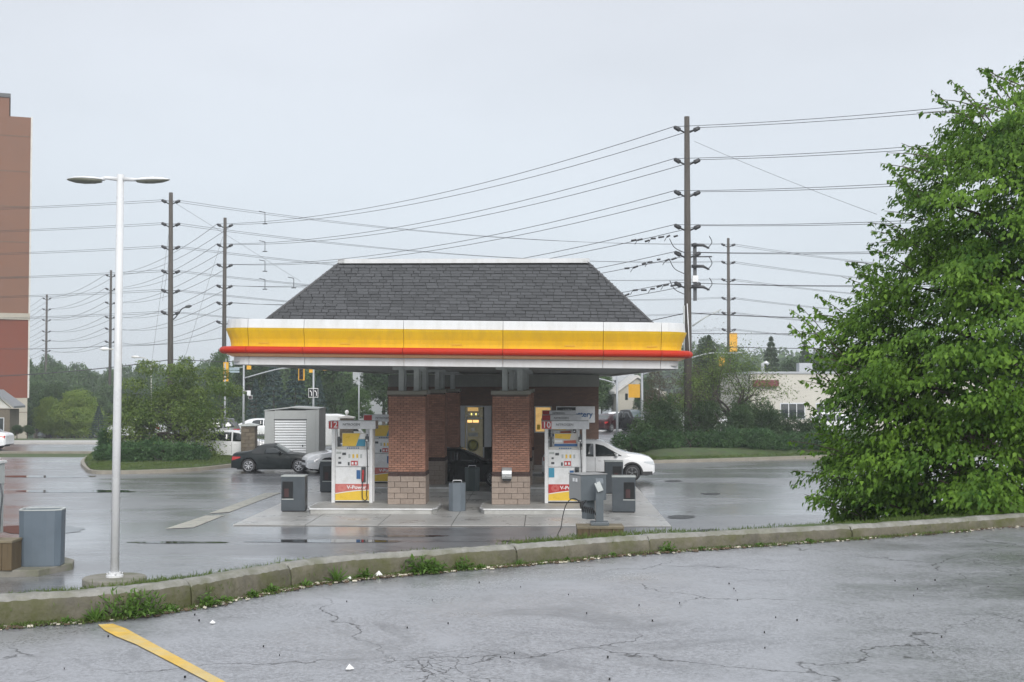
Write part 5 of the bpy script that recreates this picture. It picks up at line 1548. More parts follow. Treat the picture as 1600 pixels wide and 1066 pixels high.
# ---------------------------------------------------------------- signals and signs
M_sigy = mat('signal_yellow', (.72, .38, .03), .4, var=.08)
M_galv = mat('galvanised_pole', (.38, .40, .42), .45, metal=.2, var=.1)
M_lensd = mat('dark_signal_lens', (.03, .02, .02), .2, var=0)
def sigpole(px, ytop, D, label, r=.09, arm=None, base=None):
    x = (px - 800) * D / 2000; z = ony(px, ytop, D).z; g = gz(x, D)
    t = thing('signal_pole', label, 'signal pole', (x, D, g))
    mb = MB(); mb.tube([(0, 0, 0), (0, 0, z - g)], [r, r * .7], M_galv, n=8); mb.build('pole', t)
    if arm:
        mb = MB(); pts = [ony(a, b, D) - t.location for a, b in arm]; mb.tube(catmull([Vector(p) for p in pts], 3), [.05] * (len(catmull([Vector(p) for p in pts], 3))), M_galv, n=6); mb.build('mast_arm', t)
    return t
sigpole(381, 560, 90, 'galvanised signal pole with a long curved arm right of the island tree', arm=[(382, 591), (410, 583), (440, 576), (478, 573)])
sigpole(490, 570, 92, 'galvanised pole carrying the twin left-turn arrow sign')
sigpole(352, 568, 88, 'short galvanised signal pole in the island tree crown', .08)
sigpole(964, 578, 93, 'pale signal pole just right of the kiosk wall', .10, arm=[(964, 600), (945, 594), (925, 590)])
sigpole(1003, 578, 88, 'pale signal pole beside the yellow backplate', .11, arm=[(1003, 586), (1020, 580), (1040, 576)])
sigpole(1076, 545, 96, 'thin signal pole behind the tallest hydro pole', .06, arm=[(1078, 560), (1110, 552), (1150, 552), (1180, 548)])
def signal(px, py, w_, h_, D, label, face='front', rz=0):
    c = ony(px, py, D); t = thing('traffic_light', label, 'traffic light', c, rz, 'yellow traffic lights')
    W_, H_ = w_ * D / 2000, h_ * D / 2000
    mb = MB(); mb.box(-W_ / 2, W_ / 2, -.01, .01, -H_ / 2, H_ / 2, M_sigy); mb.build('backplate', t, bevel=.005)
    mb = MB(); mb.box(-W_ * .3, W_ * .3, -.16 if face == 'front' else .011, -.011 if face == 'front' else .16, -H_ * .42, H_ * .42, M_sigy if face != 'front' else M_trim); mb.build('housing', t, bevel=.01)
    for k in (-1, 0, 1):
        mb = MB(); s_ = -1 if face == 'front' else 1
        mb.lathe([(0, -.01), (W_ * .22, -.01), (W_ * .24, .10), (W_ * .2, .10), (W_ * .2, .0), (0, .0)], M_lensd, M=Matrix.Rotation(R(90) * (1 if face == 'front' else -1), 4, 'X'), c=(0, s_ * .165, k * H_ * .27), n=10); mb.build('lens', t)
    mb = MB(); mb.box(-.03, .03, -.03, .03, H_ / 2, H_ / 2 + .25, M_galv); mb.build('hanger', t)
    return t
signal(353, 581, 8, 30, 88, 'yellow traffic light on the short pole in the island tree crown', 'side')
signal(389, 573, 7, 9, 90, 'small yellow signal just under the canopy edge, leftmost of three', 'back')
signal(471, 583, 10, 23, 90, 'yellow-framed traffic light hanging from the curved arm', 'front')
signal(487, 578, 8, 9, 92, 'small yellow signal above the twin arrow sign', 'back')
signal(508, 576, 7, 6, 100, 'small yellow signal right of the twin arrow sign', 'back')
signal(1146, 535, 12, 29, 110, 'tall plain yellow traffic light seen from behind against the sky', 'back')
signal(1128, 565, 10, 15, 100, 'yellow traffic light among the bare twigs', 'back')
signal(991, 611, 18, 21, 87, 'wide yellow traffic light backplate beside the pale pole', 'back')
signal(1430, 528, 10, 12, 70, 'orange-yellow signal glimpsed high through the big tree', 'back')
signal(1432, 576, 10, 12, 70, 'orange-yellow signal glimpsed lower through the big tree', 'back')
t = thing('traffic_light', 'small pedestrian signal with a white visor on the curved-arm pole', 'traffic light', ony(389, 616, 89.8))
mb = MB(); mb.box(-.8, .05, 0, .05, .18, .24, M_dirtw); mb.build('bracket', t)
mb = MB(); mb.box(-.12, .12, -.1, .1, -.1, .25, M_steelw); mb.box(-.02, .25, -.09, .1, -.35, -.1, M_lensd); mb.build('housing', t, bevel=.02)
# twin arrows sign
c = ony(489.5, 614, 91.8)
t = thing('turn_sign', 'black sign with two white left-turn arrows on a galvanised pole', 'road sign', c)
mb = MB(); mb.box(-.35, .35, 0, .02, -.33, .33, M_steelw); mb.build('sign_face', t)
for s_ in (-1, 1):
    mb = MB(); mb.box(s_ * .17 - .15, s_ * .17 + .15, -.01, -.002, -.29, .29, M_bind); pnl = mb.build('panel', t)
    x = s_ * .17
    mb = MB(); 
    curve = [(x + .06, -.2), (x + .06, .0), (x + .03, .08), (x - .03, .13)]
    for a, b in zip(curve[:-1], curve[1:]):
        d = Vector((b[0] - a[0], 0, b[1] - a[1])).normalized(); q = Vector((d.z, 0, -d.x)) * .025
        mb.add([(a[0] + q.x, -.014, a[1] + q.z), (a[0] - q.x, -.014, a[1] - q.z), (b[0] - q.x, -.014, b[1] - q.z), (b[0] + q.x, -.014, b[1] + q.z)], [(0, 1, 2, 3)], M_white)
    mb.add([(x - .10, -.0145, .15), (x - .01, -.0145, .20), (x - .03, -.0145, .06)], [(0, 1, 2)], M_white)
    mb.build('arrow', pnl)
# street name sign
c = ony(366, 578, 89.5)
t = thing('street_sign', 'pale blue-grey street name sign hanging under the left end of the canopy', 'road sign', c)
mb = MB(); mb.box(-.36, .36, 0, .02, -.02, .16, mat('sign_blue_grey', (.30, .38, .42), .5)); mb.box(-.36, .36, 0, .02, -.2, -.06, mat('sign_blue_grey', (.30, .38, .42))); mb.build('sign_plate', t)
mb = MB(); mb.box(-.02, .6, .03, .06, .16, .2, M_galv); mb.build('bracket', t)

# ---------------------------------------------------------------- buildings far away
TD = 110
M_tb = mat('tower_brown_brick', (.205, .108, .072), .85, var=.08, scale=.5, bump=.3, bscale=30)
M_tr = mat('tower_red_brick', (.19, .058, .036), .85, var=.1, scale=.6, bump=.3, bscale=30)
M_ts = mat('tower_pale_stone', (.42, .39, .33), .8, var=.1, scale=1)
xe = (43.5 - 800) * TD / 2000
t = thing('apartment_tower', 'tall brown brick apartment tower at the left edge of the view', 'building', (xe, TD, 0), R(21.5))
zt_ = ony(30, 184, TD).z
zs = [(-4, ony(0, 622, TD).z, M_ts), (ony(0, 622, TD).z, ony(0, 500, TD).z, M_tr), (ony(0, 500, TD).z, ony(0, 490, TD).z, M_ts), (ony(0, 490, TD).z, zt_, M_tb)]
for (a, b, m_) in zs:
    e = .12 if m_ is M_ts and a > 0 else 0
    mb = MB(); mb.box(-22, e, 0 - e, 18, a, b, m_); mb.build('wall', t)
zq = zs[3][0]
while zq < zt_ - 2:
    zq += 3.05
    mb = MB(); mb.box(-22, .02, -.015, 0.0, zq, zq + .06, M_mort); mb.build('movement_joint', t)
for k in range(4):
    z = zs[0][1] - 1.25 * (k + 1)
    mb = MB(); mb.box(-22, .015, -.015, 0, z, z + .05, M_mort); mb.build('stone_joint', t)
mb = MB(); mb.box(.001, .14, -.05, .15, zs[0][1], zt_ + .05, M_dirtw); mb.build('corner_strip', t)
zp = ony(13, 160, TD + 4).z
mb = MB(); mb.box(-22, -1.75, 3, 16, zt_ + .01, zp, M_tb); mb.build('penthouse', t)
mb = MB(); mb.box(-22, -1.65, 2.9, 16.1, zp + .01, zp + .35, M_dgrey); mb.build('parapet', t)
# windows on the (unseen) returning side of the tower and front left part
for fl in range(8):
    for cx__ in (-6.5, -11, -15.5):
        z = zs[3][0] + 1.2 + fl * 3.05
        if z > zt_ - 2: continue
        mb = MB(); mb.box(cx__ - .9, cx__ + .9, -.03, -.018, z, z + 1.4, M_frame); wdw = mb.build('window', t)
        mb = MB(); mb.box(cx__ - .8, cx__ + .8, -.04, -.031, z + .1, z + 1.3, M_glass); mb.build('pane', wdw)
# small gabled house
t = thing('gatehouse', 'small stone gatehouse with a grey gable roof at the foot of the tower', 'building', (-42.6 * .95, 99, 0), R(8))
g0 = t.location
pa = ony(0, 616, 99) - g0; pb = ony(19, 634, 99) - g0
M_groof = mat('grey_roof', (.22, .23, .24), .6, var=.1)
mb = MB(); mb.box(pa.x - 3.5, pb.x - .25, 0, 3, 0, ony(0, 640, 99).z, M_stone); mb.build('wall', t)
ze = ony(0, 636, 99).z
mb = MB(); mb.prism([(pa.x - 4.1, ze - .1), (pa.x - .6, ony(0, 612, 99).z), (pb.x + .15, ze - .1), (pb.x + .15, ze + .06), (pa.x - .6, ony(0, 609, 99).z), (pa.x - 4.1, ze + .06)], -.4, 3.3, M_groof); mb.build('roof', t)
mb = MB(); mb.prism([(pa.x - 3.8, ze - .08), (pa.x - .6, ony(0, 613, 99).z), (pb.x - .2, ze - .08)], -.05, .2, M_dirtw); mb.build('gable', t)
mb = MB(); mb.box(pa.x - .3, pa.x + .3, -.03, -.01, .2, 1.4, M_frame); w2 = mb.build('window', t)
mb = MB(); mb.box(pa.x - .24, pa.x + .24, -.04, -.031, .26, 1.34, M_glass); mb.build('pane', w2)
# white commercial building
BD = 112
x0, x1 = (1172 - 800) * BD / 2000, (1560 - 800) * BD / 2000
M_cb = mat('cream_stucco', (.55, .53, .47), .8, var=.06, scale=.6)
t = thing('commercial_building', 'long low cream building with a flat roof behind the shrubbery', 'building', (x0, BD, 0))
h = ony(0, 584, BD).z; w_ = x1 - x0
mb = MB(); mb.box(0, w_, 0, 16, 0, h, M_cb); mb.build('wall', t)
mb = MB(); mb.box(-.1, w_ + .1, -.12, 16, h, h + .18, M_galv); mb.build('parapet', t)
mb = MB(); mb.box(.2, 2.4, -.5, -.01, ony(0, 604, BD).z, ony(0, 594, BD).z, mat('maroon_sign', (.14, .02, .025), .5)); mb.build('awning_sign', t)
for k in range(6):
    xk = 2.6 + k * 3.1
    mb = MB(); mb.box(xk, xk + 2.2, -.03, -.005, .9, 2.35, M_frame); w2 = mb.build('window', t)
    for q in range(3):
        mb = MB(); mb.box(xk + .08 + q * .7, xk + .70 + q * .7, -.05, -.031, 1.0, 2.25, M_glass); mb.build('pane', w2)
mb = MB(); mb.tube([(1.7, 3, h + .2), (1.7, 3, h + .9), (2.0, 3, h + 1.05), (2.2, 3, h + .85)], .16, M_silver, n=8); mb.build('roof_vent', t)
mb = MB(); mb.box(5.2, 6.4, 4, 5.2, h + .2, h + 1.0, M_galv); mb.build('roof_unit', t)
# gabled house right of kiosk
HD = 128
t = thing('house', 'pale grey gabled house beyond the intersection, right of the kiosk', 'building', ((965 - 800) * HD / 2000, HD, 0))
g0 = t.location
M_sidg = mat('pale_siding', (.42, .44, .46), .6, var=.06); M_cream2 = mat('beige_siding', (.40, .38, .32), .6, var=.06)
def hp_(px, py): v = ony(px, py, HD) - g0; return (v.x, v.z)
mb = MB(); a = hp_(966, 612); b = hp_(1010, 600)
mb.box(a[0], b[0] + 2, 0, 9, 0, hp_(0, 612)[1], M_cream2); mb.build('wall', t)
mb = MB(); mb.prism([hp_(960, 616), hp_(996, 590), hp_(1034, 616), hp_(1034, 612), hp_(996, 586), hp_(960, 612)], -.3, 9.3, M_dirtw); mb.build('roof_edge', t)
mb = MB(); mb.prism([hp_(964, 613), hp_(996, 591), hp_(1030, 613)], -.02, .2, M_cream2); mb.build('gable', t)
mb = MB(); mb.box(hp_(975, 0)[0], hp_(979, 0)[0], -.04, -.01, hp_(0, 625)[1], hp_(0, 615)[1], M_glass); mb.build('window', t)
mb = MB(); mb.prism([hp_(958, 604), hp_(962, 560), hp_(1005, 560), hp_(1005, 604)], 9.4, 14, M_sidg); mb.build('tall_wing', t)
mb = MB(); q0 = hp_(974, 596); mb.box(q0[0] - .15, q0[0] + .15, 9.35, 9.39, q0[1] - .15, q0[1] + .15, M_glass); mb.build('round_window', t)
# house glimpsed at left under canopy
HD = 135
t = thing('house', 'pale gabled house front glimpsed between trees left of the brick pier', 'building', ((575 - 800) * HD / 2000, HD, gz(-15, HD)))
mb = MB(); mb.box(-1.6, 1.6, 0, 8, 0, 6.6, M_sidg); mb.build('wall', t)
mb = MB(); mb.prism([(-2, 6.5), (0, 8.2), (2, 6.5)], -.3, 8.3, M_groof); mb.build('roof', t)
mb = MB(); mb.box(-.5, .5, -.05, -.01, 4.4, 5.6, M_glass); mb.build('window', t)
sigpole(561, 574, 97, 'thin grey pole in front of the glimpsed house', .06)
# ---------------------------------------------------------------- planted islands
def bed(name, pts, label, hk=.15, hg=.32):
    t = thing(name, label, 'planted island', kind='structure')
    P_ = catmull([Vector((p.x, p.y, 0)) for p in pts + [pts[0]]], 6)[:-1]
    cx_ = sum(p.x for p in P_) / len(P_); cy_ = sum(p.y for p in P_) / len(P_)
    def sc_(f): 
        out = []
        for p in P_:
            d = Vector((cx_ - p.x, cy_ - p.y, 0)); f_ = min(f, d.length * .8); d.normalize(); d = d * (f_ / f if f else 1); out.append((p.x + d.x * f, p.y + d.y * f))
        return out
    mb = MB(); rings = [[Vector((a, b, z)) for a, b in sc_(f)] for f, z in ((0, -.2), (.02, hk), (.2, hk + .01), (.22, -.2))]
    mb.loft(rings, M_kerbf, caps=False, smooth=False); mb.build('kerb_edging', t)
    mb = MB(); rings = []
    for f, z in ((.2, hk - .03), (.6, hk + .05), (1.5, hg * .8), (2.6, hg)): rings.append([Vector((a, b, z + .04 * mnoise.noise(Vector((a, b, 0))))) for a, b in sc_(f)])
    mb.loft(rings, M_grass_soil, caps=True); mb.build('lawn_surface', t)
    return t, P_
lb = [onz(133, 736), onz(150, 741), onz(230, 740), onz(310, 736), onz(372, 729), onz(392, 724), onz(385, 719), onz(310, 716), onz(220, 708), onz(150, 712), onz(126, 724)]
bed('planted_island', lb, 'kerbed grassy island with junipers left of the station')
rb_ = [onz(1003, 722), onz(1020, 724), onz(1100, 722), onz(1200, 719), onz(1300, 716), onz(1420, 715), onz(1420, 688), onz(1250, 683), onz(1080, 683), onz(985, 690), onz(965, 700)]
bed('planted_island', rb_, 'long kerbed grassy island with dense shrubs right of the station', hg=.55)

M_bark = mat('grey_brown_bark', (.085, .07, .055), .9, var=.3, scale=5, bump=.8)
M_barkd = mat('dark_bark', (.045, .036, .03), .9, var=.3, scale=5, bump=.8)
LM_near = leafmat('maple_leaf', (.024, .082, .012), (.20, .35, .045), .42, .35, 1.5)
LM_olive = leafmat('olive_leaf', (.06, .12, .026), (.175, .24, .055), .6, .25, .7)
LM_jun = leafmat('juniper_spray', (.03, .085, .03), (.10, .19, .065), .6, .15, 1.2)
LM_dark = leafmat('dark_green_leaf', (.03, .068, .028), (.08, .13, .045), .6, .25, .4)
LM_mid = leafmat('mid_green_leaf', (.045, .10, .035), (.11, .18, .055), .6, .25, .4)
LM_light = leafmat('light_green_leaf', (.15, .25, .045), (.32, .42, .09), .6, .3, .5)
LM_blue = leafmat('blue_spruce_needle', (.045, .085, .08), (.10, .15, .14), .7, .15, .8)
LM_wood = leafmat('forest_leaf', (.045, .095, .038), (.13, .21, .065), .6, .25, .12)
LM_brown = leafmat('brown_green_leaf', (.055, .05, .028), (.10, .085, .04), .7, .2, .5)

def branch_mesh(mb, m, p, d, L, r, lvl, rs, tips, spread=.7, up=.15, kids=3, seg=5, wob=.22, segs_out=None):
    pts = [p.copy()]; rr = [r]
    q = p.copy(); dd = d.normalized()
    for i in range(seg):
        dd = (dd + Vector(rs.normal(size=3)) * wob + Vector((0, 0, up * .3))).normalized()
        q = q + dd * (L / seg); pts.append(q.copy()); rr.append(r * (1 - .55 * (i + 1) / seg))
    mb.tube(pts, rr, m, n=7 if r > .05 else (5 if r > .02 else 3), cap=False)
    if lvl == 0:
        tips.append((q.copy(), dd.copy())); return
    for k in range(kids):
        u = rs.uniform(.35, 1.0) if k else 1.0
        i = min(seg, max(1, int(u * seg)))
        a = Vector(rs.normal(size=3)); a -= dd * a.dot(dd); a.normalize()
        nd = (dd + a * spread * rs.uniform(.6, 1.3) + Vector((0, 0, up))).normalized()
        branch_mesh(mb, m, pts[i], nd, L * rs.uniform(.58, .8), rr[i] * .7, lvl - 1, rs, tips, spread, up, kids, max(3, seg - 1), wob)

def leaf_cloud(tips, n_per, sig, L, W, rs, droop=.5):
    n = len(tips) * n_per
    c0 = np.repeat(np.array([tuple(t_[0]) for t_ in tips]), n_per, 0)
    g = rs.normal(size=(n, 3)) * np.array(sig)
    C = c0 + g
    D = g / (np.linalg.norm(g, axis=1, keepdims=True) + 1e-6) * np.array([1, 1, .4]) + rs.normal(size=(n, 3)) * .5 + np.array([0, 0, -droop])
    N = np.array([0, 0, 1.]) + rs.normal(size=(n, 3)) * .55
    s = rs.uniform(.6, 1.3, n)
    return C, D, N, L * s, W * s

# ---------------------------------------------------------------- big near tree (right)
rs = np.random.RandomState(5)
TDp = 17.2
tx = (1690 - 800) * TDp / 2000; tz0 = .0
t = thing('maple_tree', 'big bright green maple filling the right side behind the kerb', 'tree', (tx, TDp, tz0))
o0 = Vector((tx, TDp, tz0))
mb = MB(); tips = []
mb.tube([Vector((0, 0, 0)), Vector((-.05, .05, 1.5)), Vector((0, 0, 3.2)), Vector((.08, 0, 5.5)), Vector((.1, 0, 8.2))], [.24, .19, .15, .10, .03], M_bark, n=12)
# crown outline of the left side as (px, py): lobes sit inside it
edge = [(1560, 150), (1495, 195), (1440, 255), (1405, 320), (1395, 385), (1365, 440), (1325, 500), (1280, 555), (1300, 600), (1330, 640), (1290, 690), (1300, 745), (1300, 790)]
lobes = []
sprs = []
for i, (px, py) in enumerate(edge):
    for layer, (ddep, dpx) in enumerate(((0, 58), (-1.0, 92), (1.2, 90), (-.3, 140), (-1.6, 175), (.8, 200), (-1.9, 255), (-.6, 295))):
        Dp = TDp + ddep + rs.uniform(-.3, .3)
        q = ony(px + dpx + rs.uniform(-12, 12), py + rs.uniform(-16, 16) + (8 if layer else 0), Dp)
        if q.z < .6 or (layer > 2 and rs.uniform() < .10): continue
        r_ = rs.uniform(.34, .52) * (.8 if layer == 0 else 1.08)
        lobes.append((q.x - tx, q.y - TDp, q.z, r_ * 1.15, r_ * 1.1, r_ * .95))
for (a, b) in ((1600, 120), (1640, 90), (1620, 180), (1665, 150), (1560, 210), (1700, 60), (1690, 200), (1720, 300), (1740, 420), (1740, 560), (1720, 680), (1700, 780),
               (1590, 770), (1520, 790), (1450, 795), (1400, 790), (1640, 790), (1350, 770)):
    q = ony(a, b, TDp - .5 + rs.uniform(-.8, .6)); lobes.append((q.x - tx, q.y - TDp, q.z, .62, .6, .42))
def lobe_px(l_): return 800 + 2000 * (l_[0] + tx) / (l_[1] + TDp), 600 - 2000 * (l_[2] + l_[5] + .12 - CAMZ) / (l_[1] + TDp)
lobes = [l_ for l_ in lobes if not (lobe_px(l_)[0] < 1640 and lobe_px(l_)[1] < 125) and lobe_px(l_)[1] > 40]
lobes += [(-l_[0] * rs.uniform(.75, .95) + rs.uniform(-.2, .2), -l_[1] * .9 + rs.uniform(-.3, .3), l_[2] + rs.uniform(-.2, .15), l_[3], l_[4], l_[5]) for l_ in lobes if l_[0] < -.35]
# limbs toward the lobes
for i, l_ in enumerate(lobes):
    tgt = Vector(l_[:3]); zb_ = max(.5, tgt.z - .35 * math.hypot(tgt.x, tgt.y) - .3); zb_ = min(zb_, 7.5)
    a = Vector((0.03 * zb_ / 3, 0, zb_)); mid = a.lerp(tgt, .55) + Vector((0, 0, .12)) + Vector(rs.normal(size=3)) * .08
    mb.tube(catmull([a, mid, tgt], 3), [.045, .04, .035, .03, .022, .016, .01], M_bark, n=5, cap=False)
mb.build('trunk', t)
# sprays: layered drooping clusters
Cs, Ds, Ns = [], [], []
for (cx_, cy_, cz_, rx, ry, rz) in lobes:
    ns = 11
    u = unit(ns, rs); rad = rs.uniform(.35, 1.12, ns)[:, None]
    sc_ = np.array([cx_, cy_, cz_]) + u * rad * np.array([rx, ry, rz])
    for k in range(ns):
        n = rs.randint(55, 95)
        out = np.array([sc_[k][0] - cx_ + (cx_) * .25, sc_[k][1] - cy_ + cy_ * .25, 0]); out /= (np.linalg.norm(out) + 1e-6)
        side = np.array([-out[1], out[0], 0])
        a = rs.uniform(-.12, .38, n); b = rs.normal(size=n) * .12; 
        z = -.45 * np.clip(a, 0, 1) ** 1.2 - .7 * b * b + rs.normal(size=n) * .04
        C = sc_[k] + out * a[:, None] + side * b[:, None] + np.array([0, 0, 1]) * z[:, None]
        D = out * .8 + side * (b[:, None] * 2.5) + np.array([0, 0, -.75]) + rs.normal(size=(n, 3)) * .38
        N = np.array([0, 0, 1.]) + out * .75 + rs.normal(size=(n, 3)) * .33
        Cs.append(C); Ds.append(D); Ns.append(N)
tw = MB()
for i, (px, py) in enumerate(edge):
    for k in range(7):
        q = ony(px + rs.uniform(5, 45), py + rs.uniform(-28, 28), TDp + rs.uniform(-.9, .9)); a = Vector((q.x - tx, q.y - TDp, q.z))
        d = Vector((-rs.uniform(.5, 1.1), rs.uniform(-.5, .3), rs.uniform(.05, .9))).normalized(); ln = rs.uniform(.35, .75)
        if a.z < 1.2: d.z = rs.uniform(-.2, .2); d.normalize()
        b = a + d * ln; tw.tube([a - d * .3, a.lerp(b, .5) + Vector((0, 0, .03)), b], [.010, .007, .003], M_bark, n=4, cap=False)
        n = rs.randint(26, 44); u_ = rs.uniform(0, 1.02, n)
        cc = np.array(a)[None] + np.array(d)[None] * (ln * u_)[:, None] + rs.normal(size=(n, 3)) * .055 * (1.15 - u_)[:, None] + np.array([0, 0, -.03])
        Cs.append(cc); Ds.append(np.array(d)[None] * .5 + rs.normal(size=(n, 3)) * .5 + np.array([0, 0, -.6])); Ns.append(np.array([0, 0, .8]) + rs.normal(size=(n, 3)) * .6)
tw.build('twigs', t)
C = np.concatenate(Cs); D = np.concatenate(Ds); N = np.concatenate(Ns)
ok = C[:, 2] > .15
C, D, N = C[ok], D[ok], N[ok]
s = rs.uniform(.6, 1.25, len(C))
link_ = leaves_mesh('crown', C, D, N, .078 * s, .045 * s, LM_near)
cr_ = link('crown', link_, t); cr_['kind'] = 'stuff'
print('near tree leaves', len(C))
# single leaves standing out along the nearest sprays
lm = [leaves_mesh('leaf', np.zeros((1, 3)), np.array([[1., 0, -.4]]), np.array([[0, 0, 1.]]), [l], [w_], LM_near) for l, w_ in ((.085, .05), (.075, .045), (.10, .055))]
idx = np.argsort(C[:, 1])[:2600]; idx = rs.choice(idx, 240, replace=False)
for i in idx:
    o = link('leaf', lm[i % 3], t, tuple(C[i] + np.array([0, -.06, .0])), (rs.uniform(-.6, .6), rs.uniform(-.2, .8), rs.uniform(0, 6.28)))

# paler second tree at the right edge, in front of the maple
LM_pale = leafmat('pale_leaf', (.07, .15, .06), (.20, .32, .15), .6, .3, 1.8)
t2 = thing('locust_tree', 'pale blue-green tree reaching in at the right edge, in front of the maple', 'tree', ((1800 - 800) * 16.7 / 2000, 16.7, .6))
o2 = t2.location; mb = MB(); mb.tube([(0, 0, -.3), (.05, 0, 2.5), (0, 0, 6.5)], [.15, .11, .03], M_bark, n=9)
Cs, Ds, Ns = [], [], []
for px, py in ((1590, 285), (1605, 330), (1575, 350), (1600, 400), (1580, 455), (1610, 480), (1562, 540), (1600, 560), (1590, 610), (1650, 300), (1660, 400), (1670, 500), (1650, 600), (1720, 300), (1740, 420), (1740, 540), (1700, 230), (1760, 640), (1860, 300), (1880, 450), (1860, 600), (1800, 200), (1950, 320), (1980, 450), (1960, 580), (1920, 230), (2020, 380), (2040, 520), (1900, 380), (1820, 480), (1780, 340), (1930, 640)):
    q = ony(px + 22, py, 15.9 + rs.uniform(-.5, .5)) - o2
    mb.tube(catmull([Vector((0, 0, max(.8, q.z - .8))), Vector((q.x * .6, q.y * .6, q.z + .05)), q], 3), [.035, .03, .026, .02, .016, .012, .008], M_bark, n=4, cap=False)
    for k in range(16):
        n = 60; out = np.array([-1 + rs.uniform(-.4, .9), rs.uniform(-.9, .4), 0]); out /= np.linalg.norm(out); sd = np.array([-out[1], out[0], 0])
        c0 = np.array(q) + rs.normal(size=3) * np.array([.16, .2, .13]); a = rs.uniform(-.05, .38, n); b = rs.normal(size=n) * .07
        Cs.append(c0 + out * a[:, None] + sd * b[:, None] + np.array([0, 0, 1]) * (-.7 * np.clip(a, 0, 1) ** 1.3 + rs.normal(size=n) * .02)[:, None])
        Ds.append(out * .5 + sd * (np.sign(b) * .7)[:, None] + np.array([0, 0, -.5]) + rs.normal(size=(n, 3)) * .2); Ns.append(np.array([0, 0, 1.]) + out * .4 + rs.normal(size=(n, 3)) * .25)
mb.build('trunk', t2)
s = rs.uniform(.6, 1.2, sum(len(c) for c in Cs))
o = link('crown', leaves_mesh('crown', np.concatenate(Cs), np.concatenate(Ds), np.concatenate(Ns), .055 * s, .022 * s, LM_pale), t2); o['kind'] = 'stuff'

# low growth at the tree foot / kerb back
def tuft_field(name, label, pts, n_per, L, W, m, rs, spread=.08, cat='grass', upright=1.):
    n = len(pts) * n_per
    c = np.repeat(np.array([tuple(p) for p in pts]), n_per, 0) + rs.normal(size=(n, 3)) * np.array([spread, spread, 0])
    d = np.stack([rs.normal(size=n) * .45, rs.normal(size=n) * .45, np.full(n, upright)], 1)
    ln = L * rs.uniform(.5, 1.3, n)
    c[:, 2] += ln * .42
    N = unit(n, rs) * np.array([1, 1, .2])
    me = leaves_mesh(name, c, d, N, ln, W * rs.uniform(.6, 1.3, n), m, fold=.1)
    o = link(name, me); tag(o, label, cat, kind='stuff'); return o
pts = []
for i, p in enumerate(kpath):
    q = kperp(i); sx = 800 + 2000 * p.x / p.y
    if sx < -200 or sx > 1750: continue
    zz_ = .125 if sx < 360 else (.11 if 860 < sx < 1120 else .085)
    for k in range(7):
        if sx > 560 and sx < 850 and rs.uniform() < .75: continue
        if sx > 1030 and sx < 1300 and rs.uniform() < .6: continue
        pts.append(p + q * rs.uniform(.21, .5 if sx < 520 else .6) + Vector((0, 0, zz_ - .03 * rs.uniform())) + Vector((rs.uniform(-.15, .15), 0, 0)))
tuft_field('verge_grass', 'thin uneven strip of grass behind the near kerb', pts, 34, .045 , .007, M_grassb, rs, .09)
# weeds along the foot of the kerb
def on_path(px, off=-.03, z=.0):
    p = kpath[kidx(px)]; i = kidx(px); a = kpath[i]; b = kpath[min(i + 1, len(kpath) - 1)]
    ax, bx = 800 + 2000 * a.x / a.y, 800 + 2000 * b.x / b.y
    u = 0 if bx == ax else (px - ax) / (bx - ax)
    return a.lerp(b, u) + kperp(i) * off + Vector((0, 0, z))
WEEDS = [(110, .07, 'small'), (150, .13, 'spiky'), (190, .24, 'bushy'), (225, .2, 'bushy'), (262, .10, 'small'), (318, .13, 'leafy'), (345, .08, 'small'), (385, .08, 'small'), (415, .09, 'leafy'), (470, .08, 'small'), (518, .16, 'spiky'), (565, .11, 'leafy'),
         (650, .19, 'bushy'), (672, .14, 'bushy'), (720, .15, 'leafy'), (745, .07, 'small'), (805, .08, 'spiky'), (1035, .13, 'leafy'), (1090, .06, 'small'), (1180, .06, 'small'), (1255, .07, 'small'), (880, .05, 'small'), (950, .06, 'small')]
def wplace(px):
    for a, s_ in ((130, 'left of the yellow line'), (280, 'right of the biggest clump'), (330, 'at the open joint'), (360, 'just past the open joint'), (400, 'on the curve of the kerb'), (430, 'midway along the curve'), (500, 'left of the spiky weed'), (600, 'by the largest white scrap'), (760, 'right of the dark bushy clump'), (840, 'below the left pier'), (900, 'below the timber block, first'), (1000, 'just left of the timber block line'), (1120, 'right of the timber block'), (1210, 'below the painted dark patches'), (1300, 'before the maple')):
        if px < a: return s_
    return 'beneath the maple'
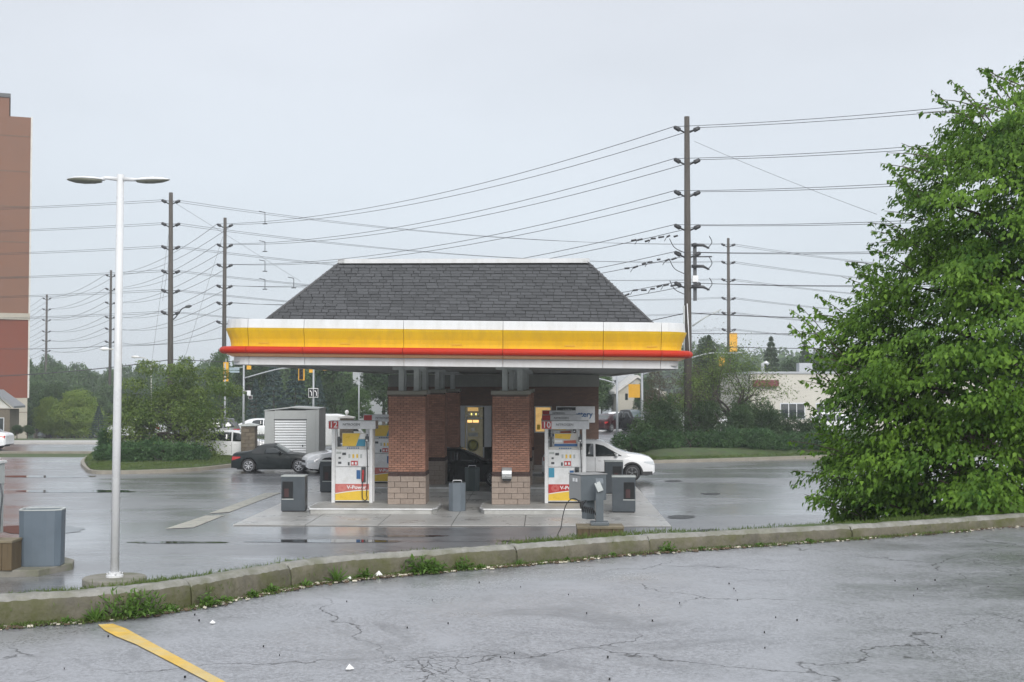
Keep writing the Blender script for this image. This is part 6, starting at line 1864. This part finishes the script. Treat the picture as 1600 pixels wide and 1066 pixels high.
for wi, (px, h, kd_) in enumerate(WEEDS):
    c = on_path(px, -.05 - h * .2)
    nL = int({'small': 60, 'spiky': 46, 'bushy': 230, 'leafy': 120}[kd_])
    u = unit(nL, rs); u[:, 2] = np.abs(u[:, 2])
    rr = rs.uniform(.2, 1, nL)[:, None]
    sp = {'small': (.8, .5, .6), 'spiky': (.25, .2, .35), 'bushy': (.9, .5, .9), 'leafy': (.7, .45, .8)}[kd_]
    Cc = u * rr * np.array(sp) * h; Cc[:, 2] += h * .08
    if kd_ == 'spiky': Dd = u * np.array([1, 1, 1.4]) + np.array([0, 0, .3]); Cc = Dd / np.linalg.norm(Dd, axis=1, keepdims=True) * h * .5; Ll, Ww = h * 1.0, h * .09
    else: Dd = u + rs.normal(size=(nL, 3)) * .5; Ll, Ww = (.045, .018) if kd_ != 'bushy' else (.055, .016)
    Nn = np.array([0, 0, 1.]) + rs.normal(size=(nL, 3)) * .5
    me = leaves_mesh('weed', Cc, Dd, Nn, Ll * rs.uniform(.6, 1.2, nL), Ww * rs.uniform(.7, 1.2, nL), M_weed, fold=.12)
    o = link('weed', me, None, c)
    near_ = {150: 'where the yellow line meets the kerb, left of the biggest clump', 190: 'biggest clump against the kerb beside the yellow line', 225: 'right half of the biggest kerb clump, by the open joint', 318: 'just right of the open kerb joint near the yellow line',
             518: 'spiky one below the mossy kerb stretch, left of the litter', 650: 'dark bushy one in front of the left brick pier line', 672: 'right half of the dark bushy clump', 720: 'low leafy one just right of the dark bushy clump', 1035: 'climbing the kerb joint right of the timber block'}.get(px)
    tag(o, f'{kd_} green weed, {near_}' if near_ else f'{kd_} green weed, number {wi + 1} along the kerb foot counted from the yellow line' if 0 else (f'{kd_} green weed, {near_}' if near_ else f'{kd_} low green weed at the kerb foot, {wplace(px)}'), 'weed', 'weeds along the kerb foot')
# thin strip of moss & dry grass at kerb foot, and litter
pts = [on_path(rs.uniform(-40, 1500), -.03 - abs(rs.normal()) * .03) for _ in range(900)]
tuft_field('kerb_foot_grass', 'sparse short grass and moss growing at the kerb foot', pts, 9, .035, .006, M_grassb, rs, .03)
M_lit = mat('pale_litter', (.5, .46, .38), .8, var=.3, random_isl=.45)
M_lit2 = mat('brown_debris', (.08, .055, .035), .9, var=.3, random_isl=.5)
for m_, n, lab, lo, hi in ((M_lit, 420, 'pale scattered stones and paper scraps along the kerb foot', .006, .020), (M_lit2, 900, 'brown dead leaves and grit along the kerb foot', .006, .022)):
    mb = MB()
    for k in range(n):
        px = rs.uniform(-40, 1600) if rs.uniform() < .6 else rs.choice([450, 590, 600, 830, 900, 1010, 1100]) + rs.normal() * 40
        c = on_path(px, -.04 - abs(rs.normal()) * .05, .008); s_ = rs.uniform(lo, hi)
        Mx = Matrix.Translation(c) @ Matrix.Rotation(rs.uniform(0, 6.28), 4, 'Z') @ Matrix.Rotation(rs.uniform(-.4, .4), 4, 'X')
        mb.box(-s_, s_, -s_ * .6, s_ * .6, 0, s_ * .45, m_, M=Mx)
    tag(mb.build('litter'), lab, 'litter', kind='stuff')
mb = MB()
for k in range(45):
    p = onz(rs.uniform(-20, 1620), 905 + rs.uniform() ** 1.5 * 165, NZ + .008); s_ = rs.uniform(.002, .0055)
    if p.z and p.y < kpath[kidx(800 + 2000 * p.x / p.y)].y - .1:
        mb.box(p.x - s_, p.x + s_, p.y - s_, p.y + s_, NZ - .002, NZ + .008 + s_, M_bind)
tag(mb.build('grit'), 'dark bits of grit strewn over the near asphalt', 'grit', kind='stuff')
# white scrap and larger litter pieces
M_paper = mat('white_paper', (.8, .8, .78), .7, var=.05)
def scrap(px, py, s_, label, off=0):
    p = onz(px, py, NZ + .005); n = 9; vs = [(0, 0, s_ * 1.1)]
    for k in range(n):
        a = 2 * math.pi * k / n; r_ = s_ * rs.uniform(.7, 1.3); vs.append((r_ * math.cos(a), r_ * math.sin(a) * .7, s_ * rs.uniform(0, .25)))
    mb = MB(); mb.add(vs, [(0, 1 + k, 1 + (k + 1) % n) for k in range(n)] + [tuple(range(n, 0, -1))], M_paper)
    o = mb.build('paper_scrap', None, p); tag(o, label, 'litter')
scrap(546, 1046, .028, 'crumpled white scrap alone on the near asphalt')
scrap(332, 974, .020, 'small white scrap right of the yellow line near the kerb')
scrap(592, 901, .045, 'largest white scrap in the litter by the spiky kerb weed')
scrap(546, 906, .03, 'white scrap in the kerb litter left of the largest one')
# ---------------------------------------------------------------- shrubs on the islands
def shrub_lobes(cx_, cy_, rx, ry, h, n, rs, z0=.25):
    L_ = []
    for k in range(n):
        a = rs.uniform(0, 6.28); r_ = math.sqrt(rs.uniform(0, 1)) * .75
        s_ = rs.uniform(.35, .55)
        L_.append((cx_ + rx * r_ * math.cos(a), cy_ + ry * r_ * math.sin(a), z0 + h * rs.uniform(.25, .6) * (1.1 - r_ * .5), rx * s_, ry * s_, h * .42))
    return L_
def juniper(px, py, D, wpx, h, label, rs, dens=330, m=None, n=7, name='juniper_shrub', z0=.3, group='spreading junipers on the planted islands', L=.17, W=.035):
    x = (px - 800) * D / 2000; rx = wpx * D / 4000
    lo = shrub_lobes(0, 0, rx, rx * .8, h, n, rs, 0)
    C, Dd, N, Ls, Ws = lobes_leaves(lo, dens, L, W, rs, droop=-.35, shell=.5, ragged=.2)
    ok = C[:, 2] > -.1
    me = leaves_mesh('foliage', C[ok], Dd[ok], N[ok], Ls[ok], Ws[ok], m or LM_jun, .15)
    t = thing(name, label, 'shrub', (x, D, z0), 0, group)
    o = link('foliage', me, t); o['kind'] = 'stuff'
    mb = MB(); 
    for k in range(4): mb.tube([(0, 0, -.1), (rs.uniform(-.4, .4) * rx, rs.uniform(-.3, .3), h * .3), (rs.uniform(-.8, .8) * rx, rs.uniform(-.4, .4), h * .7)], [.04, .03, .01], M_barkd, n=5, cap=False)
    mb.build('stem', t)
    return t
for a in ((165, 62.5, 55, .8, 'leftmost juniper of the left island, spilling over the kerb tip'), (205, 61.5, 80, 1.05, 'juniper just right of the white lamp post'),
          (250, 61.2, 85, 1.1, 'juniper in the middle of the left island'), (285, 61.8, 75, .95, 'juniper right of the island tree trunk'), (225, 65, 90, 1.2, 'juniper behind the one beside the lamp post'), (168, 65, 45, 1.6, 'taller loose shrub at the left tip of the left island'), (312, 62.6, 38, .6, 'low juniper at the right end of the left island')):
    juniper(a[0], 0, a[1], a[2], a[3], a[4], rs)
for a in ((985, 70.5, 60, 1.15, 'pale-tipped juniper at the left tip of the right island'), (1030, 69.5, 75, 1.35, 'juniper just right of the white crossover nose'), (1075, 69.5, 75, 1.3, 'juniper below the tallest hydro pole'),
          (1125, 69.8, 80, 1.5, 'juniper below the leaning bare trunk'), (1180, 69.8, 85, 1.4, 'juniper in front of the cream building corner'), (1235, 70, 80, 1.3, 'juniper left of the big maple foliage'), (1290, 70.5, 90, 1.3, 'juniper mostly behind the big maple'),
          (1040, 73, 90, 3.1, 'tall dark shrub at the left of the right island'), (1085, 74, 85, 3.4, 'tall dark shrub in the middle of the right island'), (1010, 72.5, 70, 2.3, 'rounded green shrub behind the nose of the white crossover'), (1140, 73, 85, 3.0, 'full rounded shrub around the foot of the leaning trunk'), (1170, 76, 80, 3.3, 'tall rounded shrub hiding the cream building corner'), (1205, 74, 85, 2.7, 'tall loose shrub before the cream building'), (1260, 74.5, 80, 2.2, 'tall loose shrub beside the big maple')):
    juniper(a[0], 0, a[1], a[2], a[3], a[4], rs, m=LM_jun if a[3] < 2 else (LM_mid if int(a[0]) % 4 == 2 else LM_dark), dens=300 if a[3] < 2 else 190, L=.17 if a[3] < 2 else .16, W=.035 if a[3] < 2 else .05)
# grass on the island lawns
def lawn(P_, label, n=9000):
    xs_ = [p[0] for p in P_]; ys_ = [p[1] for p in P_]; cx_, cy_ = sum(xs_) / len(xs_), sum(ys_) / len(ys_)
    pts = []
    while len(pts) < n:
        i = rs.randint(len(P_)); p = P_[i]; q = P_[(i + 1) % len(P_)]; b = Vector((p[0], p[1], 0)).lerp(Vector((q[0], q[1], 0)), rs.uniform())
        f = rs.uniform(.25, 2.2) if rs.uniform() < .8 else rs.uniform(.2, 5)
        d = Vector((cx_ - b.x, cy_ - b.y, 0)); Lk = d.length; d.normalize()
        if f > Lk: continue
        z = .14 + .08 * min(1, f / .6) + .1 * min(1, max(0, (f - .6) / 1.5))
        pts.append(b + d * f + Vector((0, 0, z)))
    tuft_field('lawn_grass', label, pts, 5, .09, .018, M_grassb, rs, .05)
lawn([(p.x, p.y) for p in catmull([Vector((p.x, p.y, 0)) for p in lb + [lb[0]]], 4)[:-1]], 'short lawn grass along the left island kerb', 5000)
lawn([(p.x, p.y) for p in catmull([Vector((p.x, p.y, 0)) for p in rb_ + [rb_[0]]], 4)[:-1]], 'short lawn grass along the right island kerb', 8000)

# ---------------------------------------------------------------- island trees
def branchy(name, label, px, D, z0, H, r, rs, m_leaf, npl, sig, L, W, lvl=3, kids=4, lean=(0, 0, 1), first=.32, spread=.8, leafy=1., bark=None, nb=5):
    x = (px - 800) * D / 2000
    t = thing(name, label, 'tree', (x, D, z0)); mb = MB(); tips = []
    l_ = Vector(lean).normalized(); tr = [Vector((0, 0, -.2)), l_ * H * first * .5 + Vector((0, 0, 0)), l_ * H * first]
    mb.tube(tr, [r, r * .85, r * .8], bark or M_barkd, n=9, cap=False)
    for k in range(nb):
        a = 2 * math.pi * k / nb + rs.uniform(-.4, .4); d = Vector((math.cos(a) * spread, math.sin(a) * spread * .8, rs.uniform(.25, 1.1)))
        branch_mesh(mb, bark or M_barkd, tr[2] - l_ * rs.uniform(0, .3), d + l_ * .3, H * (1 - first) * rs.uniform(.38, .52), r * .6, lvl - 1, rs, tips, spread=.75, up=.08, kids=kids, seg=5)
    mb.build('trunk', t)
    if npl:
        tt = tips if leafy >= 1 else [tips[i] for i in rs.choice(len(tips), int(len(tips) * leafy), replace=False)]
        C, Dd, N, Ls, Ws = leaf_cloud(tt, npl, sig, L, W, rs, .25)
        o = link('crown', leaves_mesh('crown', C, Dd, N, Ls, Ws, m_leaf, .2), t); o['kind'] = 'stuff'
    return t
def fill_crown(t, lobes_, m, dens, L, W, rs):
    C, Dd, N, Ls, Ws = lobes_leaves(lobes_, dens, L, W, rs, .25, .6, ragged=.22)
    o = link('leaf_clumps', leaves_mesh('leaf_clumps', C, Dd, N, Ls, Ws, m, .2), t); o['kind'] = 'stuff'
ct = branchy('crabapple_tree', 'wide low olive-green tree on the left planted island', 286, 66, .3, 4.9, .16, np.random.RandomState(21), LM_olive, 190, (.42, .42, .30), .13, .07, lvl=3, kids=4, first=.22, spread=1.15, nb=7)
rq = np.random.RandomState(44)
fill_crown(ct, [(rq.uniform(-2.5, 2.5), rq.uniform(-1.6, 1.6), 0, rq.uniform(.55, .85), .7, rq.uniform(.35, .5)) for k in range(1)] +
           [((px - 286) * 66 / 2000, rq.uniform(-1.4, 1.2), ony(286, py, 66).z - .3, rq.uniform(.5, .8), .75, rq.uniform(.32, .48)) for px, py in
            ((215, 600), (235, 575), (262, 578), (300, 575), (330, 585), (352, 605), (362, 612), (215, 640), (200, 625), (235, 650), (275, 610), (310, 615), (250, 625), (225, 668), (285, 590), (200, 655))],
           LM_olive, 120, .13, .07, rq)
bt_ = branchy('crabapple_tree', 'olive tree with bare twigs and a slanting trunk on the right island', 1160, 75.5, .4, 6.2, .14, np.random.RandomState(8), LM_olive, 60, (.4, .4, .3), .14, .06, lvl=4, kids=3, lean=(-.45, 0, 1), first=.30, spread=.95, leafy=.6, nb=6)
fill_crown(bt_, [((px - 1160) * 75.5 / 2000, rq.uniform(-.6, 1.4), ony(1160, py, 75.5).z - .4, rq.uniform(.6, .95), .8, rq.uniform(.4, .6)) for px, py in
            ((1075, 640), (1050, 655), (1100, 620), (1130, 640), (1150, 610), (1110, 655), (1080, 600), (1175, 650), (1060, 625), (1140, 585), (1190, 665), (1040, 670), (1165, 630), (1120, 590))],
           LM_olive, 60, .14, .06, rq)
branchy('bare_tree', 'nearly bare twiggy tree behind the tallest hydro pole', 1110, 80, .3, 6.5, .11, np.random.RandomState(31), LM_brown, 10, (.4, .4, .3), .12, .05, lvl=4, kids=3, first=.3, spread=.7, leafy=.5)

# ---------------------------------------------------------------- background trees
def crown_tree(rs, H, Wd, m, dens=14, L=.34, W=.2, nl=14, trunkh=.25, ragged=.16):
    lo = []
    for k in range(nl):
        u = rs.uniform(0, 1); a = rs.uniform(0, 6.28)
        zz = trunkh * H * .8 + (H * (1 - trunkh)) * (.12 + .80 * u)
        prof = math.sin(math.pi * min(1, (.20 + .80 * u)) ** 1.0) ** .6 * (1 - .25 * u)
        r_ = Wd / 2 * prof * rs.uniform(.35, .70)
        s_ = Wd * rs.uniform(.17, .26)
        lo.append((r_ * math.cos(a), r_ * math.sin(a), min(zz, H - s_ * .7), s_, s_, s_ * .78))
    C, D, N, Ls, Ws = lobes_leaves(lo, dens, L, W, rs, .3, .45, ragged=ragged)
    crown = leaves_mesh('crown', C, D, N, Ls, Ws, m, .2)
    mb = MB(); mb.tube([(0, 0, -.5), (0, 0, H * .4), (.1, 0, H * .8)], [Wd * .035, Wd * .025, .03], M_bark, n=6, cap=False)
    for k in range(6):
        l_ = lo[k]; mb.tube([(0, 0, H * .3), tuple(Vector((0, 0, H * .35)).lerp(Vector(l_[:3]), .6)), l_[:3]], [Wd * .018, Wd * .01, .01], M_bark, n=4, cap=False)
    return crown, mb.mesh('trunk', fix=False)
def conifer(rs, H, Wd, m, n=5200, L=.42, W=.10):
    u = rs.uniform(0, 1, n) ** .75; tier = np.floor(u * 16) / 16 + rs.uniform(0, .03, n)
    z = H * (.04 + .95 * (1 - (1 - tier))) 
    z = H * (.04 + .95 * tier)
    a = rs.uniform(0, 6.28, n); R_ = Wd / 2 * (1 - tier) ** .85 * (.86 + .22 * np.sin(a * 5 + tier * 40))
    rr = R_ * (1 - .6 * rs.beta(1, 2, n))
    C = np.stack([rr * np.cos(a), rr * np.sin(a), z - rr * .22 + rs.normal(size=n) * H * .008], 1)
    D = np.stack([np.cos(a), np.sin(a), np.full(n, -.25)], 1) + rs.normal(size=(n, 3)) * .3
    N = np.array([0, 0, 1.]) + rs.normal(size=(n, 3)) * .4
    s = rs.uniform(.6, 1.2, n)
    crown = leaves_mesh('crown', C, D, N, L * s, W * s * 1.3, m, .2)
    mb = MB(); mb.tube([(0, 0, -.5), (0, 0, H * .97)], [Wd * .04, .02], M_bark, n=6, cap=False)
    return crown, mb.mesh('trunk', fix=False)
rt = np.random.RandomState(77)
PROT = {}
for i in range(3): PROT['wood%d' % i] = crown_tree(rt, 10, 8.5, LM_wood, 13, .42, .26, 18)
for i in range(2): PROT['dark%d' % i] = crown_tree(rt, 10, 8, LM_dark, 16, .36, .2, 18)
for i in range(2): PROT['mid%d' % i] = crown_tree(rt, 10, 8, LM_mid, 16, .36, .2, 18)
for i in range(2): PROT['light%d' % i] = crown_tree(rt, 10, 11, LM_light, 26, .30, .17, 22, trunkh=.1)
PROT['brown0'] = crown_tree(rt, 10, 8, LM_brown, 9, .34, .14, 18)
for i in range(2): PROT['blue%d' % i] = conifer(rt, 10, 5.2, LM_blue)
for i in range(2): PROT['pine%d' % i] = conifer(rt, 10, 5.5, LM_dark)
def ftree(kind, px, ytop, D, wpx, label, group, name=None, dz=0, sink=0):
    x = (px - 800) * D / 2000; g = gz(x, D) - sink
    H = ony(px, ytop, D).z - g
    if H < 1: return
    me, tr = PROT[kind]
    nm = name or {'b': 'spruce_tree', 'p': 'pine_tree'}.get(kind[0], 'tree')
    t = thing(nm, label, 'tree', (x, D, g), rt.uniform(0, 6.28), group)
    base_w = 5.2 if kind[0] in 'bp' and kind[:2] in ('bl', 'pi') else (11 if kind.startswith('light') else 8.5)
    sxy = (wpx * D / 2000) / base_w; t.scale = (sxy, sxy, H / 10)
    o = link('crown', me, t); o['kind'] = 'stuff'; link('trunk', tr, t)
    return t
# left wood in the valley
prof = [(30, 556), (60, 556), (100, 560), (140, 566), (170, 575), (200, 572), (240, 570), (280, 566), (310, 560), (340, 545), (370, 555)]
def ptop(px):
    for (a, b), (c, d) in zip(prof[:-1], prof[1:]):
        if a <= px <= c: return b + (d - b) * (px - a) / (c - a)
    return prof[0][1] if px < 30 else prof[-1][1]
i = 0
for D, step, dy, ks in ((235, 27, 0, ('wood0', 'wood1', 'wood2')), (205, 30, 14, ('wood1', 'wood2', 'mid0')), (175, 34, 32, ('wood0', 'dark0', 'mid1', 'wood2')), (150, 38, 52, ('dark1', 'wood1', 'mid0'))):
    px = -10 + (i % 3) * 8
    while px < 400:
        ks_ = ks[rt.randint(len(ks))]
        side = ('beside the tower' if px < 55 else 'around the farthest pole' if px < 105 else 'left of the lamp post' if px < 170 else 'right behind the lamp post' if px < 225 else 'left of the leaning pole' if px < 275 else 'right of the leaning pole' if px < 335 else 'by the canopy end')
        row = {235: 'farthest', 205: 'third', 175: 'second', 150: 'nearest'}[D]
        ftree(ks_, px + rt.uniform(-6, 6), ptop(px) + dy + rt.uniform(-5, 9), D + rt.uniform(-6, 6), step * 2.1, f'{"dark" if ks_[0] == "d" else "hazy green"} tree in the {row} row of the valley wood, {side}', 'trees of the wooded valley')
        px += step * rt.uniform(.8, 1.15); i += 1
ftree('light0', 122, 610, 121, 88, 'bright yellow-green round tree in the valley left of the lamp post', None)
ftree('light1', 78, 622, 124, 50, 'smaller bright green tree left of the bright round one', None)
ftree('blue0', 155, 633, 118, 34, 'small blue spruce against the lamp post in the valley', None)
ftree('mid0', 88, 600, 138, 60, 'mid green tree rising behind the bright green ones', None)
for px in (28, 44): ftree('dark0', px, 664, 97, 26, 'small dark bush at the foot of the brick tower' + (', nearer the street' if px > 30 else ', against the gatehouse'), None, 'bush')
# middle band seen under the canopy
for (k_, px, yt, D, w_, lab) in (('mid1', 345, 548, 118, 60, 'dark tree rising at the left end of the canopy'), ('dark0', 395, 540, 125, 90, 'dark green tree behind the left of the canopy'), ('blue0', 428, 552, 112, 66, 'blue spruce left of the curved signal arm'), ('blue1', 462, 560, 108, 74, 'biggest blue spruce, behind the storage shed'),
                                 ('blue0', 400, 590, 106, 50, 'small blue spruce right of the island tree'), ('blue1', 498, 585, 106, 50, 'blue spruce behind the twin arrow sign'), ('dark1', 520, 545, 122, 90, 'dark tree behind pump 12'), ('mid0', 560, 605, 110, 60, 'mid green tree above pump 12'), ('dark0', 600, 548, 124, 90, 'dark tree behind the left brick pier'),
                                 ('mid0', 650, 560, 124, 90, 'tree hidden mostly by the kiosk, left'), ('dark1', 720, 560, 126, 90, 'tree hidden mostly by the kiosk, centre'), ('mid1', 800, 560, 126, 90, 'tree hidden mostly by the kiosk, right'), ('dark1', 880, 565, 130, 90, 'dark tree behind the kiosk right wall'),
                                 ('mid0', 940, 580, 135, 50, 'hazy tree right of the kiosk wall'), ('wood0', 480, 565, 150, 110, 'hazy far tree behind the spruces'), ('wood1', 560, 570, 160, 110, 'hazy far tree above the glimpsed house'),
                                 ('brown0', 1030, 572, 108, 70, 'brownish thin tree behind the right signal pole'), ('brown0', 1075, 562, 104, 80, 'brownish thin tree behind the tallest pole'), ('dark0', 1010, 590, 122, 50, 'dark tree beside the gabled house'),
                                 ('wood2', 445, 548, 170, 110, 'hazy far tree over the signal arm'), ('wood0', 520, 552, 175, 110, 'hazy far tree behind the twin arrow sign'), ('wood1', 395, 550, 175, 110, 'hazy far tree right of the island tree'), ('mid1', 578, 640, 78, 26, 'small green shrub tree in a planter above pump 12'), ('mid0', 545, 672, 74, 50, 'green shrub seen between the posts of pump 12')):
    ftree(k_, px, yt, D, w_, lab, None)
# right skyline
for (k_, px, yt, D, w_, lab) in (('pine0', 1108, 520, 140, 60, 'broad dark pine right of the tallest hydro pole'), ('dark0', 1105, 525, 142, 56, 'dark round treetop beside the broad pine'), ('pine1', 1205, 522, 150, 62, 'pointed pine above the cream building roof'), ('mid0', 1165, 565, 150, 70, 'hazy tree above the cream building, left'), ('wood1', 1240, 555, 155, 80, 'hazy tree above the cream building, centre'),
                                 ('pine0', 1258, 528, 150, 50, 'pointed pine by the maple edge'), ('mid1', 1290, 550, 150, 80, 'hazy tree above the cream building, by the maple'), ('wood0', 1350, 545, 155, 100, 'hazy tree behind the maple, left'), ('wood2', 1430, 540, 155, 100, 'hazy tree behind the maple, middle'), ('wood1', 1520, 540, 155, 110, 'hazy tree behind the maple, right'),
                                 ('wood0', 1610, 540, 155, 110, 'hazy tree at the right edge of the view'), ('wood2', 1140, 560, 150, 80, 'hazy tree behind the bare twigs'), ('brown0', 1290, 575, 120, 60, 'brownish tree above the cream building roof')):
    ftree(k_, px, yt, D, w_, lab, None)
# far treeline as one mass past everything
rr_ = np.random.RandomState(9)
lo = []
for k in range(70):
    a = R(-58 + 116 * k / 69) ; D_ = 330 + rr_.uniform(-20, 20); x = math.tan(a) * D_ * .8
    lo.append((x, D_, gz(x, D_) + 3, 14, 10, rr_.uniform(8, 11) - (0 if x > -20 else 2)))
C, Dd, N, Ls, Ws = lobes_leaves(lo, 3.2, 1.2, .9, rr_, .3, .4)
o = link('distant_woods', leaves_mesh('distant_woods', C, Dd, N, Ls, Ws, LM_wood, .2)); tag(o, 'hazy far-off wood closing the horizon', 'woods', kind='stuff')

# ---------------------------------------------------------------- misty air
mh = bpy.data.materials.new('mist'); mh.use_nodes = True
n, l = mh.node_tree.nodes, mh.node_tree.links
n.clear(); out = n.new('ShaderNodeOutputMaterial'); pv = n.new('ShaderNodeVolumePrincipled')
pv.inputs['Color'].default_value = (.88, .93, .97, 1); pv.inputs['Density'].default_value = HAZE; pv.inputs['Anisotropy'].default_value = 0
l.new(pv.outputs[0], out.inputs['Volume'])
mb = MB(); mb.box(-760, 760, -75, 960, -50, 34, mh)
tag(mb.build('haze'), 'thin pale mist hanging over the whole scene', 'haze', kind='stuff')
